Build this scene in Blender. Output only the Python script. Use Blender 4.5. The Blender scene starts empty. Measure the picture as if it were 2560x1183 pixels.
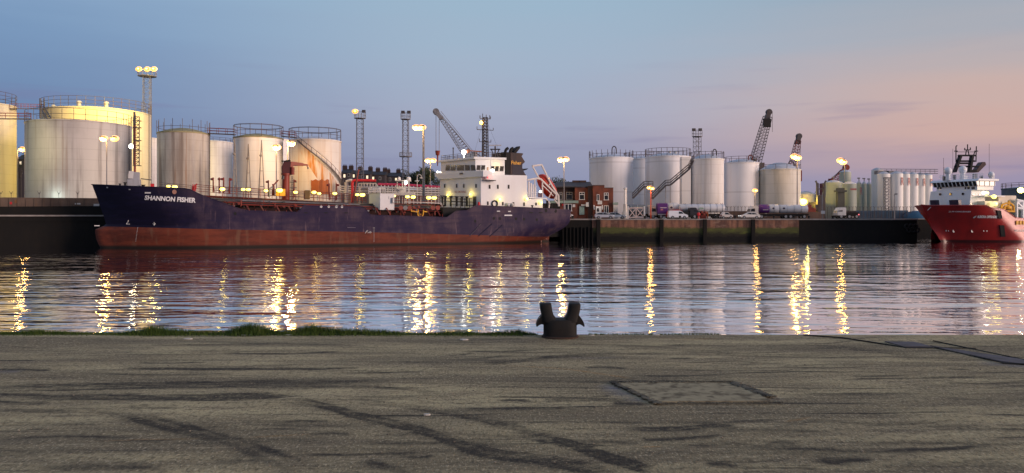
import bpy, math, random
import numpy as np
R = math.radians
random.seed(11)
rng = np.random.default_rng(5)
sc = bpy.context.scene
C = sc.collection

# ------------------------------------------------------------------ camera
F, HZ, CX, EYE = 1850.0, 540.0, 1280.0, 1.6
WZ, GZ = EYE - 5.3, 0.95           # water level, level of the far quay
cd = bpy.data.cameras.new('camera')
cd.sensor_width = 36; cd.lens = F / 2560 * 36; cd.shift_y = -(591.5 - HZ) / 2560
cd.clip_start = 0.1; cd.clip_end = 6000
cam = bpy.data.objects.new('camera', cd); C.objects.link(cam)
cam.location = (0, 0, EYE); cam.rotation_euler = (R(90), 0, 0)
sc.camera = cam

# ------------------------------------------------------------------ sky
def lin(c):
    return tuple(((v / 255 + 0.055) / 1.055) ** 2.4 if v / 255 > 0.04045 else v / 255 / 12.92 for v in c)
world = bpy.data.worlds.new('World'); sc.world = world; world.use_nodes = True
nt = world.node_tree; N = nt.nodes; L = nt.links; N.clear()
def wn(t, **k):
    n = N.new(t)
    for a, b in k.items(): setattr(n, a, b)
    return n
def wmath(op, a, b=None, clamp=False):
    n = wn('ShaderNodeMath', operation=op, use_clamp=clamp)
    for i, v in enumerate((a, b)):
        if v is None: continue
        if isinstance(v, (int, float)): n.inputs[i].default_value = v
        else: L.new(v, n.inputs[i])
    return n.outputs[0]
tc = wn('ShaderNodeTexCoord'); sep = wn('ShaderNodeSeparateXYZ'); L.new(tc.outputs['Generated'], sep.inputs[0])
mp = wn('ShaderNodeMapping'); mp.inputs['Scale'].default_value = (1.6, 1.6, 16); L.new(tc.outputs['Generated'], mp.inputs[0])
cn = wn('ShaderNodeTexNoise'); cn.inputs['Scale'].default_value = 2.3; cn.inputs['Detail'].default_value = 4; L.new(mp.outputs[0], cn.inputs['Vector'])
wob = wmath('MULTIPLY', wmath('SUBTRACT', cn.outputs[0], 0.5), 0.05)
elev = wmath('MULTIPLY', wmath('ADD', sep.outputs[2], wob), 2.0, True)
az = wmath('ARCTAN2', sep.outputs[0], sep.outputs[1])
def ramp(stops, fac, linear=False):
    r = wn('ShaderNodeValToRGB'); L.new(fac, r.inputs[0])
    e = r.color_ramp.elements
    while len(e) > 1: e.remove(e[0])
    for i, (p, c) in enumerate(stops):
        el = e[0] if i == 0 else e.new(p)
        el.position = p
        el.color = (*(c if linear else lin(c)), 1)
    return r.outputs[0]
skyL = ramp([(0, (112, 124, 158)), (.13, (110, 130, 168)), (.26, (112, 138, 176)), (.42, (122, 152, 188)), (.56, (138, 168, 200)), (.8, (140, 166, 200)), (1, (142, 160, 196))], elev)
skyC = ramp([(0, (140, 144, 172)), (.1, (144, 149, 177)), (.18, (155, 159, 184)), (.28, (165, 172, 194)), (.42, (162, 180, 201)), (.56, (156, 182, 203)), (.8, (146, 172, 206)), (1, (142, 162, 200))], elev)
skyR = ramp([(0, (148, 142, 172)), (.09, (158, 147, 172)), (.13, (184, 158, 166)), (.2, (206, 172, 164)), (.3, (200, 176, 171)), (.42, (172, 174, 183)), (.56, (150, 169, 186)), (.8, (146, 170, 200)), (1, (142, 162, 200))], elev)
glow = ramp([(0, (.9, .55, .38)), (.2, (1.25, .78, .52)), (.45, (.85, .66, .58)), (.8, (.44, .46, .55)), (1, (.3, .37, .52))], elev, True)
def sstep(a, lo, hi):
    n = wn('ShaderNodeMapRange', interpolation_type='SMOOTHSTEP')
    L.new(a, n.inputs[0]); n.inputs[1].default_value = lo; n.inputs[2].default_value = hi
    return n.outputs[0]
def wmix(f, a, b):
    m = wn('ShaderNodeMix', data_type='RGBA'); L.new(f, m.inputs[0]); L.new(a, m.inputs[6]); L.new(b, m.inputs[7]); return m.outputs[2]
col = wmix(sstep(az, R(-36), R(-2)), skyL, skyC)
col = wmix(sstep(az, R(2), R(34)), col, skyR)
col = wmix(sstep(az, R(38), R(85)), col, glow)
back = ramp([(0, (.09, .10, .14)), (.3, (.13, .16, .23)), (.7, (.24, .31, .43)), (1, (.28, .34, .46))], elev, True)
col = wmix(sstep(az, R(128), R(165)), col, back)
col = wmix(wmath('SUBTRACT', 1.0, sstep(az, R(-120), R(-60))), col, back)
# thin violet cloud streaks low in the sky
mp2 = wn('ShaderNodeMapping'); mp2.inputs['Scale'].default_value = (2.2, 2.2, 30); mp2.inputs['Location'].default_value = (.3, .1, .4); L.new(tc.outputs['Generated'], mp2.inputs[0])
cn2 = wn('ShaderNodeTexNoise'); cn2.inputs['Scale'].default_value = 1.9; cn2.inputs['Detail'].default_value = 5; L.new(mp2.outputs[0], cn2.inputs['Vector'])
cl = sstep(cn2.outputs[0], .56, .74)
band = wmath('MULTIPLY', sstep(sep.outputs[2], .02, .06), wmath('SUBTRACT', 1.0, sstep(sep.outputs[2], .13, .22)))
cf = wmath('MULTIPLY', wmath('MULTIPLY', cl, band), .28)
cc = wn('ShaderNodeRGB'); cc.outputs[0].default_value = (*lin((124, 118, 158)), 1)
col = wmix(cf, col, cc.outputs[0])
bg = wn('ShaderNodeBackground'); bg.inputs[1].default_value = 1.0; L.new(col, bg.inputs[0])
out = wn('ShaderNodeOutputWorld'); L.new(bg.outputs[0], out.inputs[0])

# afterglow of the sun that has just set, from the right behind the camera
sd = bpy.data.lights.new('sun', 'SUN'); sd.energy = 2.7; sd.angle = R(22); sd.color = (1.0, .72, .60)
sun = bpy.data.objects.new('sun', sd); C.objects.link(sun)
sun.rotation_euler = (R(82), 0, R(180 - 118) + R(0))
from mathutils import Vector
_sd = Vector((math.sin(R(116)), math.cos(R(116)), math.tan(R(9)))).normalized()
sun.rotation_euler = _sd.to_track_quat('Z', 'Y').to_euler()
vs = sc.view_settings
vs.view_transform = 'Standard'; vs.look = 'None'; vs.gamma = 1.0; vs.exposure = 0.0; vs.use_curve_mapping = False

# ------------------------------------------------------------------ helpers
def P(px, py, Y): return Vector(((px - CX) / F * Y, Y, EYE - (py - HZ) / F * Y))
def Xp(px, Y): return (px - CX) / F * Y
def Zp(py, Y): return EYE - (py - HZ) / F * Y
V = Vector

class MB:
    def __init__(s): s.v = []; s.f = []
    def add(s, vs, fs):
        b = len(s.v); s.v.extend(tuple(x) for x in vs); s.f.extend([b + i for i in q] for q in fs); return s
    def ppd(s, o, a, b, c):
        o, a, b, c = V(o), V(a), V(b), V(c)
        vs = [o, o + a, o + a + b, o + b, o + c, o + a + c, o + a + b + c, o + b + c]
        fs = [(0, 3, 2, 1), (4, 5, 6, 7), (0, 1, 5, 4), (1, 2, 6, 5), (2, 3, 7, 6), (3, 0, 4, 7)]
        if a.cross(b).dot(c) < 0: fs = [q[::-1] for q in fs]
        return s.add(vs, fs)
    def box(s, x0, x1, y0, y1, z0, z1): return s.ppd((x0, y0, z0), (x1 - x0, 0, 0), (0, y1 - y0, 0), (0, 0, z1 - z0))
    def tube(s, p, q, r, r2=None, n=6, cap=True):
        p, q = V(p), V(q); r2 = r if r2 is None else r2
        d = (q - p)
        if d.length < 1e-6: return s
        d.normalize(); a = d.orthogonal().normalized(); b = d.cross(a)
        vs = []
        for c, rr in ((p, r), (q, r2)):
            for i in range(n):
                t = 2 * math.pi * (i + .5) / n; vs.append(c + (a * math.cos(t) + b * math.sin(t)) * rr)
        fs = [(i, (i + 1) % n, n + (i + 1) % n, n + i) for i in range(n)]
        if cap: fs += [tuple(range(n))[::-1], tuple(range(n, 2 * n))]
        return s.add(vs, fs)
    def path(s, pts, r, n=6):
        for a, b in zip(pts, pts[1:]): s.tube(a, b, r, n=n)
        return s
    def lathe(s, c, prof, n=32, axis='Z', cap=True):
        c = V(c); vs = []
        for (r, h) in prof:
            for i in range(n):
                t = 2 * math.pi * i / n; x, y = r * math.cos(t), r * math.sin(t)
                vs.append(c + (V((x, y, h)) if axis == 'Z' else V((h, x, y)) if axis == 'X' else V((y, h, x))))
        fs = []
        for k in range(len(prof) - 1):
            for i in range(n):
                j = (i + 1) % n; fs.append((k * n + i, k * n + j, (k + 1) * n + j, (k + 1) * n + i))
        if cap: fs.append(tuple(range(n))[::-1]); fs.append(tuple(range((len(prof) - 1) * n, len(prof) * n)))
        return s.add(vs, fs)
    def ell(s, c, rx, ry, rz, n=14, m=8):
        c = V(c); vs = [c + V((0, 0, -rz))]; fs = []
        for k in range(1, m):
            a = math.pi * k / m - math.pi / 2
            for i in range(n):
                t = 2 * math.pi * i / n; vs.append(c + V((rx * math.cos(a) * math.cos(t), ry * math.cos(a) * math.sin(t), rz * math.sin(a))))
        vs.append(c + V((0, 0, rz))); top = len(vs) - 1
        for i in range(n):
            j = (i + 1) % n; fs.append((0, 1 + j, 1 + i)); fs.append((top, top - n + i, top - n + j))
            for k in range(m - 2): b = 1 + k * n; fs.append((b + i, b + j, b + n + j, b + n + i))
        return s.add(vs, fs)
    def prism(s, pts, d):
        """closed outline (3-D points on one plane) pushed along d"""
        pts = [V(p) for p in pts]; d = V(d); n = len(pts)
        nr = V((0, 0, 0))
        for i in range(n): nr += pts[i].cross(pts[(i + 1) % n])
        if nr.dot(d) > 0: pts = pts[::-1]
        vs = pts + [p + d for p in pts]
        fs = [tuple(range(n)), tuple(range(n, 2 * n))[::-1]] + [(i, n + i, n + (i + 1) % n, (i + 1) % n) for i in range(n)]
        return s.add(vs, fs)
    def lattice(s, p, q, w0, w1, nseg, r, rl=None, side=None):
        p, q = V(p), V(q); d = (q - p).normalized()
        a = V(side).normalized() if side is not None else d.orthogonal().normalized()
        a = (a - d * a.dot(d)).normalized(); b = d.cross(a); rl = rl or r * .6
        ring = []
        for k in range(nseg + 1):
            t = k / nseg; c = p.lerp(q, t); w = (w0 + (w1 - w0) * t) / 2
            ring.append([c + a * w * i + b * w * j for i, j in ((1, 1), (-1, 1), (-1, -1), (1, -1))])
        for i in range(4): s.tube(ring[0][i], ring[-1][i], r, n=5)
        for k in range(nseg):
            for i in range(4):
                j = (i + 1) % 4
                s.tube(ring[k][i], ring[k + 1][j], rl, n=4, cap=False)
                s.tube(ring[k + 1][i], ring[k + 1][j], rl, n=4, cap=False)
        return s
    def build(s, name, mat, parent=None, smooth=False, bevel=0, loc=None):
        o0 = V(parent['_o']) if parent is not None else V(loc or (0, 0, 0))
        me = bpy.data.meshes.new(name)
        me.from_pydata([tuple(V(x) - o0) for x in s.v], [], s.f)
        me.materials.append(mat)
        if smooth:
            me.polygons.foreach_set('use_smooth', [True] * len(me.polygons))
            try: me.set_sharp_from_angle(angle=R(38))
            except Exception: pass
        me.update()
        o = bpy.data.objects.new(name, me); C.objects.link(o)
        if parent is not None: o.parent = parent
        else: o.location = o0
        o['_o'] = tuple(o0)
        if bevel:
            m = o.modifiers.new('bevel', 'BEVEL'); m.width = bevel; m.segments = 2; m.limit_method = 'ANGLE'; m.angle_limit = R(40)
        return o
def tag(o, label=None, cat=None, group=None, kind=None):
    if label: o['label'] = label
    if cat: o['category'] = cat
    if group: o['group'] = group
    if kind: o['kind'] = kind
    return o
def root(name, loc, label, cat, group=None):
    o = bpy.data.objects.new(name, None); C.objects.link(o); o.location = loc; o['_o'] = tuple(loc)
    o.empty_display_size = .5
    return tag(o, label, cat, group)
def copy_tree(o, parent=None):
    c = o.copy(); C.objects.link(c)
    if parent is not None: c.parent = parent
    for ch in list(o.children): copy_tree(ch, c)
    return c

_txt = {}
def text_geo(s, bold=.0):
    if (s, bold) in _txt: return _txt[(s, bold)]
    cu = bpy.data.curves.new('lettering', 'FONT'); cu.body = s; cu.offset = bold; cu.resolution_u = 3
    o = bpy.data.objects.new('lettering', cu); C.objects.link(o)
    dg = bpy.context.evaluated_depsgraph_get(); dg.update()
    me = bpy.data.meshes.new_from_object(o.evaluated_get(dg))
    vs = np.array([v.co[:2] for v in me.vertices]); fs = [list(p.vertices) for p in me.polygons]
    bpy.data.objects.remove(o); bpy.data.curves.remove(cu); bpy.data.meshes.remove(me)
    lo, hi = vs.min(0), vs.max(0); vs = (vs - lo) / (hi - lo)
    _txt[(s, bold)] = (vs, fs); return vs, fs
def text_on(mb, s, fn, bold=.012):
    """fn(u, v) maps the unit box of the lettering to a point"""
    vs, fs = text_geo(s, bold); mb.add([fn(u, v) for u, v in vs], fs); return mb

# ------------------------------------------------------------------ materials
def new_mat(name):
    m = bpy.data.materials.new(name); m.use_nodes = True
    return m, m.node_tree, m.node_tree.nodes['Principled BSDF']
class MT:
    """small node helper on one material"""
    def __init__(s, name): s.m, s.t, s.b = new_mat(name); s.N = s.t.nodes; s.L = s.t.links
    def n(s, t, **k):
        x = s.N.new(t)
        for a, b in k.items(): setattr(x, a, b)
        return x
    def put(s, v, sock):
        if isinstance(v, (int, float)): sock.default_value = v
        elif isinstance(v, (tuple, list)): sock.default_value = (*v, 1) if len(v) == 3 and sock.type == 'RGBA' else v
        else: s.L.new(v, sock)
    def pos(s, scale=(1, 1, 1), loc=(0, 0, 0)):
        g = s.n('ShaderNodeNewGeometry'); mp = s.n('ShaderNodeMapping')
        mp.inputs['Scale'].default_value = scale; mp.inputs['Location'].default_value = loc
        s.L.new(g.outputs['Position'], mp.inputs[0]); return mp.outputs[0]
    def z(s):
        g = s.n('ShaderNodeNewGeometry'); x = s.n('ShaderNodeSeparateXYZ'); s.L.new(g.outputs['Position'], x.inputs[0]); return x.outputs[2]
    def noise(s, vec, scale, detail=4, rough=.55):
        x = s.n('ShaderNodeTexNoise'); s.L.new(vec, x.inputs['Vector']); x.inputs['Scale'].default_value = scale
        x.inputs['Detail'].default_value = detail; x.inputs['Roughness'].default_value = rough; return x.outputs[0]
    def step(s, a, lo, hi):
        x = s.n('ShaderNodeMapRange', interpolation_type='SMOOTHSTEP'); s.L.new(a, x.inputs[0]); x.inputs[1].default_value = lo; x.inputs[2].default_value = hi; return x.outputs[0]
    def math(s, op, a, b=0.0, clamp=False):
        x = s.n('ShaderNodeMath', operation=op, use_clamp=clamp); s.put(a, x.inputs[0]); s.put(b, x.inputs[1]); return x.outputs[0]
    def mix(s, f, a, b):
        x = s.n('ShaderNodeMix', data_type='RGBA'); s.put(f, x.inputs[0]); s.put(a, x.inputs[6]); s.put(b, x.inputs[7]); return x.outputs[2]
    def bump(s, h, strength=.3, dist=.05):
        x = s.n('ShaderNodeBump'); x.inputs['Strength'].default_value = strength; x.inputs['Distance'].default_value = dist
        s.L.new(h, x.inputs['Height']); s.L.new(x.outputs[0], s.b.inputs['Normal'])
    def fin(s, colr, rough=.6, metal=0.0, spec=.4):
        s.put(colr, s.b.inputs['Base Color']); s.put(rough, s.b.inputs['Roughness']); s.b.inputs['Metallic'].default_value = metal
        s.b.inputs['Specular IOR Level'].default_value = spec
        return s.m
def paint(name, base, dirt=None, amt=.5, scale=1.0, rough=.55, streak=.12, metal=0.0):
    """painted or bare surface with vertical dirt streaks and blotches"""
    m = MT(name); d = dirt or tuple(c * .55 for c in base)
    f1 = m.step(m.noise(m.pos((1, 1, streak)), scale, 5), .45, .75)
    f2 = m.step(m.noise(m.pos(), scale * .6, 3), .4, .8)
    f = m.math('MULTIPLY', m.math('ADD', f1, f2, True), amt)
    return m.fin(m.mix(f, base, d), rough, metal)
def tank_paint(name, base, stain, amt, rust=(.28, .12, .05), ramt=.15, seam=2.4, off=0.0, sc=.55):
    m = MT(name)
    v = m.pos((1, 1, .045), (off, off, 0)); f1 = m.step(m.noise(v, sc, 6, .62), .46, .68)
    f1 = m.math('MULTIPLY', f1, amt)
    blot = m.math('MULTIPLY', m.step(m.noise(m.pos((1, 1, .5), (off, 0, 0)), .16, 4), .4, .7), amt * .5)
    c = m.mix(f1, base, stain); c = m.mix(blot, c, tuple(x * .8 for x in stain))
    rs = m.math('MULTIPLY', m.step(m.noise(m.pos((1.3, 1.3, .03), (off + 9, 0, 0)), sc * 1.3, 5), .58, .72), ramt)
    c = m.mix(rs, c, rust)
    sm = m.math('FRACT', m.math('DIVIDE', m.z(), seam)); sm = m.math('LESS_THAN', sm, .05)
    c = m.mix(m.math('MULTIPLY', sm, .34 if seam > 5 else .2), c, tuple(x * .75 for x in stain))
    return m.fin(c, .6, 0, .3)
def emit(name, colr, strength):
    m, t, b = new_mat(name)
    b.inputs['Base Color'].default_value = (.8, .8, .7, 1); b.inputs['Emission Color'].default_value = (*colr, 1); b.inputs['Emission Strength'].default_value = strength
    return m

M = {}
M['steel'] = paint('galvanised steel', (.23, .23, .25), (.12, .10, .09), .6, .8, .5)
M['darksteel'] = paint('dark steel', (.07, .065, .07), (.05, .03, .025), .6, .9, .55)
M['rail'] = paint('railing steel', (.09, .085, .09), (.10, .04, .025), .7, .6, .6)
M['redrail'] = paint('red oxide railing', (.22, .035, .025), (.08, .02, .015), .6, .9)
M['white'] = paint('white paint', (.76, .76, .76), (.52, .44, .36), .22, .5, .45)
M['white2'] = paint('greyish white paint', (.58, .58, .58), (.36, .32, .28), .45, .5, .5)
M['black'] = paint('black paint', (.007, .007, .008), (.014, .010, .010), .4, 1, .75)
M['navy'] = paint('navy paint', (.02, .018, .05), (.05, .03, .035), .5, .5, .45)
M['deckred'] = paint('dark oxide deck paint', (.06, .010, .008), (.02, .008, .008), .7, .7, .6)
M['pipered'] = paint('red oxide steel', (.24, .035, .02), (.10, .02, .015), .5, .8, .5)
M['orange'] = paint('orange paint', (.62, .09, .03), (.40, .06, .03), .3, .7, .35)
M['redlamp'] = paint('bright red paint', (.55, .02, .03), None, .2, 1)
M['yellow'] = paint('yellow paint', (.75, .38, .03), (.4, .2, .04), .4, .9)
M['glass'] = MT('dark window glass').fin((.02, .022, .028), .08, 0, .6)
M['chrome'] = MT('dull silver').fin((.5, .5, .52), .35, .8)
M['lettering'] = paint('white lettering', (.78, .78, .78), (.5, .48, .5), .35, 1.5)
M['yellowlettering'] = paint('yellow lettering', (.85, .42, .05), (.6, .3, .05), .3, 1)
M['redlettering'] = paint('faded red lettering', (.45, .16, .15), (.5, .3, .28), .4, 1)
M['greymark'] = paint('grey lettering', (.3, .3, .32), None, .4, 1)
M['rubber'] = MT('tyre rubber').fin((.018, .018, .018), .8)
M['sodium'] = emit('sodium lamp', (1, .50, .022), 22)
M['sodium_hot'] = emit('bright sodium lamp', (1, .54, .022), 30)
M['halo'] = emit('glowing lamp bowl', (1, .34, .025), 1.9)  # lamp glare built as a glowing ellipsoid, no real part of the lamp
M['halo_hot'] = emit('bright glowing lamp bowl', (1, .36, .03), 2.1)
M['deckglow'] = emit('deck lamp glow', (1, .80, .10), 3.6)
M['whiteglow'] = emit('white lamp glow', (1, .95, .80), 9)
M['redglow'] = emit('red side light', (1, .03, .06), 1.2)
M['litwindow'] = emit('lit window', (1, .78, .45), 1.1)

def point(name, loc, col, watts, parent=None, size=.3):
    d = bpy.data.lights.new(name, 'POINT'); d.energy = watts; d.color = col; d.shadow_soft_size = size
    o = bpy.data.objects.new(name, d); C.objects.link(o); o.location = loc
    if parent is not None: o.parent = parent; o.location = V(loc) - V(parent['_o'])
    return o
def spot(name, loc, target, col, watts, ang, parent=None, size=.3):
    d = bpy.data.lights.new(name, 'SPOT'); d.energy = watts; d.color = col; d.spot_size = R(ang); d.spot_blend = .8; d.shadow_soft_size = size
    o = bpy.data.objects.new(name, d); C.objects.link(o); o.location = V(loc)
    o.rotation_euler = (V(loc) - V(target)).to_track_quat('Z', 'Y').to_euler()
    if parent is not None: o.parent = parent; o.location = V(loc) - V(parent['_o'])
    return o
SOD = (1, .55, .14); YEL = (1, .72, .14); WARM = (1, .88, .66)

# ------------------------------------------------------------------ ship axis (the tanker)
SA = R(22); SU = V((math.cos(SA), math.sin(SA), 0)); SN = V((math.sin(SA), -math.cos(SA), 0))
SB = V((-69.2, 121.7, WZ)); SLEN, SBEAM = 85.0, 7.5
def SP(s, t, z): return SB + SU * s + SN * t + V((0, 0, z))
def on_line(O, e, px):
    k = (px - CX) / F; return (k * O[1] - O[0]) / (e[0] - k * e[1])
def SQ(px, py, t):
    o = SB + SN * t; s = on_line(o, SU, px); p = SP(s, t, 0)
    return s, Zp(py, p.y) - WZ
def SW(px, py, t):
    s, z = SQ(px, py, t); return SP(s, t, z)

# ------------------------------------------------------------------ water
def water_mat():
    m = MT('harbour water')
    h1 = m.noise(m.pos((.16, .46, 1)), 1.0, 1, .5)
    h2 = m.noise(m.pos((.36, 1.15, 1), (3, 7, 0)), 1.0, 2, .5)
    h3 = m.noise(m.pos((.95, .70, 1), (1, 2, 0)), 1.0, 2, .5)
    h4 = m.noise(m.pos((.7, 2.4, 1), (5, 1, 0)), 1.0, 2, .5)
    calm = m.step(m.noise(m.pos((.018, .05, 1), (2, 2, 0)), 1.0, 3, .5), .36, .62); calm = m.math('ADD', m.math('MULTIPLY', calm, .75), .45)
    h = m.math('ADD', m.math('MULTIPLY', h1, .58), m.math('ADD', m.math('MULTIPLY', h2, .34), m.math('ADD', m.math('MULTIPLY', h3, .10), m.math('MULTIPLY', h4, .06))))
    h = m.math('MULTIPLY', h, calm)
    bp = m.n('ShaderNodeBump'); bp.inputs['Strength'].default_value = 1.0; bp.inputs['Distance'].default_value = .25; m.L.new(h, bp.inputs['Height'])
    fr = m.n('ShaderNodeFresnel'); fr.inputs['IOR'].default_value = 1.33; m.L.new(bp.outputs[0], fr.inputs['Normal'])
    fac = m.math('MULTIPLY', m.math('POWER', fr.outputs[0], .66), 1.62, True)
    m.b.inputs['Base Color'].default_value = (.006, .009, .016, 1); m.b.inputs['Roughness'].default_value = .6; m.b.inputs['Specular IOR Level'].default_value = 0
    g = m.n('ShaderNodeBsdfGlossy'); g.inputs['Roughness'].default_value = .015; g.inputs['Color'].default_value = (.97, .97, 1, 1); m.L.new(bp.outputs[0], g.inputs['Normal'])
    mx = m.n('ShaderNodeMixShader'); m.L.new(fac, mx.inputs[0]); m.L.new(m.b.outputs[0], mx.inputs[1]); m.L.new(g.outputs[0], mx.inputs[2])
    m.L.new(mx.outputs[0], m.N['Material Output'].inputs[0])
    return m.m
mb = MB(); mb.add([(-900, -40, WZ), (900, -40, WZ), (900, 3500, WZ), (-900, 3500, WZ)], [(0, 1, 2, 3)])
tag(mb.build('water', water_mat()), kind='structure')
mb = MB(); mb.add([(-900, -40, WZ - 4), (900, -40, WZ - 4), (900, 3500, WZ - 4), (-900, 3500, WZ - 4)], [(0, 1, 2, 3)])

# ------------------------------------------------------------------ near quay
NE = 10.03                                     # front edge
def quay_concrete():
    m = MT('worn quay concrete')
    big = m.noise(m.pos((.22, 1.3, 1)), 1.0, 5, .6)
    mid = m.noise(m.pos((.8, 3.0, 1), (4, 2, 0)), 1.6, 5, .65)
    thin = m.noise(m.pos((.5, 6.5, 1), (2, 5, 0)), 1.5, 6, .7)
    fine = m.noise(m.pos(), 17, 5, .75)
    grit = m.noise(m.pos((1, .55, 1), (7, 0, 0)), 52, 3, .7)
    at = m.n('ShaderNodeAttribute', attribute_name='stain')
    sp = m.n('ShaderNodeSeparateColor'); m.L.new(at.outputs['Color'], sp.inputs[0])
    c = m.mix(m.step(big, .36, .62), (.45, .37, .205), (.215, .175, .105))
    c = m.mix(m.math('MULTIPLY', m.step(mid, .44, .68), .55), c, (.18, .145, .095))
    c = m.mix(m.math('MULTIPLY', m.step(thin, .53, .68), .6), c, (.07, .06, .045))
    c = m.mix(m.math('MULTIPLY', m.step(thin, .46, .30), .35), c, (.62, .51, .31))
    mk = m.math('MULTIPLY', sp.outputs[0], m.step(thin, .15, .42)); mk = m.math('MULTIPLY', m.math('MULTIPLY', mk, 2.3, True), m.step(fine, .12, .55))
    c = m.mix(m.math('MULTIPLY', sp.outputs[1], m.step(fine, .3, .6)), c, (.40, .19, .045))
    c = m.mix(m.math('MULTIPLY', m.step(fine, .47, .66), .62), c, (.085, .070, .045))
    c = m.mix(m.math('MULTIPLY', m.step(grit, .54, .70), .55), c, (.68, .57, .37))
    c = m.mix(m.math('MULTIPLY', m.step(grit, .46, .32), .6), c, (.05, .042, .03))
    c = m.mix(m.math('MULTIPLY', mk, .88), c, (.030, .027, .024))
    c = m.mix(m.math('MULTIPLY', sp.outputs[2], .55), c, (.12, .11, .14))
    rough = m.math('SUBTRACT', .92, m.math('MULTIPLY', sp.outputs[2], .55))
    hb = m.math('ADD', m.math('MULTIPLY', fine, .6), m.math('MULTIPLY', grit, .4))
    m.bump(hb, .8, .02)
    return m.fin(c, rough, 0, .12)
QC = quay_concrete()
def near_quay():
    xs = np.arange(-9, 9.001, .032); ys = np.concatenate([np.arange(3.9, NE - .08, .022), [NE - .07, NE - .03, NE]])
    Xg, Yg = np.meshgrid(xs, ys)
    st = np.zeros((*Xg.shape, 3))
    def gp(px, py):
        Y = F * EYE / (py - HZ); return np.array(((px - CX) / F * Y, Y))
    def smooth_noise(sx, sy, seed):
        r = np.random.default_rng(seed); nx, ny = int(18 / sx) + 3, int(7 / sy) + 3
        g = r.random((ny, nx)); fx = (Xg + 9) / sx; fy = (Yg - 3.9) / sy
        ix, iy = fx.astype(int), fy.astype(int); ux, uy = fx - ix, fy - iy
        ux = ux * ux * (3 - 2 * ux); uy = uy * uy * (3 - 2 * uy)
        return (g[iy, ix] * (1 - ux) + g[iy, ix + 1] * ux) * (1 - uy) + (g[iy + 1, ix] * (1 - ux) + g[iy + 1, ix + 1] * ux) * uy
    NZ1, NZ2 = smooth_noise(.5, .12, 6), smooth_noise(.14, .05, 9)
    def stroke(pts, w, a, ch=0, soft=.5, fade=True, rag=.5):
        q = np.array([gp(*p) for p in pts]); tot = len(q) - 1
        # smooth the polyline
        qq = []
        for i in range(tot):
            p0, p1, p2, p3 = q[max(i - 1, 0)], q[i], q[i + 1], q[min(i + 2, tot)]
            for k in range(8):
                t = k / 8; qq.append(.5 * (2 * p1 + (p2 - p0) * t + (2 * p0 - 5 * p1 + 4 * p2 - p3) * t * t + (3 * p1 - p0 - 3 * p2 + p3) * t ** 3))
        qq.append(q[-1]); qq = np.array(qq); n = len(qq) - 1
        lo, hi = qq.min(0) - w * 2, qq.max(0) + w * 2
        r0, r1 = np.searchsorted(ys, lo[1]), np.searchsorted(ys, hi[1]); c0, c1 = np.searchsorted(xs, lo[0]), np.searchsorted(xs, hi[0])
        if r1 <= r0 or c1 <= c0: return
        X, Y_ = Xg[r0:r1, c0:c1], Yg[r0:r1, c0:c1]
        best = np.full(X.shape, 9.); tt = np.zeros(X.shape); sd_ = np.zeros(X.shape)
        for i in range(n):
            a0, b0 = qq[i], qq[i + 1]; d = b0 - a0; l2 = (d * d).sum() + 1e-9
            t = np.clip(((X - a0[0]) * d[0] + (Y_ - a0[1]) * d[1]) / l2, 0, 1)
            ds = np.hypot(X - a0[0] - t * d[0], Y_ - a0[1] - t * d[1])
            sg = np.sign(d[0] * (Y_ - a0[1]) - d[1] * (X - a0[0]))
            m_ = ds < best; best = np.where(m_, ds, best); tt = np.where(m_, (i + t) / n, tt); sd_ = np.where(m_, sg * ds, sd_)
        nz = NZ1[r0:r1, c0:c1]; nz2 = NZ2[r0:r1, c0:c1]
        tab = np.random.default_rng(int(abs(pts[0][0] * 7 + pts[0][1])) + 3).random(64)
        si = (sd_ / .032 + 32 + (nz - .5) * 1.5); ii = np.clip(si.astype(int), 0, 62); fr_ = np.clip(si - ii, 0, 1)
        stripe = tab[ii] * (1 - fr_) + tab[ii + 1] * fr_
        k = np.clip((w * 1.9 * (1 + rag * (nz2 - .5)) - best) / (w * max(soft, 1.9)), 0, 1) if ch == 0 and w > .03 else np.clip((w * 1.15 * (1 + rag * (nz2 - .5)) - best) / (w * max(soft, .8)), 0, 1)
        if ch == 0 and w > .03: k = k * k * (3 - 2 * k)
        if fade: k = k * np.clip(np.minimum(tt, 1 - tt) * 4, 0, 1) ** .8
        k = k * a * (.45 + .8 * nz) * ((.35 + .9 * stripe) if w > .03 and ch == 0 else 1)
        st[r0:r1, c0:c1, ch] = np.maximum(st[r0:r1, c0:c1, ch], np.clip(k, 0, 1))
    def S(pts, w, a, ch=0, soft=.5, fade=True, rag=.5):
        if ch or w < .065 or not fade: return stroke(pts, w, a, ch, soft, fade, rag)
        stroke(pts, w, a * .42, ch, soft, fade, rag)              # the smear, then the ribs of the tyre
        for q in (-.95, -.5, .05, .55, 1.0): stroke([(x + q * 3, y + q * w * (y - HZ) ** 2 / (F * EYE)) for x, y in pts], .0135 + .012 * random.random(), a * random.uniform(.45, 1.0), ch, .8, True, .9)
    S([(-90, 972), (200, 966), (520, 961), (800, 960), (1000, 957)], .12, .8); S([(60, 992), (330, 994), (560, 992), (720, 987)], .10, 1.0)
    S([(420, 998), (600, 996), (760, 985)], .07, .9); S([(-100, 1004), (60, 1008), (130, 1004)], .06, .6)
    S([(700, 1004), (780, 1008), (900, 1040), (1060, 1078), (1200, 1128), (1420, 1160), (1560, 1200)], .10, .85)
    S([(880, 1000), (1040, 1018), (1200, 1048), (1330, 1080), (1520, 1130)], .07, .6)
    S([(220, 1028), (330, 1045), (430, 1075), (560, 1105), (640, 1140), (760, 1185)], .075, .7); S([(330, 1035), (480, 1072), (620, 1110), (800, 1178)], .05, .5)
    S([(300, 920), (480, 922), (740, 924), (900, 921)], .06, .7); S([(250, 868), (480, 864), (700, 862), (900, 866)], .08, .5)
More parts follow.
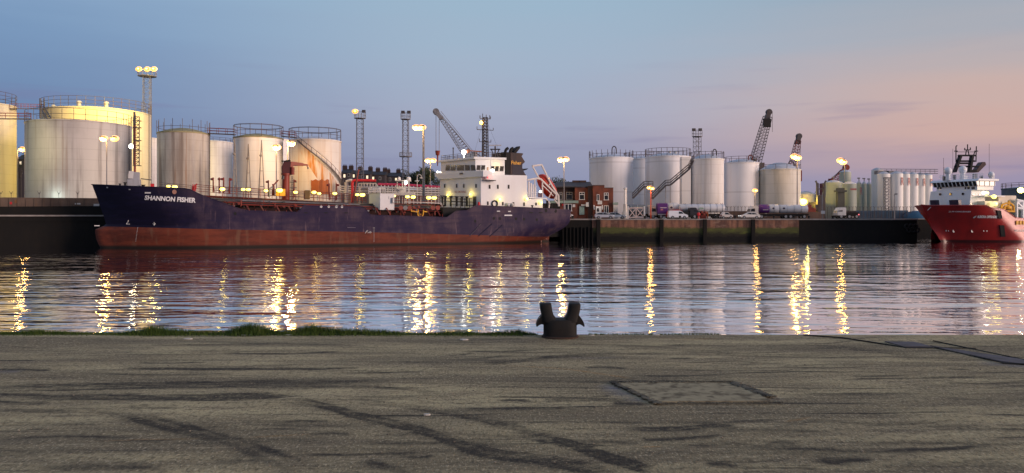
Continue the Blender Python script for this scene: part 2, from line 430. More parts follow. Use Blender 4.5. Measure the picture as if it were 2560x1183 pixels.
    S([(560, 955), (760, 952), (960, 956)], .06, .7); S([(640, 972), (820, 968), (1000, 972), (1100, 985)], .05, .5)
    S([(-100, 925), (60, 924), (130, 926)], .06, .8); S([(20, 902), (60, 901), (80, 902)], .03, 1.)
    S([(1160, 912), (1280, 905), (1400, 892), (1560, 885)], .07, .6); S([(1040, 900), (1180, 898), (1290, 888)], .05, .4)
    S([(1280, 1085), (1400, 1105), (1540, 1150), (1640, 1180)], .08, .9); S([(1190, 1048), (1300, 1075), (1420, 1110)], .06, .6)
    S([(1560, 1072), (1680, 1074), (1800, 1066), (1850, 1078)], .06, .9); S([(1600, 1098), (1720, 1096), (1810, 1088)], .035, .9)
    S([(2030, 1148), (2100, 1152), (2180, 1146)], .06, 1.); S([(1760, 1162), (1810, 1164), (1850, 1170)], .05, .9)
    S([(1850, 1124), (2000, 1122), (2160, 1130), (2350, 1122), (2560, 1105)], .04, .7); S([(2080, 1128), (2220, 1130), (2330, 1124)], .05, .8)
    S([(1530, 1007), (1570, 1010), (1620, 1009)], .05, 1.); S([(1240, 1002), (1300, 1002), (1330, 1006)], .035, .9)
    S([(1480, 991), (1500, 991), (1530, 990)], .02, .9); S([(1260, 955), (1420, 955), (1540, 957)], .02, .4)
    S([(1290, 862), (1600, 868), (1900, 888), (2150, 885)], .10, .35); S([(2100, 948), (2260, 945), (2480, 942)], .04, .5)
    S([(1900, 862), (2100, 868), (2300, 890)], .10, .4); S([(900, 1150), (960, 1165), (1040, 1185)], .05, .6)
    S([(2000, 1032), (2200, 1032), (2420, 1030)], .012, .9); S([(1700, 1034), (1850, 1032), (2000, 1032)], .010, .6)
    S([(1900, 1072), (2050, 1050), (2200, 1060), (2400, 1048)], .05, .45); S([(2200, 1158), (2380, 1160), (2520, 1150)], .05, .5)
    S([(0, 1100), (160, 1092), (340, 1100)], .05, .35); S([(100, 1172), (300, 1168), (420, 1176)], .05, .35)
    S([(-60, 1066), (120, 1060), (260, 1062)], .04, .35); S([(520, 1150), (600, 1156), (660, 1152)], .04, .4)
    for k in range(150):
        x = random.uniform(-160, 2620); y = 845 + 330 * random.random() ** 1.3; w = random.uniform(60, 420)
        S([(x, y), (x + w * .5, y + random.uniform(-4, 4)), (x + w, y + random.uniform(-6, 6))], random.uniform(.012, .05), random.uniform(.2, .55))
    # rust coloured scuffs
    S([(1260, 915), (1400, 922), (1500, 935), (1590, 948)], .025, .8, 1); S([(620, 1095), (700, 1090), (780, 1085)], .02, .5, 1)
    S([(1960, 1054), (2000, 1048), (2030, 1042)], .02, .6, 1); S([(1630, 845), (1720, 848), (1800, 846)], .06, .35, 1); S([(200, 1105), (380, 1100), (520, 1098)], .015, .5, 1)
    S([(1600, 1118), (1630, 1117), (1650, 1117)], .012, .7, 1)
    # wet ground
    for q in ([(1532, 955), (1582, 978), (1640, 1006)], [(1640, 1006), (1790, 1006), (1950, 1004)], [(1825, 955), (1880, 972), (1930, 990)], [(1535, 954), (1680, 953), (1830, 955)]): S(q, .025, 1., rag=1.2, fade=False)
    S([(1510, 960), (1560, 985), (1620, 1006)], .16, .9, 2, 1.4); S([(1840, 955), (1900, 985), (1960, 998)], .09, .7, 2, 1.4); S([(2440, 905), (2520, 912), (2640, 918)], .16, .9, 2, 1.4)
    S([(-60, 928), (0, 929), (60, 928)], .10, .7, 2, 1.4); S([(1420, 895), (1480, 896), (1560, 893)], .05, .5, 2, 1.4)
    wav = (smooth_noise(1.6, .8, 21) - .5) * .012 + (smooth_noise(.3, .2, 22) - .5) * .004
    # the square patch is a touch lower and has a broken rim
    Zg = np.where(Yg > NE - .1, 0, wav); Zg[-1, :] = -.05; Zg[-2, :] = -.012
    ny, nx = Xg.shape
    vs = np.stack([Xg, Yg, Zg], -1).reshape(-1, 3)
    idx = np.arange(ny * nx).reshape(ny, nx)
    fs = np.stack([idx[:-1, :-1], idx[:-1, 1:], idx[1:, 1:], idx[1:, :-1]], -1).reshape(-1, 4)
    me = bpy.data.meshes.new('near_quay'); me.from_pydata(vs.tolist(), [], fs.tolist())
    a = me.color_attributes.new('stain', 'FLOAT_COLOR', 'POINT')
    a.data.foreach_set('color', np.concatenate([st, np.ones((*Xg.shape, 1))], -1).reshape(-1).astype(np.float32))
    me.polygons.foreach_set('use_smooth', [True] * len(me.polygons)); me.materials.append(QC)
    # surrounding slab and the face down to the water
    o = bpy.data.objects.new('quay_ground', me); C.objects.link(o); tag(o, kind='structure')
    mb = MB()
    mb.box(-250, -9, -40, NE, -6, 0); mb.box(9, 250, -40, NE, -6, 0); mb.box(-9, 9, -40, 3.9, -6, 0); mb.box(-9, 9, 3.9, NE - .004, -6, -.06)
    tag(mb.build('quay_slab', QC), kind='structure')
near_quay()
def gnd(px, py, z=0.0):
    Y = F * (EYE - z) / (py - HZ); return V(((px - CX) / F * Y, Y, z))
# the repaired patch with its crumbling rim
rt = root('access_cover', gnd(1735, 982), 'square concrete patch with a crumbling dark rim set into the quay', 'cover')
rim_m = paint('crumbled rim', (.13, .115, .08), (.015, .014, .011), .9, 11, .95, 1)
pat_m = paint('patch concrete', (.33, .28, .175), (.11, .09, .06), .9, 11, .95, 1); pat_m.node_tree.nodes['Principled BSDF'].inputs['Specular IOR Level'].default_value = .08
mb = MB(); pts = [gnd(*q, .012) for q in ((1640, 1004), (1925, 1002), (1905, 988), (1828, 957), (1545, 957))]; mb.prism(pts, (0, 0, -.03)); mb.build('slab', pat_m, rt)
mb = MB()
def crumbs(a, b, n, w, r0, r1):
    for _ in range(n):
        t = random.random(); q = gnd(a[0] + (b[0] - a[0]) * t, a[1] + (b[1] - a[1]) * t, .012) + V((random.gauss(0, w), random.gauss(0, w * .6), 0)); r = random.uniform(r0, r1)
        mb.ell(q, r * random.uniform(.8, 1.8), r, r * .55, 5, 3)
crumbs((1532, 955), (1645, 1008), 420, .016, .005, .014); crumbs((1645, 1008), (1960, 1005), 230, .008, .004, .012)
crumbs((1830, 956), (1925, 990), 420, .024, .005, .017); crumbs((1532, 955), (1830, 953), 160, .012, .004, .012)
mb.build('rim', rim_m, rt, smooth=True); tag(rt.children[-1], kind='stuff')
# the steel rail strip that runs to the quay edge on the right
rt = root('rail_strip', gnd(2350, 880), 'wet steel strip in the quay running to its edge at the right', 'rail')
stl = paint('wet steel plate', (.10, .088, .095), (.055, .045, .036), .9, 5, .7, 1); stl.node_tree.nodes['Principled BSDF'].inputs['Specular IOR Level'].default_value = .25
gap = MT('dark groove').fin((.008, .008, .008), .9)
for q in (((2212, 853), (2260, 866), (2333, 866.5), (2284, 854)), ((2325, 863), (2350, 870), (2505, 903), (2660, 921), (2640, 910), (2450, 882))):
    mb = MB(); mb.prism([gnd(*c, .008) for c in q], (0, 0, -.02)); mb.build('plate', stl, rt)
mb = MB()
def groove(a, b, w):
    p, q = gnd(*a, .011), gnd(*b, .011); d = (q - p).normalized(); s = V((-d.y, d.x, 0)) * w / 2
    mb.prism([p - s, p + s, q + s, q - s], (0, 0, -.01))
for a, b, w in (((2008, 836.5), (2105, 843), .03), ((2105, 843), (2262, 867), .03), ((2262, 868), (2336, 868.5), .05), ((2336, 868), (2440, 870), .012), ((2333, 851), (2560, 898), .018), ((2338, 869), (2505, 905), .014), ((2505, 906), (2620, 912), .03), ((2560, 898), (2680, 920), .02)): groove(a, b, w)
mb.build('groove', gap, rt)

# the double horned bollard
def bollard():
    Y = 9.80; rt = root('mooring_bollard', (Xp(1400, Y), Y, 0), 'black double-horned iron mooring bollard on the near quay edge', 'bollard')
    iron = paint('blackened cast iron', (.003, .003, .003), (.010, .006, .004), .6, 9, .75, .6)
    zz = lambda py: EYE - (py - HZ) / F * Y
    def horn(sg):
        mb = MB(); n = 20; vs = []; fs = []
        rows = [(803, 1357, 1396, .14), (797, 1356, 1391, .135), (786, 1353, 1383.5, .12), (775, 1350.5, 1380.5, .112), (764, 1349, 1379, .108), (760, 1349.3, 1378.5, .104), (757.6, 1350.8, 1377, .09), (757, 1354, 1374, .06)]
        for (py, xl, xr, ry) in rows:
            cx, rx = (Xp((xl + xr) / 2, Y), (xr - xl) / 2 / F * Y); cx = cx if sg < 0 else 2 * Xp(1400, Y) - cx
            for i in range(n):
                t = 2 * math.pi * i / n; c, s_ = math.cos(t), math.sin(t); e = .5
                vs.append(V((cx + rx * math.copysign(abs(c) ** e, c), Y + ry * math.copysign(abs(s_) ** e, s_), zz(py))))
        m = len(rows)
        for k in range(m - 1):
            for i in range(n): j = (i + 1) % n; fs.append((k * n + i, k * n + j, (k + 1) * n + j, (k + 1) * n + i))
        fs.append(tuple(range((m - 1) * n, m * n))); mb.add(vs, fs); mb.build('horn', iron, rt, smooth=True)
        mb = MB(); o = [(1357, 783), (1352, 789), (1346.5, 796), (1342.5, 803), (1340.3, 810), (1340.2, 814), (1342, 815), (1345.5, 812), (1350, 809.3), (1354, 808.4), (1358, 809.8), (1366, 813), (1366, 783)]
        mb.prism([V((Xp(a if sg < 0 else 2800 - a, Y), Y - .10, zz(b))) for a, b in o], (0, .2, 0)); mb.build('lip', iron, rt, bevel=.018)
    mb = MB(); vs = []; rows = [(0, .228, .17), (.02, .228, .17), (.03, .221, .16), (.10, .220, .155), (.222, .220, .15), (.236, .208, .14), (.242, .17, .11), (.245, .08, .05)]; n = 28
    for z, a, b in rows:
        for i in range(n):
            t = 2 * math.pi * i / n; c, s_ = math.cos(t), math.sin(t); e = .6
            vs.append(V((Xp(1400, Y) + a * math.copysign(abs(c) ** e, c), Y + b * math.copysign(abs(s_) ** e, s_), z)))
    fs = []
    for k in range(len(rows) - 1):
        for i in range(n): j = (i + 1) % n; fs.append((k * n + i, k * n + j, (k + 1) * n + j, (k + 1) * n + i))
    fs.append(tuple(range((len(rows) - 1) * n, len(rows) * n))); mb.add(vs, fs); mb.build('body', iron, rt, smooth=True)
    mb = MB(); mb.lathe((Xp(1400, Y), Y, 0), [(.245, 0), (.245, .012), (.23, .022)], 28)
    mb.build('base_plate', paint('rusted base', (.05, .022, .010), (.03, .02, .012), .7, 8, .85, 1), rt)
    horn(-1); horn(1)
bollard()

# grass growing along the coping
def grass():
    m = MT('quay edge grass'); g = m.noise(m.pos(), 6, 3)
    gm = m.fin(m.mix(m.step(g, .35, .7), (.045, .085, .016), (.085, .13, .025)), .7, 0, .2)
    vs = []; fs = []
    prof = [(-40, 6), (40, 7), (90, 12), (160, 8), (230, 5), (300, 6), (350, 12), (385, 22), (420, 15), (500, 9), (560, 8), (590, 16), (620, 27), (650, 26), (690, 10), (730, 13), (780, 24), (830, 17), (900, 13), (960, 12), (1010, 5), (1060, 4), (1110, 7), (1160, 9), (1200, 4), (1260, 8), (1300, 11), (1330, 4), (1345, 1)]
    hx = [p[0] for p in prof]; hy = [p[1] for p in prof]
    def blade(x, y, h, ln):
        a = random.uniform(0, 6.28); w = random.uniform(.0016, .0034); dx, dy = math.cos(a), math.sin(a); b = len(vs)
        lx, ly = random.gauss(0, ln), random.gauss(0, ln)
        vs.extend([(x - dx * w, y - dy * w, -.01), (x + dx * w, y + dy * w, -.01), (x + lx * .4 + dx * w * .8, y + ly * .4 + dy * w * .8, h * .6), (x + lx * .4 - dx * w * .8, y + ly * .4 - dy * w * .8, h * .6), (x + lx, y + ly, h)])
        fs.extend([(b, b + 1, b + 2, b + 3), (b + 3, b + 2, b + 4)])
    for _ in range(30000):
        px = random.uniform(-60, 1345); hh = np.interp(px, hx, hy) * 8.6 / F
        if random.random() > .22 + hh * 8: continue
        y = NE - abs(random.gauss(0, .05)) - .005 if random.random() < .8 else NE - random.uniform(0, .22)
        k = 1 if y > NE - .1 else .5
        blade(Xp(px, NE), y, hh * random.uniform(.4, 1.35) ** 1.3 * k + .008, .3 * hh + .006)
    for _ in range(900):
        px = random.uniform(1470, 1800); blade(Xp(px, NE), NE - abs(random.gauss(0, .03)) - .004, random.uniform(.006, .018) * (1.6 if 1710 < px < 1790 else 1), .01)
    me = bpy.data.meshes.new('grass'); me.from_pydata(vs, [], fs); me.materials.append(gm)
    o = bpy.data.objects.new('grass', me); C.objects.link(o); tag(o, 'green grass tufts growing along the near quay edge', 'grass', kind='stuff')
    # the mossy turf the blades stand in
    mb = MB(); n = 240
    vs = []; fs = []
    for i in range(n + 1):
        px = -70 + (1340 + 70) * i / n; hh = np.interp(px, hx, hy) * 10 / F * .34 * random.uniform(.6, 1.2) + .003; x = Xp(px, NE)
        wd = .05 + hh * 1.3 + random.uniform(0, .04)
        vs += [V((x, NE - wd, 0)), V((x, NE - wd * .6, hh * .75)), V((x, NE - .02, hh)), V((x, NE + .03, hh * .4 - .02)), V((x, NE + .03, -.1))]
        if i: b = 5 * (i - 1); fs += [(b + k, b + 5 + k, b + 6 + k, b + 1 + k) for k in range(4)]
    mb.add(vs, fs); tag(mb.build('moss', paint('dark turf', (.022, .032, .010), (.012, .014, .007), .7, 9, .95, 1), smooth=True), 'dark mossy turf lining the near quay edge', 'moss', kind='stuff')
grass()
# loose chips and litter on the near quay
chip = paint('pale chips', (.55, .52, .46), None, .2, 9)
for px, py, w, lb in ((1160, 850, .05, None), (618, 838, .06, None), (470, 848, .045, None), (1067, 1038, .02, None), (720, 838, .04, None), (1640, 838, .04, None), (1480, 839, .03, None)):
    q = gnd(px, py); mb = MB(); pts = [q + V((w * (1 + .5 * random.random()) * math.cos(a), w * .5 * (1 + .4 * random.random()) * math.sin(a), -.002)) for a in np.arange(0, 6.28, .9)]
    mb.prism(pts, (0, 0, .012)); tag(mb.build('paper_scrap', chip, loc=q), 'pale scrap of litter lying on the quay near its edge', 'litter', 'pale scraps lying on the near quay')

# grit lying on the near quay
mb = MB()
for _ in range(520):
    py = 842 + 335 * random.random() ** 1.4; q = gnd(random.uniform(-40, 2600), py, .004); r_ = random.uniform(.002, .0065); mb.ell(q, r_ * random.uniform(1, 1.7), r_, r_ * .8, 5, 3)
tag(mb.build('gravel', paint('grit', (.34, .29, .21), (.06, .05, .04), .9, 3), smooth=True), 'loose grit scattered over the near quay', 'gravel', kind='stuff')

# ------------------------------------------------------------------ far quay
QY = 163.0
LP0 = SP(0, -8.4, 0); kq = (QY - LP0.y) / SU.y; CORN = LP0 + SU * kq; CORN.z = 0
LEFT = LP0 - SU * 220; XE = Xp(2290, QY)
def gpt(p, z): return V((p[0], p[1], z))
def yard_mat():
    m = MT('yard surface'); n1 = m.noise(m.pos(), .25, 5); n2 = m.noise(m.pos(), 3, 4)
    c = m.mix(m.step(n1, .35, .7), (.085, .075, .065), (.05, .046, .042)); c = m.mix(m.math('MULTIPLY', m.step(n2, .4, .8), .5), c, (.12, .10, .08))
    return m.fin(c, .85)
YM = yard_mat()
outl = [gpt(LEFT, 0), gpt(CORN, 0), V((XE, QY, 0)), V((XE, 189, 0)), V((1200, 189, 0)), V((2600, 5000, 0)), V((-2600, 5000, 0)), V((-1400, LEFT.y, 0))]
mb = MB(); mb.add([gpt(p, GZ) for p in outl], [tuple(range(len(outl)))]); tag(mb.build('ground', YM), kind='structure')
def wall_mat():
    m = MT('quay wall'); z = m.z(); n = m.noise(m.pos((.5, .5, 1.2)), 1.2, 5, .65); n2 = m.noise(m.pos((1, 1, .15)), 1.1, 4)
    zz = m.math('ADD', z, m.math('MULTIPLY', m.math('SUBTRACT', n, .5), 1.6))
    c = m.mix(m.step(n2, .38, .62), (.26, .125, .078), (.11, .055, .042))
    c = m.mix(m.math('MULTIPLY', m.step(n, .52, .72), .5), c, (.36, .24, .17))
    c = m.mix(m.step(zz, -.7, -1.3), c, (.075, .08, .024)); c = m.mix(m.math('MULTIPLY', m.step(n, .55, .7), m.step(zz, -.6, -1.0)), c, (.10, .12, .022))
    c = m.mix(m.step(zz, -1.6, -2.5), c, (.018, .016, .010)); c = m.mix(m.step(zz, -2.7, -3.2), c, (.004, .004, .004))
    m.bump(n, .6, .2)
    return m.fin(c, .8, 0, .3)
WM = wall_mat()
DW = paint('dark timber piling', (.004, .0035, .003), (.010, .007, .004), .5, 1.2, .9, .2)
CO = paint('pale coping stone', (.30, .27, .25), (.17, .14, .12), .6, .9, .8, .6)
def wall_seg(name, a, b, mat, z0, z1, d=1.0, lift=0):
    a, b = gpt(a, z0), gpt(b, z0); e = (b - a); n = V((-e.y, e.x, 0)).normalized()
    mb = MB(); mb.ppd(a - n * .0, e, n * d, (0, 0, z1 - z0)); return mb
# walls stand just in front of the land's edge
for nm, a, b, mt in (('quay_wall', CORN + V((7, 0, 0)), V((Xp(1995, QY), QY, 0)), WM), ):
    mb = wall_seg(nm, a + V((0, -.5, 0)), b + V((0, -.5, 0)), mt, WZ - 3, GZ - .25, .5); tag(mb.build(nm, mt), kind='structure')
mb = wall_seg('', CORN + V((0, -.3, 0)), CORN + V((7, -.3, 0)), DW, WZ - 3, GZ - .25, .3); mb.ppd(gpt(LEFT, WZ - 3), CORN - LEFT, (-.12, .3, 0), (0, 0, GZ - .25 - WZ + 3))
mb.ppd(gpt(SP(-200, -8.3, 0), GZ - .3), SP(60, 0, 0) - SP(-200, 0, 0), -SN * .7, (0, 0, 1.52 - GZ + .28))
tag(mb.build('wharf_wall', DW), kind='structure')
mb = MB(); mb.box(Xp(1995, QY), XE, QY - .4, QY, WZ - 3, GZ - .25); mb.box(XE - .4, XE, QY, 189, WZ - 3, GZ - .25); mb.box(XE, 1200, 188.6, 189, WZ - 3, GZ - .25)
tag(mb.build('timber_wharf_wall', DW), kind='structure')
mb = MB(); mb.box(CORN.x + 6.9, XE + .1, QY - .62, QY + .9, GZ - .25, GZ + .03); mb.box(CORN.x - .2, CORN.x + 6.9, QY - .42, QY + .9, GZ - .25, GZ + .03); mb.box(XE - .8, XE + .1, QY + .9, 188.4, GZ - .25, GZ + .03); mb.box(XE - .8, 1200, 188.4, 189.6, GZ - .25, GZ + .03)
tag(mb.build('quay_kerb', CO), kind='structure')
mb = MB(); k0, k1 = SP(-200, -8.2, 0), SP(60, -8.2, 0); mb.ppd(gpt(k0, 1.52), k1 - k0, -SN * .9, (0, 0, .25)); tag(mb.build('raised_kerb', CO), kind='structure')
# road behind the right-hand kerb, lit warm by the lamps
mb = MB(); mb.add([(CORN.x - 10, QY + 1.0, GZ + .004), (XE - 1, QY + 1.0, GZ + .004), (XE - 1, QY + 8, GZ + .004), (CORN.x - 4, QY + 8, GZ + .004)], [(0, 1, 2, 3)])
tag(mb.build('road', paint('quay road', (.17, .145, .13), (.10, .085, .075), .6, .5, .8, 1)), kind='structure')
# vertical fender piles on the right wall
for k, px in enumerate((1495, 1652, 1760, 1880)):
    x = Xp(px, QY); o = MB(); o.box(x - .42, x + .42, QY - 1.0, QY - .51, WZ - 2, GZ - .1)
    lb = ['dark timber fender pile at the wall corner beside the tanker stern', 'dark fender pile on the weedy wall below the white gate', 'dark fender pile on the weedy wall below the dark lorry cab', 'dark fender pile on the weedy wall below the white saloon car'][k]
    tag(o.build('fender_pile', DW, loc=(x, QY - .7, WZ), bevel=.06), lb, 'fender', 'fender piles on the weedy quay wall')
for k in range(9):
    px = 1408 + k * 9.2; x = Xp(px, QY - .8); o = MB(); o.box(x - .12, x + .12, QY - .8, QY - .31, WZ - 2, -.9 + .12 * math.sin(k * 3))
    tag(o.build('timber_pile', DW, loc=(x, QY - .6, WZ)), 'weathered timber pile in the dark row beside the tanker stern', 'pile', 'timber piles in the dark wharf corner')
for k in range(6):
    x = Xp(2262 + k * 5.4, QY); mb = MB(); z0 = Zp(566 + (k % 2) * 9, QY)
    mb.lathe((x, QY - .75, z0), [(.55, -.2), (.62, 0), (.55, .2), (.3, .2), (.26, 0), (.3, -.2), (.55, -.2)], 16, 'Y', False); 
    tag(mb.build('tyre_fender', M['rubber'], loc=(x, QY - .75, z0), smooth=True), 'black tyre fender hanging on the dark quay end by the red ship', 'tyre', 'tyre fenders on the quay end')
def small_bollard(px, Y, lb):
    x = Xp(px, Y); mb = MB(); mb.lathe((x, Y, GZ), [(.28, 0), (.24, .1), (.2, .45), (.3, .55), (.3, .66), (.1, .7)], 10); tag(mb.build('quay_bollard', M['black'], loc=(x, Y, GZ), smooth=True), lb, 'bollard', 'small black bollards along the far kerb')
for px in (1432, 1480, 1612, 1700, 1742, 1790, 1838, 1935, 1985, 2022, 2082): small_bollard(px, QY - .1, 'small black mooring bollard standing on the far quay kerb')

# concrete flood wall left of the tanker's bow
fw = root('flood_wall', gpt(SP(-12, -12, 0), GZ), 'long brown concrete flood wall behind the tanker bow', 'wall')
FWM = paint('brown concrete', (.15, .105, .08), (.07, .05, .042), .7, .5, .85, .3)
mb = MB(); a, b = SP(-190, -12.5, 0), SP(34, -12.5, 0); zt = Zp(495, SP(-10, -12.5, 0).y)
mb.ppd(gpt(a, GZ - .1), b - a, -SN * .6, (0, 0, zt - GZ)); mb.build('wall_body', FWM, fw)
mb = MB(); mb.ppd(gpt(a + SN * .05, zt - .1), b - a, -SN * .7, (0, 0, .14)); mb.build('capping', CO if False else FWM, fw)
def on_wall(px, py, off=.06):
    o = SP(0, -12.5 + off, 0); s = on_line(o, SU, px); p = o + SU * s; return V((p.x, p.y, Zp(py, p.y)))
def wall_plate(name, px0, px1, py0, py1, mat, parent, off=.06):
    mb = MB(); q = [on_wall(px0, py1, off), on_wall(px1, py1, off), on_wall(px1, py0, off), on_wall(px0, py0, off)]; mb.prism(q, -SN * (off + .01)); return mb.build(name, mat, parent)
for k in range(14):
    px = -20 + k * 21
    if px > 225: break
    wall_plate('pilaster', px, px + 2.2, 497, 537, FWM, fw, .14)
wall_plate('notice_board', 234, 248, 510, 526, M['white2'], fw, .1); wall_plate('notice', 187, 201, 508, 511.5, M['white2'], fw); wall_plate('notice', 24, 30, 505, 511, M['redlamp'], fw)
wall_plate('notice', 36, 45, 500, 508, paint('rusty board', (.2, .09, .04)), fw)
mb = MB()
for k in range(6): px = 148 + k * 4; q = on_wall(px, 521, .04); mb.ppd(q, SU * .16, SN * .05, (0, 0, .34))
mb.build('stencil_mark', M['greymark'], fw)
mb = MB()
for px in (2, 28, 98, 147, 194): 
    q = on_wall(px, 495, -.3); mb.tube(q, q + V((0, 0, 1.0)), .035); mb.tube(q + V((0, 0, .6)), q + V((.3, 0, 1.15)), .03); mb.tube(q + V((0, 0, .6)), q + V((-.3, 0, 1.15)), .03)
mb.build('wire_bracket', M['darksteel'], fw)
# ------------------------------------------------------------------ storage tanks
TM = {
 'grey': tank_paint('streaked grey tank', (.47, .455, .45), (.20, .185, .18), .75, (.22, .15, .11), .5, off=1),
 'stain': tank_paint('stained tank', (.52, .50, .47), (.21, .175, .155), .9, (.24, .12, .06), .95, off=4, sc=.7),
 'white': tank_paint('white tank', (.83, .82, .80), (.46, .42, .39), .5, (.36, .22, .12), .55, off=11),
 'clean': tank_paint('clean white tank', (.84, .85, .88), (.60, .59, .60), .45, (.42, .32, .22), .3, 7.5, off=17),
 'rusty': tank_paint('rusting white tank', (.72, .69, .64), (.55, .45, .36), .55, (.50, .20, .05), .8, off=23),
 'cream': tank_paint('cream tank', (.74, .68, .50), (.52, .45, .30), .4, (.4, .3, .15), .2, off=31),
 'mossy': tank_paint('moss stained tank', (.66, .65, .60), (.36, .34, .26), .6, (.15, .13, .055), 1.0, off=39, sc=.45),
 'green': tank_paint('pale green silo', (.46, .50, .42), (.33, .36, .30), .5, (.2, .2, .12), .4, off=41),
 'silo': tank_paint('white silo', (.86, .85, .82), (.58, .56, .52), .35, (.4, .33, .25), .15, 40, off=47),
 'slate': tank_paint('slate tank', (.10, .12, .15), (.07, .08, .10), .5, (.1, .09, .08), .3, off=53),
}
RF = paint('pale tank roof', (.50, .53, .58), (.33, .33, .35), .5, .4, .6, 1)
RFM = paint('mossy tank roof', (.30, .28, .16), (.16, .15, .09), .6, .5, .8, 1)
def tank(label, pl, pr, pt, Y, mat, rail=None, dome=.6, roof=None, base=GZ, group=None, vents=(), name='storage_tank', nrail=26, raillv=(.5, 1.0), post_r=.06, girder=True, rail_arc=None):
    """pl/pr: shell edges, pt: rim height seen at the front; Y: distance of the tank's axis"""
    aL, aR = math.atan((pl - CX) / F), math.atan((pr - CX) / F); ac = (aL + aR) / 2
    x = Y * math.tan(ac); r = Y / math.cos(ac) * math.sin((aR - aL) / 2); zt = Zp(pt, Y - r * math.cos(ac)); h = zt - base
    rt = root(name, (x, Y, base), label, 'tank', group); rt['_d'] = (x, Y, r, zt)
    n = 56 if r > 4 else 28
    mb = MB(); mb.lathe((x, Y, base), [(r, 0), (r, h)], n, cap=False); mb.build('shell', mat, rt, smooth=True)
    mb = MB(); mb.lathe((x, Y, zt), [(r - .01, -.02), (r * .98, .05), (r * .6, dome * .62), (r * .25, dome * .93), (.05, dome)], n, cap=False); mb.build('roof', roof or RF, rt, smooth=True)
    if girder:
        mb = MB(); mb.lathe((x, Y, zt), [(r + .004, -.28), (r + .12, -.26), (r + .12, .02), (r - .15, .02)], n, cap=False); mb.build('rim', roof or mat, rt, smooth=True)
    if rail:
        mb = MB(); a0, a1 = rail_arc or (0, 2 * math.pi); seg = nrail if rail_arc else nrail
        pts = []
        for k in range(seg + 1):
            t = a0 + (a1 - a0) * k / seg; pts.append(V((x + (r + .02) * math.sin(t), Y - (r + .02) * math.cos(t), zt)))
        for p in pts: mb.tube(p, p + V((0, 0, rail * random.uniform(.97, 1.03))), post_r, n=4)
        for lv in raillv:
            for p, q in zip(pts, pts[1:]): mb.tube(p + V((0, 0, rail * lv)), q + V((0, 0, rail * lv)), post_r * .8, n=4, cap=False)
        mb.build('railing', M['rail'], rt)
    for (dx, dy, hh, rr) in vents:
        mb = MB(); p = V((x + dx * r, Y + dy * r, zt + dome * (1 - math.hypot(dx, dy)) - .1)); mb.tube(p, p + V((0, 0, hh)), rr, n=10); mb.tube(p + V((0, 0, hh)), p + V((0, 0, hh + rr)), rr * 1.7, rr * .8, n=10); mb.build('roof_vent', M['white2'], rt, smooth=True)
    return rt
def goose(rt, dx, dy, h, w, mat):
    x, Y, r, zt = rt['_d']; p = V((x + dx * r, Y + dy * r, zt)); pts = [p, p + V((0, 0, h * .7))]
    for k in range(7):
        a = math.pi * k / 6; pts.append(p + V((w / 2 - w / 2 * math.cos(a), 0, h * .7 + h * .3 * math.sin(a))))
    pts.append(p + V((w, 0, h * .35))); mb = MB(); mb.path(pts, .14, 8); mb.build('vent_pipe', mat, rt, smooth=True)
def tank_front(rt, phi, z, off=.0):
    x, Y, r, zt = rt['_d']; return V((x + (r + off) * math.sin(phi), Y - (r + off) * math.cos(phi), z))
def phi_of(rt, px):
    x, Y, r, zt = rt['_d']; best = min(np.linspace(-1.7, 1.7, 400), key=lambda a: abs(CX + F * (x + r * math.sin(a)) / (Y - r * math.cos(a)) - px)); return float(best)
def helix(rt, pxa, pya, pxb, pyb, mat):
    a0, a1 = phi_of(rt, pxa), phi_of(rt, pxb); x, Y, r, zt = rt['_d']; z0 = Zp(pya, Y - r * math.cos(a0)); z1 = Zp(pyb, Y - r * math.cos(a1))
    st = MB(); hr = MB(); n = 44; P0 = P1 = None
    for k in range(n + 1):
        a = a0 + (a1 - a0) * k / n; z = z0 + (z1 - z0) * k / n
        i, o = tank_front(rt, a, z, .06), tank_front(rt, a, z, .85)
        st.tube(i, o, .10, n=4)
        top = o + V((0, 0, 1.15))
        if k % 4 == 0: hr.tube(o, top, .05, n=4)
        if P0 is not None: st.tube(P0, o, .12, n=4, cap=False); hr.tube(P1, top, .055, n=4, cap=False)
        P0, P1 = o, top
    st.build('stairway', mat, rt); hr.build('handrail', mat, rt)
def ladder(rt, px, z0f=0, mat=None, w=.5, cage=True):
    a = phi_of(rt, px); x, Y, r, zt = rt['_d']; mb = MB(); t = V((math.cos(a), math.sin(a), 0)); z0 = GZ + z0f
    for sg in (-1, 1):
        p = tank_front(rt, a, z0, .2) + t * sg * w / 2; mb.tube(p, V((p.x, p.y, zt + 1)), .05, n=4)
    z = z0
    while z < zt: p = tank_front(rt, a, z, .2); mb.tube(p - t * w / 2, p + t * w / 2, .03, n=4, cap=False); z += .6
    mb.build('ladder', mat or M['rail'], rt)
def walkway(label, a, b, h=1.2, w=1.1, mat=None, rl=None):
    a, b = V(a), V(b); rt = root('tank_walkway', a, label, 'walkway', 'railed walkways between the tank tops'); d = b - a; n = V((-d.y, d.x, 0)).normalized() * w / 2
    mb = MB(); mb.ppd(a - n - V((0, 0, .18)), d, n * 2, (0, 0, .18)); mb.build('deck', M['darksteel'], rt)
    for sg in (-1, 1):
        mb = MB(); k = max(2, int(d.length / 2))
        for i in range(k + 1): p = a + d * i / k + n * sg; mb.tube(p, p + V((0, 0, h)), .05, n=4)
        for lv in (.5, 1): mb.tube(a + n * sg + V((0, 0, h * lv)), b + n * sg + V((0, 0, h * lv)), .05, n=4)
        mb.build('railing', rl or M['redrail'], rt)
GL = 'white oil storage tanks left of the quay'; GR = 'white oil storage tanks right of the wheelhouse'
t1 = tank('cream floodlit tank cut by the left edge of the view', -196, 42, 250, 186, TM['cream'], rail=2.9, dome=1, group=GL, raillv=(.35, .7, 1))
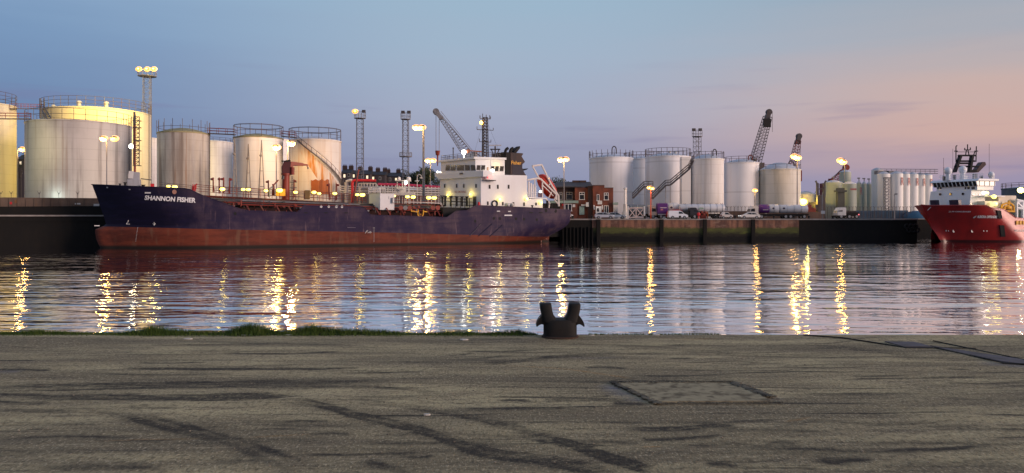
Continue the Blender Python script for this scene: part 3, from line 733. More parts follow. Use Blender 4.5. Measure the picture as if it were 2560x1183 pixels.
t2 = tank('broad grey streaked tank in front, behind the tanker bow', 61, 330, 300, 178, TM['grey'], rail=2.6, dome=.9, group=GL, nrail=30)
t3 = tank('tallest cream tank with cage rail behind the broad grey tank', 100, 378, 268, 215, TM['cream'], rail=2.9, dome=1.6, group=GL, raillv=(.3, .65, 1), nrail=40, vents=((-.2, -.3, 1.6, .5), (.35, -.3, 1.5, .5), (-.6, -.5, .8, .4)))
t4 = tank('thin sliver of white tank between the tall cream and stained tanks', 340, 398, 344, 252, TM['white'], dome=.5, group=GL)
t5 = tank('stained grey tank with bare rail posts beside the tall cream tank', 392, 525, 328, 176, TM['stain'], rail=2.9, dome=1.3, roof=RFM, group=GL, raillv=(.42,), nrail=17)
t6 = tank('low white tank half hidden right of the stained tank', 486, 582, 352, 222, TM['white'], dome=.7, group=GL, rail=1.1, nrail=18)
t7 = tank('white tank with tall open rail behind the deck crane', 583, 708, 340, 178, TM['white'], rail=2.9, dome=1.1, roof=RFM, group=GL, raillv=(.5, .95, 1.0), nrail=14)
t7b = tank('white tank showing only between the two railed tanks', 648, 724, 346, 216, TM['white'], dome=.6, group=GL)
t8 = tank('rust streaked white tank with a winding outside stair', 722, 853, 347, 180, TM['rusty'], rail=2.8, dome=1.1, group=GL, raillv=(.45, .95, 1.0), nrail=16)
helix(t8, 748, 352, 850, 462, M['rail'])
# the rust runs under the stair and the rusted panel low on this tank
def shell_patch(rt, name, fn, px0, px1, mat, off=.03, n=14):
    a0, a1 = phi_of(rt, px0), phi_of(rt, px1); x, Y, r, zt = rt['_d']; vs = []; fs = []
    for k in range(n + 1):
        t = k / n; a = a0 + (a1 - a0) * t; p0, p1 = fn(t); yy = Y - r * math.cos(a)
        for py in (p0, p1): vs.append(tank_front(rt, a, Zp(py, yy), off)); 
        for py in (p0, p1): vs.append(tank_front(rt, a, Zp(py, yy), .001))
        if k: b = 4 * (k - 1); c = 4 * k; fs += [(b, c, c + 1, b + 1), (b + 2, b + 3, c + 3, c + 2), (b, b + 2, c + 2, c), (b + 1, c + 1, c + 3, b + 3)]
    fs += [(0, 1, 3, 2), (4 * n, 4 * n + 2, 4 * n + 3, 4 * n + 1)]
    mb = MB(); mb.add(vs, fs); return mb.build(name, mat, rt)
def rustrun():
    m = MT('rust run'); n = m.noise(m.pos((1.2, 1.2, .12)), 1.1, 5); return m.fin(m.mix(m.step(n, .38, .64), (.68, .62, .55), (.52, .22, .05)), .8)
shell_patch(t8, 'rust_stain', lambda t: (352 + 108 * t + 4, min(352 + 108 * t + 30 + 60 * t, 492)), 752, 846, rustrun(), .012)
shell_patch(t8, 'rusted_panel', lambda t: (450 + 2 * math.sin(t * 19), 486), 778, 822, tank_paint('rusted plate', (.42, .12, .03), (.16, .05, .02), .9, (.55, .3, .15), .5, sc=1.2), .1)
ladder(t2, 322); ladder(t5, 522); ladder(t3, 372)
for a, b, lb, rl in (((330, 0), 0, '', None),)[:0]: pass
p = lambda px, py, Y: P(px, py, Y)
walkway('red railed walkway from the cream edge tank to the tall cream tank', p(30, 271, 186), p(106, 272, 205))
walkway('lower red railed walkway reaching the broad grey tank', p(-20, 296, 168), p(78, 297, 172))
walkway('red railed walkway between the stained tank and the open railed tank', p(522, 333, 176), p(588, 336, 176))
walkway('short red railed walkway to the rust streaked tank', p(704, 340, 178), p(740, 344, 178))
# steep strut on the left of the tall cream tank
mb = MB(); a, b = P(104, 262, 202), P(122, 296, 178)
for k in (-.5, .5): mb.tube(a + V((k, 0, 0)), b + V((k, 0, 0)), .14, n=5)
for k in range(9): q = a.lerp(b, k / 8); mb.tube(q + V((-.5, 0, 0)), q + V((.5, 0, 0)), .06, n=4)
mb.tube(P(100, 246, 202), P(100, 296, 202), .16); mb.tube(P(110, 246, 202), P(110, 290, 202), .16)
tag(mb.build('access_ladder', M['darksteel'], loc=b), 'dark steep access ladder between the broad grey and tall cream tanks', 'ladder')
# loading mast frames against the open railed tank
for k, (pa, pb, pt) in enumerate(((582, 594, 345), (614, 628, 360), (646, 662, 350))):
    mb = MB(); Y = 168.4 - k * .3
    a, b, t = P(pa, 505, Y), P(pb, 505, Y), P((pa + pb) / 2 - (2 if k == 0 else 0), pt, Y); mb.tube(a, t, .16, .10, n=6); mb.tube(b, t, .13, .09, n=6); m0 = a.lerp(t, .75); mb.ell(m0, .35, .35, .3, 8, 5)
    for q in (.25, .5): mb.tube(a.lerp(t, q), b.lerp(t, q), .07, n=4)
    tag(mb.build('tripod_mast', M['steel'], loc=a), ['tallest', 'shortest', 'rightmost'][k] + ' of three narrow grey pipe frames before the open railed tank', 'frame', 'narrow pipe frames before the tanks')

r1 = tank('leftmost white tank of the right group, behind the brick house', 1473, 1583, 392, 192, TM['clean'], rail=1.9, dome=1.0, group=GR, nrail=22, raillv=(.5,))
r2 = tank('white tank set back behind the brick house tank and the stair tank', 1560, 1652, 396, 215, TM['clean'], dome=1.0, rail=1.9, group=GR, raillv=(.5, 1))
r3 = tank('white tank with the steel stair and a flat pale pipe duct', 1613, 1727, 389, 189, TM['clean'], rail=2.0, dome=1.1, group=GR, raillv=(.5, 1), vents=((.0, -.4, .6, .3), (.25, -.4, .5, .3)))
r4 = tank('white tank with rusty rim under the unlit mast', 1725, 1810, 396, 189, TM['white'], rail=1.9, dome=1.3, group=GR, raillv=(.9,), nrail=18)
r5 = tank('plain clean white tank under the tall crane boom', 1810, 1898, 405, 192, TM['clean'], rail=1.5, dome=1.0, group=GR, raillv=(1,), nrail=14)
r6 = tank('moss streaked tank with pointed roof at the end of the row', 1897, 2002, 422, 190, TM['mossy'], rail=1.2, dome=1.9, group=GR, raillv=(1,), nrail=12)
goose(r1, 0, -.3, 3.0, 1.1, M['darksteel']); goose(r4, .2, -.6, 2.4, .9, M['darksteel']); goose(r5, .25, -.5, 1.9, 1.0, M['redrail']); goose(r6, .35, -.3, 2.2, 1.3, M['darksteel'])
mb = MB(); a = P(1704, 392, 178.9); mb.box(Xp(1704, 178.9), Xp(1727, 178.9), 178.9, 181, GZ, a.z); mb.build('pipe_duct', tank_paint('duct', (.82, .80, .77), (.7, .68, .64), .3, (.5, .3, .2), .1, 7.5), r3, bevel=.05)
mb = MB(); 
for k in range(2): mb.tube(P(1735, 420, 179 + k), P(1727, 400, 179 + k), .06)
def stairs():
    Y = 176.0; rt = root('steel_staircase', P(1630, 515, Y), 'dark steel zigzag staircase climbing the white stair tank', 'staircase')
    def flight(a, b, nm):
        mb = MB(); hr = MB(); a, b = P(*a, Y), P(*b, Y)
        for dy in (-.55, .55):
            o = V((0, dy, 0)); mb.tube(a + o, b + o, .17, n=5)
            n = max(2, int((b - a).length / 1.8))
            for k in range(n + 1): q = a.lerp(b, k / n) + o; hr.tube(q, q + V((0, 0, 1.25)), .05, n=4)
            for lv in (.65, 1.25): hr.tube(a + o + V((0, 0, lv)), b + o + V((0, 0, lv)), .06, n=4)
        n = int((b - a).length / .35)
        for k in range(n): q = a.lerp(b, (k + .5) / n); mb.box(q.x - .14, q.x + .14, Y - .55, Y + .55, q.z - .03, q.z + .03)
        mb.build('flight', M['darksteel'], rt); hr.build('handrail', M['darksteel'], rt)
    flight((1630, 498), (1664, 464), 0); flight((1664, 464), (1676, 463), 0); flight((1676, 463), (1722, 424), 0); flight((1722, 424), (1733, 402), 0); flight((1582, 496), (1610, 467), 0); flight((1610, 467), (1632, 467), 0)
    mb = MB()
    for px, py in ((1664, 466), (1676, 465), (1612, 469), (1630, 469), (1700, 446)): mb.tube(P(px, py, Y + .5), P(px, 545, Y + .5), .09, n=5)
    mb.build('support', M['steel'], rt)
stairs()
# low floodlit tank, silos and the far right tank
GS = 'cement silos on the far quay'
r7 = tank('low white tank floodlit yellow beside the moss streaked tank', 1992, 2037, 486, 200, TM['white'], dome=1, group=GR, girder=False)
for lb, pl, pr, pt, Y, mt in (
    ('broad greenish silo at the left of the cement silos', 2060, 2108, 456, 197, 'green'), ('tall greenish silo rising behind the broad greenish ones', 2098, 2128, 430, 205, 'green'),
    ('front greenish silo with faded red lettering', 2104, 2142, 460, 192, 'green'), ('first thin grey silo right of the lettered silo', 2141, 2154, 459, 197, 'green'),
    ('middle of the three thin grey silos', 2154, 2167, 460, 198, 'green'), ('last thin grey silo before the white silos', 2166, 2179, 461, 199, 'green'),
    ('tallest white silo at the back of the white group', 2178, 2208, 425, 205, 'silo'), ('wide bluish white silo at the front of the white group', 2193, 2226, 435, 192, 'silo'),
    ('white silo with lettering, nearest the wide bluish one', 2224, 2258, 434, 192, 'silo'), ('second white lettered silo in the row of five', 2250, 2275, 435, 194, 'silo'),
    ('third white lettered silo in the row of five', 2268, 2296, 436, 196, 'silo'), ('fourth white lettered silo in the row of five', 2288, 2313, 437, 198, 'silo'), ('last white lettered silo beside the red ship', 2304, 2331, 438, 200, 'silo')):
    s = tank(lb, pl, pr, pt, Y, TM[mt], dome=.7, group=GS, name='cement_silo', girder=False)
    if 'lettered' in lb and 'greenish' not in lb or 'lettering, n' in lb:
        x, yy, r, zt = s['_d']; a = .62; c = tank_front(s, a, zt - 2.4, .03); tx = V((math.cos(a), math.sin(a), 0)); mb = MB()
        text_on(mb, 'R', lambda u, v: c + tx * (u - .5) * 1.2 + V((0, 0, v * 2.0 - .6)) + V((0, -.03, 0))); mb.build('lettering', M['redlettering'], s)
    if 'front greenish' in lb:
        x, yy, r, zt = s['_d']; mb = MB(); 
        for k in range(9): a = -.25 + k * .12; q = tank_front(s, a, zt - 1.6, .03); mb.box(q.x - .09, q.x + .09, q.y - .03, q.y + .02, q.z, q.z + .45)
        mb.build('lettering', M['redlettering'], s)
    if 'thin grey' in lb or 'broad greenish' in lb:
        x, yy, r, zt = s['_d']; mb = MB(); mb.tube((x, yy, zt + .5), (x, yy, zt + 1.6), .12); mb.box(x - .4, x + .2, yy - .2, yy + .2, zt + 1.3, zt + 1.6); mb.build('roof_vent', M['steel'], s)
mb = MB(); a = P(2103, 470, 188); mb.box(a.x - .9, a.x + .9, 188, 189, GZ, a.z); mb.box(a.x - 1.3, a.x + 1.3, 187.6, 189.4, Zp(480, 188), Zp(476, 188)); tag(mb.build('elevator_leg', paint('dark elevator', (.07, .075, .06)), loc=(a.x, 188.5, GZ)), 'dark vertical conveyor casing between the greenish silos', 'conveyor')
mb = MB(); a = P(2222, 444, 187); mb.lattice((a.x, 188, GZ), (a.x, 188, a.z), 1.1, 1.1, 12, .09); mb.box(a.x - .8, a.x + .8, 187.5, 188.5, a.z - .1, a.z + .1); tag(mb.build('ladder_tower', M['steel'], loc=(a.x, 188, GZ)), 'grey ladder tower climbing between the white silos', 'ladder')
mb = MB(); Y = 196
for px in np.arange(2205, 2345, 12): q = P(px, 434, Y); mb.tube(q, q + V((0, 0, 1.1)), .06, n=4)
for h in (0, .6, 1.1): mb.tube(P(2200, 433, Y) + V((0, 0, h)), P(2345, 434, Y) + V((0, 0, h)), .08, n=4)
mb.box(Xp(2190, Y), Xp(2212, Y), Y - 1, Y + 1, Zp(436, Y), Zp(427, Y)); mb.box(Xp(2218, Y), Xp(2230, Y), Y - 1, Y + 1, Zp(436, Y), Zp(427.5, Y))
tag(mb.build('silo_gantry', M['steel'], loc=P(2200, 433, Y)), 'grey railed gantry along the tops of the white silos', 'gantry')
# five blue bund panels and the blue domed tank
BL = paint('blue sheeting', (.035, .12, .21), (.03, .06, .09), .6, .6, .6)
for k, (p0, p1) in enumerate(((2112, 2140), (2141, 2186), (2187, 2232), (2233, 2270))):
    mb = MB(); Y = 183.5; mb.box(Xp(p0, Y), Xp(p1, Y), Y, Y + .5, GZ, Zp(527 - (k > 1), Y)); 
    for px in np.arange(p0, p1, 5): x = Xp(px, Y); mb.box(x, x + .1, Y - .08, Y, GZ + .05, Zp(528, Y))
    lb = ['dull grey end panel of the sheeted fence before the greenish silos', 'dull blue sheeted fence panel before the thin grey silos', 'blue sheeted fence panel before the wide white silo', 'blue sheeted fence panel next to the blue dome'][k]
    tag(mb.build('sheet_fence', BL if k else M['darksteel'], loc=(Xp(p0, Y), Y, GZ)), lb, 'fence', 'sheeted fence before the silos')
mb = MB(); a = P(2302, 540, 181); mb.lathe((a.x, 183, GZ), [(3.4, 0), (3.3, .5), (2.7, 1.15), (1.9, 1.65), (.9, 1.9), (.05, 1.95)], 28, cap=False)
tag(mb.build('blue_dome', BL, loc=(a.x, 183, GZ), smooth=True), 'blue domed cover on the quay beside the red ship', 'cover')
tR = tank('dark slate tank cut by the right edge of the view', 2503, 2720, 468, 215, TM['slate'], rail=1.5, dome=.8, raillv=(.5, 1))
# ------------------------------------------------------------------ lamps and masts
def lens(parent, c, rx, rz, mat, name='lens'):
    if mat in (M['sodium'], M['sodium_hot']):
        b = MB(); b.ell(c + V((0, .3 + rx * .35, 0)), rx * 2.0, rx * .4, rz * 2.05, 16, 8); b.build('halo', M['halo' if mat == M['sodium'] else 'halo_hot'], parent, smooth=True)  # added glowing halo behind the lens, standing in for glare
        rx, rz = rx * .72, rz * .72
    mb = MB(); mb.ell(c, rx, rx * .7, rz, 14, 8); return mb.build(name, mat, parent, smooth=True)
def street_lamp(label, px, py, Y, heads, mat='sodium', watts=500, arm=True, pole_r=.11, light=True, base=None, scale=1.0, pole_mat=None, py_base=None):
    zb = GZ if base is None else base; x = Xp(px, Y); zt = Zp(py, Y)
    rt = root('street_lamp', (x, Y, zb), label, 'street lamp', 'tall street lamps on the far quay')
    mb = MB(); mb.tube((x, Y, zb), (x, Y, zt - .1), pole_r * 1.3, pole_r * .8, n=8); mb.build('pole', pole_mat or M['steel'], rt, smooth=True)
    for k, (hx, hy) in enumerate(heads):
        c = P(hx, hy, Y - .25)
        mb = MB(); mb.tube((x, Y, zt - .1), c + V((0, .1, .35 * scale)), .06, n=6); mb.build('arm', M['steel'], rt)
        mb = MB(); mb.ell(c + V((0, .15, .26 * scale)), .62 * scale, .4 * scale, .2 * scale, 12, 6); hd = mb.build('lamp_head', M['darksteel'], rt, smooth=True)
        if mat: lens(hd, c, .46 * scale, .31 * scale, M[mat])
        if mat and light and k == 0: point('lamp_light', c + V((0, -.9, -.5)), SOD, watts, rt, .5)
    return rt
street_lamp('twin headed orange lamp in front of the broad grey tank', 267, 346, 150, [(256, 346), (284, 346)], watts=1500)
street_lamp('single orange lamp beside the cream edge tank', 44, 374, 176, [(52, 373)], 'sodium', 900)
street_lamp('orange lamp on a thin pole before the open railed tank', 691, 360, 160, [(689, 368)], 'sodium', 1600, scale=1.15)
street_lamp('orange lamp at the shoulder of the rust streaked tank', 719, 350, 165, [(727, 359)], 'sodium', 5200, scale=.95)
street_lamp('tall twin headed lamp on a thick pole left of the wheelhouse', 1059, 312, 156, [(1040, 318), (1054, 318)], 'sodium', 1500, pole_r=.26)
street_lamp('oval lamp on a thin pole just left of the wheelhouse', 1076, 398, 196, [(1070, 401), (1082, 401)], 'sodium', 1500)
street_lamp('orange lamp on a tall pole between lifeboat and brick house', 1410, 392, 171, [(1403, 399), (1414, 398)], 'sodium', 1800)
street_lamp('short orange lamp by the white gate and steel staircase', 1627, 462, 170.5, [(1624, 469), (1631, 471)], 'sodium', 400, scale=.6, pole_mat=M['orange'])
street_lamp('small orange lamp before the plain clean tank', 1887, 472, 171, [(1889, 476)], 'sodium', 300, scale=.7)
street_lamp('large bright orange lamp above the moss streaked tank', 1993, 392, 178, [(1988, 391), (1996, 394)], 'sodium_hot', 900, scale=1.1)
street_lamp('bright orange lamp above the tall greenish silo', 2111, 396, 192, [(2103, 401), (2110, 405)], 'sodium_hot', 500, scale=1.15)
street_lamp('unlit curved lamp pole before the wide white silo', 2236, 486, 181, [(2241, 487)], None, scale=.7)
street_lamp('unlit pole with a small white sign left of the silos', 2056, 480, 168, [(2056, 481)], None, scale=.3)
mb = MB(); q = P(2056, 531, 167.7); mb.box(q.x - .3, q.x + .6, q.y, q.y + .06, q.z - .35, q.z + .35); tag(mb.build('pole_sign', M['white2'], loc=q), 'small pale sign fixed to the unlit pole left of the silos', 'sign')
# tall lattice floodlight masts
def mast(label, px, py, Y, lit, mat=None, w=1.6, wp=2.6, watts=0, target=None, spec=0):
    x = Xp(px, Y); zt = Zp(py, Y); mat = mat or M['steel']
    rt = root('floodlight_mast', (x, Y, GZ), label, 'floodlight mast', 'lattice floodlight masts')
    mb = MB(); mb.lattice((x, Y, GZ), (x, Y, zt - 3.2), w * 1.1, w, int((zt - GZ) / 1.7), .085, .04, side=(1, .3, 0)); mb.tube((x + w * .3, Y, GZ), (x + w * .3, Y, zt - 3), .07); mb.build('tower', mat, rt)
    mb = MB(); mb.lathe((x, Y, zt - 3.2), [(wp / 2 * .6, 0), (wp / 2, .12), (wp / 2, .25), (.05, .25)], 16)
    for k in range(12):
        a = 2 * math.pi * k / 12; q = V((x + wp / 2 * math.cos(a), Y + wp / 2 * math.sin(a), zt - 3)); mb.tube(q, q + V((0, 0, 1.9)), .06, n=4)
        a2 = a + math.pi / 6; q2 = V((x + wp / 2 * math.cos(a2), Y + wp / 2 * math.sin(a2), zt - 3))
        for h in (.9, 1.9): mb.tube(q + V((0, 0, h)), q2 + V((0, 0, h)), .06, n=4)
    mb.build('platform', mat, rt)
    for k, (hx, on) in enumerate(lit):
        c = P(hx, py + 6, Y - wp / 2 - .2)
        mb = MB(); mb.box(c.x - .55, c.x + .55, c.y, c.y + .5, c.z - .4, c.z + .4); hd = mb.build('lamp_head', M['darksteel'], rt, bevel=.06)
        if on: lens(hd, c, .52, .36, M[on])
    return rt
m1 = mast('tall yellow lit floodlight mast with three lamps behind the cream tank', 368, 166, 222, [(345, 'sodium_hot'), (366, 'sodium_hot'), (383, 'sodium_hot')], w=2.0, wp=5.2)
mast('floodlight mast with one orange lamp right of the rust streaked tank', 900, 272, 232, [(887, 'sodium_hot'), (909, None)], w=2.0, wp=3.6)
mm = mast('unlit lattice mast beside the tall twin lamp', 1014, 274, 228, [(1007, None), (1022, None)], w=1.7, wp=3.0)
mast('short unlit lattice mast rising behind the right tanks', 1743, 318, 236, [(1735, None), (1751, None)], w=1.8, wp=3.2)
mb = MB(); x = Xp(1013, 227); z = Zp(392, 227); mb.lathe((x, 228, z), [(1.9, 0), (1.9, .2)], 12)
for k in range(12): a = k * math.pi / 6; mb.tube((x + 1.9 * math.cos(a), 228 + 1.9 * math.sin(a), z), (x + 1.9 * math.cos(a), 228 + 1.9 * math.sin(a), z + 1.3), .06, n=4)
mb.lathe((x, 228, z + 1.3), [(1.9, 0), (1.9, .1), (1.8, .1), (1.8, 0)], 12, cap=False); mb.build('lower_platform', M['steel'], mm)
point('mast_light', P(366, 184, 215), YEL, 1500, m1, .5)
# floodlights washing the cream tanks
spot('flood', P(375, 185, 200) + V((0, -6, 0)), P(300, 380, 205), (1, .68, .09), 46000, 120, m1, .6)
spot('flood_left', P(240, 220, 196) + V((3, -9, 6)), P(250, 320, 205), (1, .68, .09), 20000, 130, m1, .6)
spot('flood_edge', P(30, 330, 146), P(-40, 400, 178), (1, .84, .36), 16000, 80, t1, .6)
point('work_light', P(250, 488, 163), (.85, 1, .75), 420, t2, .4); point('work_light', P(130, 490, 165), (.8, 1, .85), 240, t2, .4)
point('flood', P(2018, 500, 190), (1, .80, .20), 700, r7, .5)
mb = MB(); mb.ell(P(2008, 505, 192), 1.0, .5, .8, 12, 8); mb.build('floodlight', M['sodium_hot'], r7, smooth=True)
mb = MB(); mb.ell(P(2552, 476, 204), 1.0, .5, .8, 12, 8); mb.build('floodlight', emit('greenish flood', (1, .85, .12), 3), tR, smooth=True); point('flood', P(2549, 476, 202), (1, .85, .3), 3500, tR, .5)
mb = MB(); mb.ell(P(328, 366, 170), .55, .4, .55, 12, 8); mb.tube(P(328, 366, 170), P(330, 366, 177), .06); 
mb.build('bulkhead_lamp', M['whiteglow'], t2, smooth=True); point('bulkhead_light', P(330, 362, 168.5), (1, .75, .4), 260, t2)

# ------------------------------------------------------------------ harbour cranes
def crane(label, base, foot, head, Y, w0, w1, mat, headmat, hook=None, cables=(), nseg=16, r=.09):
    rt = root('harbour_crane', P(base[0], 545, Y), label, 'crane', 'harbour cranes')
    a, b = P(*foot, Y), P(*head, Y)
    mb = MB(); mb.lattice(a, b, w0, w1, nseg, r, r * .55, side=(0, 1, 0)); mb.build('boom', mat, rt)
    g = P(base[0], 545, Y); g.z = GZ
    mb = MB(); mb.tube(g, V((g.x, Y, a.z + 1)), 1.3, .9, n=10); mb.box(g.x - 2.6, g.x + 2.6, Y - 2.5, Y + 2.5, a.z - 4, a.z - .4); mb.build('tower', mat, rt)
    mb = MB(); d = (b - a).normalized(); mb.ppd(b - V((.7, .6, 0)) - d * 1.2, V((1.4, 0, 0)), V((0, 1.2, 0)), d * 3.0); mb.tube(b + V((0, -.5, 0)) + d * 1.5, b + V((0, .5, 0)) + d * 1.5, .95, n=14); mb.build('boom_head', headmat, rt)
    for p0, p1 in cables: o = MB(); o.tube(P(*p0, Y), P(*p1, Y), .07, n=4); o.build('cable', M['steel'], rt)
    if hook:
        q = P(*hook, Y); mb = MB(); mb.tube(q + V((0, 0, .8)), q + V((0, 0, -.5)), .75, .55, n=8); mb.tube(q + V((0, 0, -.5)), q + V((0, 0, -3.6)), .25, .12, n=6); mb.build('hook_block', M['pipered'], rt)
    return rt
crane('grey harbour crane leaning left over the wheelhouse with a red hook block', (1186, 0), (1172, 390), (1098, 290), 214, 2.8, .8, M['steel'], M['steel'], (1094, 384), (((1090, 285), (1090, 384)), ((1098, 287), (1098, 384)), ((1098, 280), (1178, 378)), ((1102, 278), (1184, 380)), ((1103, 286), (1150, 372))))
crane('dark lattice crane boom rising above the plain clean tank', (1884, 0), (1888, 405), (1919, 292), 232, 3.0, 2.2, M['rail'], M['darksteel'], None, (((1931, 278), (1931, 330)), ((1926, 284), (1886, 396)), ((1919, 292), (1878, 396))), 15)
crane('smaller reddish crane boom behind the moss streaked tank', (1978, 0), (1980, 424), (1995, 352), 245, 2.2, 1.5, M['redrail'], M['darksteel'], None, (((1990, 346), (1988, 424)), ((2001, 346), (2002, 424))), 10)
crane('low red crane boom angled right behind the greenish silos', (2078, 0), (2083, 455), (2107, 428), 230, 1.6, 1.2, M['pipered'], M['pipered'], None, (((2107, 426), (2052, 464)), ((2104, 424), (2060, 462))), 7)
# black box high on the second crane's boom
mb = MB(); q = P(1917, 308, 230.5); mb.box(q.x - 1.1, q.x + 1.1, q.y - .6, q.y + .2, q.z - 1.3, q.z + 1.3); tag(mb.build('boom_cabinet', M['black'], loc=q), 'black square cabinet fixed high on the dark lattice crane boom', 'cabinet')
# forked dark post
mb = MB(); Y = 188; x = Xp(2052, Y); zt = Zp(458, Y)
for sg in (-1, 1): mb.box(x + sg * .85 - .26, x + sg * .85 + .26, Y - .3, Y + .3, Zp(488, Y), zt); mb.tube((x + sg * .85, Y, zt - .3), (x + sg * 1.3, Y, zt + .6), .25)
mb.box(x - .6, x + .6, Y - .2, Y + .2, Zp(474, Y), Zp(471.5, Y)); mb.box(x - 1.0, x + 1.0, Y - .5, Y + .5, GZ, Zp(488, Y)); mb.box(x - 1.6, x - .9, Y - .5, Y + .5, Zp(524, Y), Zp(512, Y))
tag(mb.build('forked_tower', M['darksteel'], loc=(x, Y, GZ)), 'dark forked steel tower left of the greenish silos', 'tower')

# ------------------------------------------------------------------ brick house and neighbours
BR = MT('red brick'); _b = BR.n('ShaderNodeTexBrick'); BR.L.new(BR.pos((1, 1, 1)), _b.inputs['Vector'])
_n = BR.noise(BR.pos(), .8, 5); BRM = BR.fin(BR.mix(BR.step(_n, .35, .7), (.17, .052, .032), (.095, .034, .025)), .85)
SL = paint('dark slate', (.03, .032, .04), (.02, .02, .022), .5, 1, .7)
DB = paint('dark brick in shade', (.05, .03, .028), (.03, .02, .02), .5, .8, .9)  # darker copy of the brick, its shade put into the colour
def wallbox(mb, p0, p1, py0, Y, d, pyb=None): mb.box(Xp(p0, Y), Xp(p1, Y), Y, Y + d, GZ if pyb is None else Zp(pyb, Y), Zp(py0, Y))
def window(rt, p0, p1, py0, py1, Y, style='sash', glass=None, frame=None):
    x0, x1, z0, z1 = Xp(p0, Y), Xp(p1, Y), Zp(py1, Y), Zp(py0, Y); fm = MB(); w = .11
    fm.box(x0, x0 + w, Y - .06, Y, z0, z1); fm.box(x1 - w, x1, Y - .06, Y, z0, z1); fm.box(x0 + w, x1 - w, Y - .06, Y, z1 - w, z1); fm.box(x0 - .1, x1 + .1, Y - .14, Y, z0 - .12, z0)
    if style == 'sash': zz = z0 + (z1 - z0) * .62; fm.box(x0 + w, x1 - w, Y - .06, Y, zz, zz + .12); fm.box((x0 + x1) / 2 - .05, (x0 + x1) / 2 + .05, Y - .06, Y, zz + .12, z1 - w)
    if style == 'pair': fm.box((x0 + x1) / 2 - .06, (x0 + x1) / 2 + .06, Y - .06, Y, z0, z1 - w)
    f = fm.build('window', frame or M['white'], rt)
    g = MB(); g.box(x0 + w, x1 - w, Y - .03, Y - .005, z0, z1 - w); g.build('pane', glass or M['glass'], f); return f
HY = 176.0
hb_ = root('brick_house', (Xp(1485, HY), HY, GZ), 'two storey red brick house with white door left of the tanks', 'house')
mb = MB(); wallbox(mb, 1482.5, 1511, 464, HY, 8); wallbox(mb, 1511, 1533, 470.5, HY + .01, 7.9); mb.build('wall', BRM, hb_)
mb = MB(); wallbox(mb, 1482, 1511.4, 462.6, HY - .1, 8.2, 464); wallbox(mb, 1511.4, 1533.6, 469, HY - .1, 8.1, 470.5); mb.build('parapet', M['darksteel'], hb_)
for w in ((1510, 1521.5, 482, 499.5), (1492, 1498.5, 486, 501.5)): window(hb_, *w, HY - .002, 'sash' if w[0] > 1500 else '')
window(hb_, 1510, 1521.5, 514, 532, HY - .002, 'pair'); 
mb = MB(); mb.box(Xp(1489, HY), Xp(1503, HY), HY - .5, HY, GZ, Zp(516, HY)); dr = mb.build('door', M['white'], hb_, bevel=.04)
mb = MB(); q = P(1495, 525, HY - .52); mb.ell(q, .28, .04, .5, 12, 8); mb.build('door_window', M['glass'], dr)
mb = MB(); mb.box(Xp(1494, HY), Xp(1505, HY), HY - .16, HY - .01, Zp(511, HY), Zp(502, HY)); sg = mb.build('house_sign', M['white2'], hb_)
for a, b in ((1484, 1486.6), (1504.6, 1507)): mb = MB(); mb.box(Xp(a, HY), Xp(b, HY), HY - .12, HY, Zp(524, HY), Zp(513, HY)); mb.build('side_panel', M['white'], hb_)
ob = root('dark_house', (Xp(1450, HY + 1), HY + 1, GZ), 'dark brick house with slate roof between lifeboat and brick house', 'house')
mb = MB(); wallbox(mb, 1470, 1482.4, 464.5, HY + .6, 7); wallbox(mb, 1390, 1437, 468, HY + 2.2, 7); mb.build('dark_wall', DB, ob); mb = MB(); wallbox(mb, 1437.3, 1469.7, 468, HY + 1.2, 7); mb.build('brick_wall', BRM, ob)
mb = MB(); Y = HY + 1
q = [P(1380, 469, HY + .9), P(1482, 467.5, HY + .9), P(1476, 457, HY + 6), P(1392, 457, HY + 6)]; mb.prism(q, (0, .2, .25)); mb.build('roof', SL, ob)
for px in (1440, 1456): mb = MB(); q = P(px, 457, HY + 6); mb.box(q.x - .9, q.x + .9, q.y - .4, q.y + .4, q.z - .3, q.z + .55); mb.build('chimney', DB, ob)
window(ob, 1448, 1461.5, 480.5, 498.5, HY + 1.19, 'sash'); window(ob, 1415.5, 1431, 480.5, 498, HY + 2.19, 'sash', frame=M['steel']); window(ob, 1398, 1406, 481, 498, HY + 2.19, 'sash', frame=M['steel'])
ex = root('shop_front', (Xp(1420, 173), 173, GZ), 'low brick extension with pale green fascia beside the tanker stern', 'shop')
mb = MB(); wallbox(mb, 1380, 1443, 508, 173.4, 4.5); mb.build('wall', BRM, ex)
mb = MB(); wallbox(mb, 1376, 1446, 501.5, 173.0, 5, 508); mb.build('fascia', paint('pale green fascia', (.22, .32, .29), (.1, .14, .13), .4, 2), ex)
window(ex, 1412, 1429.5, 510, 527, 173.39, 'pair'); window(ex, 1381, 1390, 511, 520, 173.39, ''); 
mb = MB(); wallbox(mb, 1405, 1411, 510, 173.2, .15, 514); mb.build('alarm_box', M['redlamp'], ex)
mb = MB(); wallbox(mb, 1431.5, 1438, 511, 173.25, .1, 518); mb.build('notice', M['white2'], ex)
mb = MB(); wallbox(mb, 1448.5, 1461, 516, HY + .9, .2, 537); dd = mb.build('door', paint('pale teal door', (.24, .36, .34), (.15, .2, .2), .3, 2), ob); 
mb = MB(); wallbox(mb, 1453, 1464, 511, HY + .7, .2, 515); mb.build('door_canopy', M['white2'], ob)
mb = MB(); wallbox(mb, 1465, 1472, 506, HY + .2, .15, 517); mb.build('hanging_sign', M['white2'], ob)
point('porch_light', P(1455, 525, 174.5), (1, .95, .8), 18, ob); point('porch_light', P(1495, 512, 173.6), (1, .92, .8), 25, hb_)
pp = root('white_kiosk', (Xp(1538, 176), 176, GZ), 'white kiosk with two arched doors beside the brick house', 'kiosk')
mb = MB(); wallbox(mb, 1533.8, 1544.5, 512, 175.6, 3); mb.build('wall', M['white'], pp)
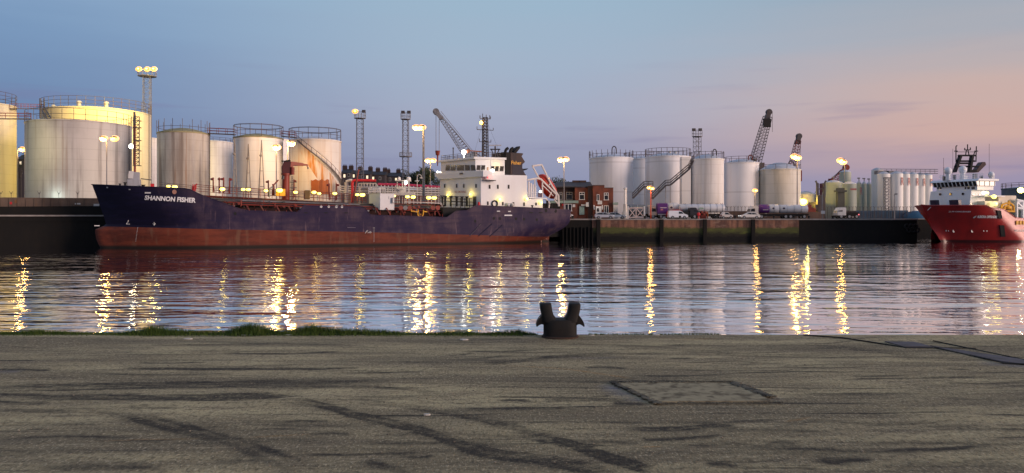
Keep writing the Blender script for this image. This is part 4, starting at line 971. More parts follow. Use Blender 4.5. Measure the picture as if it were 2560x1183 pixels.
for a in (1535, 1540): mb = MB(); x = Xp(a, 175.5); mb.box(x, x + .36, 175.5, 175.59, GZ + .3, GZ + 1.5); mb.lathe((x + .18, 175.5, GZ + 1.5), [(.18, 0), (.18, .09)], 12, 'Y'); mb.build('arched_door', paint('brown door', (.25, .06, .03)), pp)
mb = MB(); wallbox(mb, 1533, 1545.5, 506, 175.4, 3.3, 512); mb.build('roof', paint('pale green roof', (.30, .40, .36)), pp)
vp = root('vent_stack', (Xp(1563, 172), 172, GZ), 'white upright vent stack beside the gate', 'vent stack')
mb = MB(); x = Xp(1563, 172); zt = Zp(474, 172); mb.tube((x, 172, GZ + 3.2), (x, 172, zt), .3, n=14); mb.build('pipe', M['white'], vp, smooth=True)
mb = MB(); mb.lathe((x, 172, GZ), [(.75, 0), (.75, 1.4), (.45, 2.0), (.45, 3.4)], 14); mb.build('base', M['white2'], vp, smooth=True)
mb = MB(); mb.lathe((x, 172, zt), [(.2, 0), (.5, .1), (.45, .35), (.1, .55)], 12); mb.build('cowl', M['white2'], vp, smooth=True)
def gate():
    Y = 168.0; rt = root('cross_braced_gate', P(1588, 545, Y), 'pale cross braced gate with white posts by the grey car', 'gate')
    for px in (1570, 1611): mb = MB(); x = Xp(px, Y); mb.box(x - .16, x + .16, Y - .16, Y + .16, GZ, Zp(516, Y)); mb.build('post', M['white2'], rt)
    mb = MB(); z0, z1 = Zp(544, Y), Zp(520.5, Y); wood = paint('weathered pinkish gate', (.55, .45, .43), (.35, .26, .25), .5, 2)
    for a, b in ((1571.5, 1590), (1590, 1610)):
        x0, x1 = Xp(a, Y), Xp(b, Y)
        for z in (z0, z1): mb.tube((x0, Y, z), (x1, Y, z), .13, n=5)
        mb.tube((x0, Y, z0), (x1, Y, z1), .11, n=5); mb.tube((x0, Y, z1), (x1, Y, z0), .11, n=5); mb.tube((x1, Y, z0), (x1, Y, z1), .13, n=5)
    mb.build('leaf', wood, rt)
gate()
# wire fences with cranked tops
def fence(label, pa, pb, Y, step=9.0, h=2.6):
    rt = root('wire_fence', (Xp(pa, Y), Y, GZ), label, 'fence', 'wire fences with cranked tops'); mb = MB(); xs = np.arange(Xp(pa, Y), Xp(pb, Y), step * Y / F); prev = None
    for x in xs:
        mb.tube((x, Y, GZ), (x, Y, GZ + h), .05, n=4); mb.tube((x, Y, GZ + h), (x + .25, Y, GZ + h + .4), .035, n=4); mb.tube((x, Y, GZ + h), (x - .25, Y, GZ + h + .4), .035, n=4)
    mb.build('post_row' if False else 'frame', M['rail'], rt); mb = MB()
    for z in np.arange(.2, h + .01, .3): mb.tube((xs[0], Y, GZ + z), (xs[-1], Y, GZ + z), .016, n=3)
    for x in np.arange(xs[0], xs[-1], .45): mb.tube((x, Y, GZ + .1), (x, Y, GZ + h), .014, n=3)
    for dz in (.2, .4): mb.tube((xs[0] + .2, Y, GZ + h + dz), (xs[-1] + .2, Y, GZ + h + dz), .015, n=3)
    mb.build('mesh', M['rail'], rt)
fence('wire fence before the tanks between gate and dark lorry', 1615, 1800, 177); fence('wire fence before the plain clean and moss streaked tanks', 1800, 1990, 176.6); fence('wire fence before the silos', 2060, 2290, 181.8)
# low bund walls before the tanks
BW = paint('brown bund wall', (.14, .085, .065), (.08, .05, .04), .6, .5, .85, .4)
for k, (a, b, y, Y, lb) in enumerate(((1800, 1895, 528, 180, 'low brown wall before the plain clean tank'), (1898, 2018, 532, 180.5, 'low brown wall before the moss streaked tank'), (2006, 2060, 530, 178, 'brown rendered wall left of the sign pole'))):
    mb = MB(); mb.box(Xp(a, Y), Xp(b, Y), Y, Y + .4, GZ, Zp(y, Y)); tag(mb.build('bund_wall', BW, loc=(Xp(a, Y), Y, GZ)), lb, 'wall', 'low brown walls before the tanks')
mb = MB(); a = P(2008, 530, 185); mb.box(Xp(2010, 185), Xp(2040, 185), 185, 188, GZ, Zp(520, 185)); mb.box(Xp(2016, 185), Xp(2030, 185), 185.2, 187, Zp(520, 185), Zp(513, 185)); tag(mb.build('red_container', M['pipered'], loc=(Xp(2010, 185), 185, GZ), bevel=.05), 'stepped red container under the yellow floodlit tank', 'container')
mb = MB(); mb.box(Xp(2028, 190), Xp(2062, 190), 190, 196, GZ, Zp(518, 190)); mb.box(Xp(2040, 190), Xp(2056, 190), 190.1, 195, Zp(518, 190), Zp(505, 190)); tag(mb.build('dark_shed', M['darksteel'], loc=(Xp(2028, 190), 190, GZ), bevel=.05), 'dark shed at the foot of the forked tower', 'shed')
mb = MB(); q = P(1915, 533, 175); mb.box(q.x - .25, q.x + .25, 175, 175.1, q.z - .8, q.z + .5); tag(mb.build('white_notice', M['white'], loc=q), 'small white notice on the fence before the second tanker lorry', 'notice')
# ------------------------------------------------------------------ vehicles (built along X, facing +X when sg = 1)
LENS = emit('headlamp', (1, .95, .85), .8)
def wheel(rt, x, y, r, w, sg=-1):
    mb = MB(); mb.lathe((x, y, GZ + r), [(r * .6, -w / 2), (r, -w / 2 + .03), (r, w / 2 - .03), (r * .6, w / 2)], 18, 'Y'); t = mb.build('wheel', M['rubber'], rt, smooth=True)
    mb = MB(); mb.lathe((x, y - w / 2 - .01, GZ + r), [(r * .58, 0), (r * .5, .03), (.05, .03)], 14, 'Y'); mb.build('rim', M['chrome'], t, smooth=True)
def car(name, label, cat, px, Y, sg, prof, wins, wh, colr, width=1.75, r=.32, group=None, lights=True):
    """prof: side outline (x from the middle towards the nose, z); wins: window quads"""
    x = Xp(px, Y); rt = root(name, (x, Y, GZ), label, cat, group)
    m = MT('car paint'); m.b.inputs['Coat Weight'].default_value = .5; cm = m.fin(colr, .35, 0, .5)
    mb = MB(); n = len(prof)
    # body with a cabin that narrows towards the roof
    top = max(p[1] for p in prof); vs = []
    for k in range(2):
        for (a, z) in prof:
            w = width / 2 - (.22 * max(0, (z - .85) / (top - .85)) if z > .85 else 0)
            vs.append(V((x + sg * a, Y + (-w if k == 0 else w), GZ + z)))
    fs = [tuple(range(n)), tuple(range(n, 2 * n))[::-1]] + [(i, n + i, n + (i + 1) % n, (i + 1) % n) for i in range(n)]
    if sg < 0: fs = [f[::-1] for f in fs]
    mb.add(vs, fs); mb.build('body', cm, rt, bevel=.05)
    for q in wins:
        mb = MB(); pts = []
        for (a, z) in q: w = width / 2 - .22 * max(0, (z - .85) / (top - .85)) + .012; pts.append(V((x + sg * a, Y - w, GZ + z)))
        mb.prism(pts, (0, .05, 0)); mb.build('side_window', M['glass'], rt)
    # windscreen: the sloped edge between bonnet and roof
    for a in wh:
        for yy in (-width / 2 + .06, width / 2 - .06): wheel(rt, x + sg * a, Y + yy, r, .22)
    if lights:
        nose = max(p[0] for p in prof)
        for yy in (-.6, .6): mb = MB(); mb.ell((x + sg * (nose - .12), Y + yy, GZ + .68), .16, .16, .09, 10, 6); mb.build('headlight', LENS, rt, smooth=True)
        for yy in (-.6, .6): mb = MB(); mb.ell((x - sg * (nose - .10), Y + yy, GZ + .78), .1, .14, .1, 8, 5); mb.build('tail_light', M['redlamp'], rt, smooth=True)
    return rt
ESTATE = [(-2.1, .3), (2.15, .3), (2.2, .62), (2.05, .78), (1.15, .95), (.35, 1.38), (-.3, 1.46), (-1.5, 1.38), (-2.1, .92), (-2.15, .6)]
SALOON = [(-2.2, .3), (2.2, .3), (2.25, .62), (2.1, .76), (1.1, .9), (.3, 1.34), (-.5, 1.38), (-1.35, .98), (-2.15, .9), (-2.25, .6)]
COUPE = [(-2.2, .3), (2.2, .3), (2.28, .6), (2.0, .78), (1.15, .95), (.3, 1.4), (-.4, 1.47), (-1.3, 1.30), (-2.0, 1.0), (-2.25, .8)]
VANP = [(-2.15, .3), (2.1, .3), (2.18, .7), (2.0, .92), (1.35, 1.12), (.75, 1.72), (.3, 1.84), (-2.05, 1.84), (-2.15, 1.0)]
W2 = [[(1.0, .98), (.32, 1.33), (-.25, 1.39), (-.25, .95)], [(-.35, .95), (-.35, 1.39), (-1.4, 1.31), (-1.85, .98)]]
car('silver_car', 'silver grey estate car parked by the brick house door', 'car', 1510, 168.2, 1, ESTATE, W2, (1.35, -1.35), (.42, .44, .50), group='cars parked on the far quay')
car('silver_car', 'light grey hatchback parked nose to the white gate', 'car', 1540, 170.3, 1, ESTATE, W2, (1.35, -1.35), (.50, .53, .58), group='cars parked on the far quay')
car('white_van', 'small white panel van parked on the far quay', 'van', 1694, 166.6, 1, VANP, [[(1.2, 1.15), (.75, 1.62), (.1, 1.64), (.1, 1.12)]], (1.35, -1.3), (.75, .76, .80), 1.8, .33)
car('white_car', 'white saloon car parked facing left on the far quay', 'car', 1873, 166.4, -1, COUPE, [[(.95, 1.0), (.3, 1.33), (-.3, 1.39), (-.3, .98)], [(-.4, .98), (-.4, 1.39), (-1.2, 1.25), (-1.6, 1.0)]], (1.4, -1.4), (.76, .70, .64), 1.8, .34, group='cars parked on the far quay')
car('white_pickup', 'small white vehicle with dark front between lorry and saloon', 'car', 1815, 166.8, 1, [(-1.1, .35), (1.3, .35), (1.35, .8), (.8, .95), (.3, 1.5), (-.7, 1.52), (-1.15, .9)], [[(.65, .98), (.25, 1.38), (-.4, 1.4), (-.4, .98)]], (.85, -.8), (.62, .55, .5), 1.7, .3)
# scooter-like white runabout by the shop front
mc = root('white_motorcycle', P(1424, 546, 167), 'white motorcycle parked before the shop front', 'motorcycle'); q = V((Xp(1424, 167), 167, GZ))
for a in (-.6, .6): wheel(mc, q.x + a, 167, .31, .14)
mb = MB(); mb.ell(q + V((-.55, 0, .72)), .38, .25, .32, 12, 7); mb.ell(q + V((.0, 0, .62)), .4, .2, .2, 10, 6); mb.ell(q + V((.55, 0, .72)), .25, .2, .22, 10, 6); mb.tube(q + V((.45, 0, .8)), q + V((.25, 0, 1.1)), .06); mb.build('fairing', M['white'], mc, smooth=True)
mb = MB(); mb.ell(q + V((-.1, 0, .82)), .4, .17, .08, 10, 6); mb.build('seat', M['black'], mc, smooth=True)

def lorry_cab(rt, x, Y, sg, colr, h=3.0, ln=2.0, w=2.4, lower=None):
    """cab from x (back) to x+sg*ln (front)"""
    mat = paint('cab paint', colr, tuple(c * .6 for c in colr), .3, 1, .4)
    pts = [(0, .75), (ln, .75), (ln + .05, 1.5), (ln - .15, h - .7), (ln - .55, h - .05), (ln - .9, h), (.1, h), (0, h - .3)]
    mb = MB(); mb.prism([V((x + sg * a, Y - w / 2, GZ + z)) for a, z in pts], (0, w, 0)); cab = mb.build('cab', mat, rt, bevel=.07)
    mb = MB(); mb.prism([V((x + sg * a, Y - w / 2 - .015, GZ + z)) for a, z in ((ln * .42, 1.65), (ln - .08, 1.65), (ln - .25, h - .72), (ln * .42, h - .62))], (0, .06, 0)); mb.build('side_window', M['glass'], cab)
    mb = MB(); mb.prism([V((x + sg * a, Y - w / 2 + .15, GZ + z)) for a, z in ((ln + .045, 1.62), (ln + .06, 1.62), (ln - .12, h - .72), (ln - .16, h - .72))], (0, w - .3, 0)); mb.build('windscreen', M['glass'], cab)
    mb = MB(); mb.box(min(x, x + sg * (ln + .1)), max(x, x + sg * (ln + .1)), Y - w / 2 + .05, Y + w / 2 - .05, GZ + .35, GZ + .76); mb.build('bumper', M['black'], cab)
    wheel(rt, x + sg * ln * .55, Y - w / 2 + .2, .5, .32); wheel(rt, x + sg * ln * .55, Y + w / 2 - .2, .5, .32)
    return cab
def barrel(rt, x0, x1, Y, zc, r, mat, bands, name='tank_barrel', ry=None):
    x0, x1 = min(x0, x1), max(x0, x1); mb = MB(); n = 24; d = .25
    mb.lathe((x0, Y, zc), [(r * .55, 0), (r * .9, d * .4), (r, d), (r, x1 - x0 - d), (r * .9, x1 - x0 - d * .4), (r * .55, x1 - x0)], n, 'X'); o = mb.build(name, mat, rt, smooth=True)
    for b in bands: mb = MB(); xx = x0 + (x1 - x0) * b; mb.lathe((xx, Y, zc), [(r + .001, -.05), (r + .04, -.05), (r + .04, .05), (r + .001, .05)], n, 'X', False); mb.build('band', M['chrome'], o)
    return o
def chassis(rt, x0, x1, Y, axles, top=1.15):
    mb = MB(); mb.box(min(x0, x1), max(x0, x1), Y - .9, Y + .9, GZ + .75, GZ + top); mb.box(min(x0, x1) + .6, max(x0, x1) - .6, Y - 1.15, Y - .95, GZ + .55, GZ + .95); mb.build('chassis', M['black'], rt)
    for a in axles:
        for yy in (-1, 1): wheel(rt, a, Y + yy, .5, .4)
SIL = paint('silver tank shell', (.62, .64, .68), (.40, .38, .38), .3, .7, .35, .3)
PUR = paint('purple panel', (.085, .02, .17), (.05, .02, .08), .3, 1, .45)
LT = 'tanker lorries on the far quay'
# first lorry: white cab seen at the gate, tank behind it
Y = 174.0; rt = root('tanker_lorry', (Xp(1600, Y), Y, GZ), 'grey tanker lorry with white cab behind the gate', 'lorry', LT)
lorry_cab(rt, Xp(1619, Y), Y, 1, (.62, .55, .52), 3.1, 1.9); barrel(rt, Xp(1560, Y), Xp(1614, Y), Y, GZ + 2.25, 1.05, paint('blue grey shell', (.10, .13, .17), (.06, .07, .09), .4, 1, .7), (.3, .6)); chassis(rt, Xp(1560, Y), Xp(1620, Y), Y, (Xp(1568, Y), Xp(1582, Y)))
# second: purple and white lorry with its tail towards us
Y = 172.6; rt = root('tanker_lorry', (Xp(1660, Y), Y, GZ), 'purple and white tanker lorry beside the red tractor', 'lorry', LT)
mb = MB(); mb.box(Xp(1642, Y), Xp(1667, Y), Y - 1.2, Y + 1.2, GZ + 1.1, Zp(508.5, Y)); bx = mb.build('purple_box', PUR, rt, bevel=.1)
mb = MB(); mb.box(Xp(1648, Y), Xp(1664, Y), Y - 1.22, Y - 1.19, Zp(520.5, Y), Zp(519, Y)); mb.build('stripe', M['white2'], bx)
mb = MB(); mb.box(Xp(1649, Y), Xp(1655, Y), Y - 1.23, Y - 1.2, Zp(526, Y), Zp(523, Y)); mb.build('emblem', M['redlettering'], bx); mb = MB(); mb.box(Xp(1642, Y), Xp(1666, Y), Y - 1.25, Y - 1.1, Zp(538, Y), Zp(535, Y)); mb.build('bumper', M['chrome'], rt)
barrel(rt, Xp(1667, Y), Xp(1697, Y), Y, GZ + 2.55, 1.1, M['white2'], (.5,)); chassis(rt, Xp(1642, Y), Xp(1697, Y), Y, (Xp(1650, Y), Xp(1690, Y)))
mb = MB(); mb.ell((Xp(1676, Y), Y - 1.1, GZ + 2.6), .3, .05, .25, 10, 6); mb.build('emblem', M['navy'], rt)
Y = 170.4; rt = root('red_tractor_unit', (Xp(1690, Y), Y, GZ), 'red lorry unit partly hidden behind the white van', 'lorry')
mb = MB(); mb.prism([V((Xp(a, Y), Y - 1.1, Zp(z, Y))) for a, z in ((1666, 541), (1704, 541), (1704, 526), (1694, 524), (1684, 525), (1670, 528))], (0, 2.2, 0)); mb.build('body', paint('red bodywork', (.45, .03, .03), (.2, .02, .02), .4, 1), rt, bevel=.08); chassis(rt, Xp(1666, Y), Xp(1704, Y), Y, (Xp(1672, Y), Xp(1698, Y)), .9)
# third: long silver tank trailer with dark cab in front
Y = 171.6; rt = root('tanker_lorry', (Xp(1750, Y), Y, GZ), 'long silver banded tanker trailer behind the dark cab', 'lorry', LT)
barrel(rt, Xp(1697, Y), Xp(1811, Y), Y, GZ + 2.42, .95, SIL, (.14, .27, .41, .55, .68, .82, .94)); chassis(rt, Xp(1700, Y), Xp(1810, Y), Y, [Xp(a, Y) for a in (1708, 1786, 1797)])
for a in (1711, 1727, 1743, 1759, 1774, 1790, 1803): mb = MB(); q = V((Xp(a, Y), Y, GZ + 3.3)); mb.tube(q + V((-.25, -.3, .25)), q, .05, n=4); mb.tube(q + V((.25, -.3, .25)), q, .05, n=4); mb.build('hatch_rail', M['steel'], rt)
Y = 169.0; rt = root('dark_lorry', (Xp(1738, Y), Y, GZ), 'dark lorry cab facing right before the silver trailer', 'lorry')
lorry_cab(rt, Xp(1722, Y), Y, 1, (.03, .028, .035), 2.55, 2.0, 2.3); mb = MB(); mb.box(Xp(1704, Y), Xp(1722, Y), Y - 1, Y + 1, GZ + .6, GZ + 1.6); mb.build('bed', M['black'], rt); chassis(rt, Xp(1704, Y), Xp(1722, Y), Y, (Xp(1712, Y),))
mb = MB(); mb.ell((Xp(1746, 168), 167.9, GZ + 1.0), .45, .2, .45, 12, 8); mb.tube((Xp(1746, 168), 168.0, GZ), (Xp(1746, 168), 168.0, GZ + .7), .18); tag(mb.build('lifebuoy_post', M['redlamp'], loc=(Xp(1746, 168), 168, GZ), smooth=True), 'bright red lifebuoy housing beside the dark lorry cab', 'lifebuoy')
mb = MB(); text_on(mb, 'JOA', lambda u, v: V((Xp(1747 + 11 * u, 171), 170.63, Zp(524 - 5 * v, 171)))); 
gm_ = mb.build('lettering', paint('green lettering', (.12, .42, .10)), bpy.data.objects['tanker_lorry.002'])
# fourth: purple nosed articulated tanker facing left
Y = 172.0; rt = root('tanker_lorry', (Xp(1950, Y), Y, GZ), 'articulated tanker with white cab and purple nosed white barrels', 'lorry', LT)
lorry_cab(rt, Xp(1892, Y), Y, -1, (.58, .56, .56), 3.0, 1.9, 2.4)
barrel(rt, Xp(1897, Y), Xp(1922, Y), Y, GZ + 2.3, 1.02, PUR, ()); barrel(rt, Xp(1920, Y), Xp(1946, Y), Y, GZ + 2.32, 1.0, SIL, (.5,)); barrel(rt, Xp(1947, Y), Xp(2018, Y), Y, GZ + 2.25, .98, SIL, (.25, .5, .75))
for a in (1930, 1956): mb = MB(); mb.ell((Xp(a, Y), Y - 1.0, GZ + 2.4), .28, .05, .22, 10, 6); mb.build('emblem', M['navy'], rt)
mb = MB(); mb.box(Xp(1904, Y), Xp(1917, Y), Y - 1.05, Y - 1.0, Zp(525.5, Y), Zp(524.3, Y)); mb.build('stripe', M['white2'], rt)
chassis(rt, Xp(1893, Y), Xp(2018, Y), Y, [Xp(a, Y) for a in (1900, 1960, 1972, 2006)])
Y = 172.5; rt = root('white_lorry', (Xp(2098, Y), Y, GZ), 'white lorry cab facing left before the greenish silos', 'lorry')
lorry_cab(rt, Xp(2110, Y), Y, -1, (.72, .70, .68), 2.6, 2.0, 2.3); chassis(rt, Xp(2108, Y), Xp(2142, Y), Y, (Xp(2118, Y), Xp(2136, Y))); mb = MB(); mb.box(Xp(2112, Y), Xp(2142, Y), Y - 1.1, Y + 1.1, GZ + 1.16, GZ + 1.5); mb.build('flat_bed', M['black'], rt)
mb = MB(); mb.ell((Xp(2141.5, Y), Y - 1.1, GZ + .95), .16, .1, .16, 8, 6); mb.build('tail_light', M['redglow'], rt)
# the person in orange work clothes
def person(label, px, Y, facing=1):
    x = Xp(px, Y); rt = root('person', (x, Y, GZ), label, 'person')
    J = [(0, 0, .95), (0, 0, 1.15), (0, 0, 1.40), (0, 0, 1.52), (.03, 0, 1.60), (.03, -.02, 1.72),
         (-.02, -.19, 1.40), (.02, -.27, 1.14), (.14, -.24, .93), (-.02, .19, 1.40), (-.06, .27, 1.15), (.02, .27, .92),
         (0, -.10, .90), (.06, -.11, .50), (.0, -.12, .08), (.16, -.13, .04), (0, .10, .90), (-.04, .11, .50), (-.16, .12, .10), (-.02, .13, .05)]
    Ed = [(0, 1), (1, 2), (2, 3), (3, 4), (4, 5), (2, 6), (6, 7), (7, 8), (2, 9), (9, 10), (10, 11), (0, 12), (12, 13), (13, 14), (14, 15), (0, 16), (16, 17), (17, 18), (18, 19)]
    Rd = [.16, .15, .17, .065, .095, .085, .075, .055, .045, .075, .055, .045, .10, .075, .05, .045, .10, .075, .05, .045]
    me = bpy.data.meshes.new('body'); me.from_pydata([(facing * a * 1.0, b, c) for a, b, c in J], Ed, []); me.materials.append(paint('orange work clothes', (.52, .13, .04), (.3, .08, .03), .5, 5, .8))
    o = bpy.data.objects.new('body', me); C.objects.link(o); o.parent = rt; o['_o'] = rt['_o']
    sk = o.modifiers.new('skin', 'SKIN')
    for v, r_ in zip(me.skin_vertices[0].data, Rd): v.radius = (r_, r_)
    me.skin_vertices[0].data[0].use_root = True
    ss = o.modifiers.new('sub', 'SUBSURF'); ss.levels = 1; ss.render_levels = 2
    mb = MB(); mb.ell((x + .03 * facing, Y, GZ + 1.70), .12, .11, .13, 12, 8); mb.build('head', paint('skin', (.35, .2, .14)), rt, smooth=True)
    mb = MB(); mb.ell((x + .03 * facing, Y, GZ + 1.79), .14, .13, .09, 12, 6); mb.build('hard_hat', M['white'], rt, smooth=True)
person('person in orange work clothes standing beside the silver trailer', 1769, 168.0)
mb = MB(); Y = 169.4
for a, z in ((1754, 528), (1759, 533), (1763, 529)): q = P(a, z, Y); mb.ell(q + V((0, 0, -.3)), .42, .3, .4, 10, 6)
mb.box(Xp(1750, Y), Xp(1765, Y), Y - .3, Y + .3, GZ, GZ + .8); tag(mb.build('hose_reel', M['pipered'], loc=(Xp(1757, Y), Y, GZ)), 'rusty red hose equipment left of the person in orange', 'hose')

# ------------------------------------------------------------------ far houses and trees
mb = MB(); n = 60; vs = []; fs = []
for i in range(n + 1):
    px = -400 + 3400 * i / n; Y = 420; h = 8 + 4 * math.sin(i * .5) + 3 * math.sin(i * 1.3 + 1); x = Xp(px, Y)
    vs += [V((x, 330, GZ - .5)), V((x, 420, GZ + h)), V((x * 1.1, 520, GZ + h * .9))]
    if i: b = 3 * (i - 1); fs += [(b, b + 3, b + 4, b + 1), (b + 1, b + 4, b + 5, b + 2)]
mb.add(vs, fs); tag(mb.build('hills', paint('distant hill', (.035, .045, .03), (.03, .03, .035), .6, .03, .95, 1), smooth=True), kind='structure')
def house(label, p0, p1, eave, ridge, Y, chims=(), wins=()):
    rt = root('terraced_house', (Xp((p0 + p1) / 2, Y), Y, GZ), label, 'house', 'dark houses beyond the yard'); x0, x1, ze, zr = Xp(p0, Y), Xp(p1, Y), Zp(eave, Y), Zp(ridge, Y)
    mb = MB(); mb.box(x0, x1, Y, Y + 9, GZ, ze); mb.build('wall', paint('dark stone', (.06, .05, .055), (.04, .035, .04), .5, .3, .9), rt)
    mb = MB(); mb.prism([V((x0 - .2, Y - .4, ze - .05)), V((x0 - .2, Y + 9.4, ze - .05)), V((x0 - .2, Y + 4.5, zr))], (x1 - x0 + .4, 0, 0)); rf = mb.build('roof', SL, rt)
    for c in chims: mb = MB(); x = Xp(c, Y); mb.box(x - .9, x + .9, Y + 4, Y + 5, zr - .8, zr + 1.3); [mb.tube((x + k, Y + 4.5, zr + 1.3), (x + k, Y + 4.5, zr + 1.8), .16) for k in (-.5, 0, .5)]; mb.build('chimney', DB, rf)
    for (a, b, lit) in wins: mb = MB(); q = P(a, b, Y - .05); mb.box(q.x - .45, q.x + .45, Y - .05, Y, q.z - .7, q.z + .7); w = mb.build('window', M['white2'], rt); mb = MB(); mb.box(q.x - .35, q.x + .35, Y - .06, Y - .05, q.z - .6, q.z + .6); mb.build('pane', M['litwindow'] if lit else M['glass'], w)
house('tall dark gabled house just right of the rust streaked tank', 853, 876, 432, 421, 300, (856, 872), ((861, 440, 1), (872, 438, 0)))
house('long dark house with lit windows behind the red pipe', 877, 925, 435, 424, 305, (895, 921), ((884, 440, 1), (906, 443, 0), (918, 443, 1)))
house('dark house with two chimneys behind the white equipment', 926, 962, 437, 427, 310, (940, 958), ((933, 446, 1), (950, 446, 0)))
house('low dark house left of the dark tree', 963, 1006, 441, 430, 315, (966, 992), ((975, 449, 0), (990, 449, 1)))
house('dim house beside the left edge tank', 40, 60, 398, 385, 300, (50,), ((51, 408, 1), (53, 430, 0)))
def tree(label, px, top, bot, Y, w, n=1500, kind=0, seed=1):
    rr = random.Random(seed); x = Xp(px, Y); zt = Zp(top, Y); zb = max(GZ, Zp(bot, Y) - 4); H = zt - zb
    rt = root('broadleaf_tree', (x, Y, zb), label, 'tree', 'dark trees beyond the yard')
    tk = MB(); tk.tube((x, Y, zb - 3), (x, Y, zb + H * .5), w * .04 + .15, w * .02 + .08, n=8)
    lobes = []
    for k in range(9):
        a = rr.uniform(0, 6.28); q = V((x + math.cos(a) * w * .3 * rr.random() ** .5, Y + math.sin(a) * w * .3, zb + H * rr.uniform(.45, .85))); lobes.append((q, w * rr.uniform(.13, .24)))
        tk.tube((x, Y, zb + H * .3), q, .12, .05, n=5)
    tk.build('trunk', paint('bark', (.03, .022, .018)), rt)
    vs = []; fs = []
    for _ in range(n):
        q, r = rr.choice(lobes); d = V((rr.gauss(0, 1), rr.gauss(0, 1), rr.gauss(0, 1))).normalized() * r * rr.uniform(.55, 1.12); c = q + d; s = w * rr.uniform(.016, .034)
        a = V((rr.gauss(0, 1), rr.gauss(0, 1), rr.gauss(0, 1))).normalized(); b = a.orthogonal().normalized(); bb = len(vs); vs += [c - a * s, c + b * s * .6, c + a * s, c - b * s * .6]; fs.append((bb, bb + 1, bb + 2, bb + 3))
    mb = MB(); mb.add(vs, fs); mb.build('crown', paint('dark foliage', (.030, .045, .018), (.05, .06, .025), .6, .4, .8, 1), rt)
tree('broad dark tree left of the tall twin headed lamp', 1022, 424, 470, 322, 14, 1800, seed=2)
tree('tallest dark tree just right of the tall twin headed lamp', 1068, 421, 470, 318, 16, 2000, seed=3)
tree('small dark tree against the wheelhouse front', 1091, 438, 472, 315, 8, 900, seed=4)
tree('rounded dark tree behind the lifeboat', 1392, 442, 485, 300, 10, 1400, seed=5)
tree('smaller dark tree right of the rounded tree by the lifeboat', 1414, 449, 485, 300, 8, 1000, seed=6)
tree('low distant tree left of the forked tower', 2016, 478, 500, 330, 9, 800, seed=7); tree('low distant bush tree at the forked tower', 2040, 478, 500, 330, 8, 800, seed=8)
tree('dark bushy tree between edge tank and broad grey tank', 52, 344, 470, 290, 7, 800, seed=9)

# ------------------------------------------------------------------ loading terminal behind the tanker's midships
Y = 176.0
WP = paint('white terminal steel', (.60, .58, .56), (.4, .36, .34), .4, .8, .5)
rp = root('pipe_bridge', P(900, 545, Y), 'white pipe bridge with diamond openings behind the tanker deck', 'pipe bridge')
mb = MB(); x0, x1 = Xp(896, Y), Xp(940, Y)
for z0, z1 in ((Zp(459.5, Y), Zp(457.5, Y)), (Zp(470, Y), Zp(468, Y))): mb.box(x0, x1, Y, Y + .3, z0, z1)
n = 6; zz0, zz1 = Zp(468, Y), Zp(459.5, Y); zm = (zz0 + zz1) / 2
for k in range(n + 1):
    xa = x0 + (x1 - x0) * k / n; w = (x1 - x0) / n / 2 * .62
    mb.prism([V((xa - .08, Y, zz0)), V((xa + .08, Y, zz0)), V((xa + w, Y, zz0)), V((xa + .12, Y, zm)), V((xa + w, Y, zz1)), V((xa - w, Y, zz1)), V((xa - .12, Y, zm)), V((xa - w, Y, zz0))], (0, .25, 0))
mb.build('truss', WP, rp)
mb = MB(); 
for a in (899, 937): mb.box(Xp(a, Y) - .2, Xp(a, Y) + .2, Y, Y + .3, GZ, Zp(470, Y))
mb.build('leg', WP, rp)
mb = MB(); pr = [P(881, 520, Y - 2), P(881, 456, Y - 2), P(884, 452, Y - 2), P(890, 451, Y - 2), P(940, 452, Y - 2)]; mb.path(pr, .32, 8); tag(mb.build('red_pipe', M['redlamp'], loc=pr[0], smooth=True), 'thick red pipe bending over behind the tanker deck', 'pipe')
mb = MB(); pr = [P(866, 520, Y - 1), P(866, 456, Y - 1), P(872, 452, Y - 1), P(880, 452, Y - 1)]; mb.path(pr, .45, 8); tag(mb.build('grey_pipe', M['white2'], loc=pr[0], smooth=True), 'thick pale grey pipe left of the red pipe', 'pipe')
mb = MB(); pr = [P(945, 461, Y + 3), P(1010, 462.5, Y + 3), P(1105, 468.5, Y + 3)]; mb.path(pr, .34, 8); tag(mb.build('crimson_pipe', paint('crimson pipe', (.42, .03, .09), (.3, .03, .06), .3, 1), loc=pr[0], smooth=True), 'long crimson pipe running towards the wheelhouse', 'pipe')
mb = MB()
for py, r_ in ((466, .18), (471, .14), (477, .2), (483, .15)): mb.tube(P(850, py, Y + 1), P(1105, py + 6, Y + 1), r_, n=6)
for px in range(944, 1105, 9): mb.tube(P(px, 462 + (px - 944) * .04, Y + 2), P(px, 545, Y + 2), .11, n=5)
tag(mb.build('pipe_rack', WP, loc=P(850, 545, Y)), 'pale pipe rack of many thin pipes behind the tanker deck', 'pipe rack')
mb = MB(); mb.box(Xp(850, 181), Xp(1110, 181), 181, 184, GZ, Zp(474, 181)); tag(mb.build('terminal_block', paint('grey panelled block', (.22, .20, .20), (.10, .08, .08), .7, .6, .8, .2), loc=(Xp(850, 181), 181, GZ)), 'long low grey building behind the pipe rack', 'building')
for k in range(26):
    px = 856 + k * 9.8; mb = MB(); q = P(px, 482, 180.8); mb.box(q.x - .28, q.x + .28, 180.8, 181, q.z - .5, q.z + .5); mb.build('opening', M['black'], bpy.data.objects['terminal_block'], ) if False else None
wt = root('loading_platform', P(1007, 545, 172), 'white loading platform on slim legs with two domed vents', 'platform'); Y = 172.0
mb = MB(); mb.box(Xp(990, Y), Xp(1026, Y), Y - 1.5, Y + 1.5, Zp(453.5, Y), Zp(451, Y)); mb.build('deck', WP, wt)
for a in (993, 1006, 1012, 1022): mb = MB(); mb.tube(P(a, 453, Y), P(a, 545, Y), .13, n=6); mb.build('leg', WP, wt)
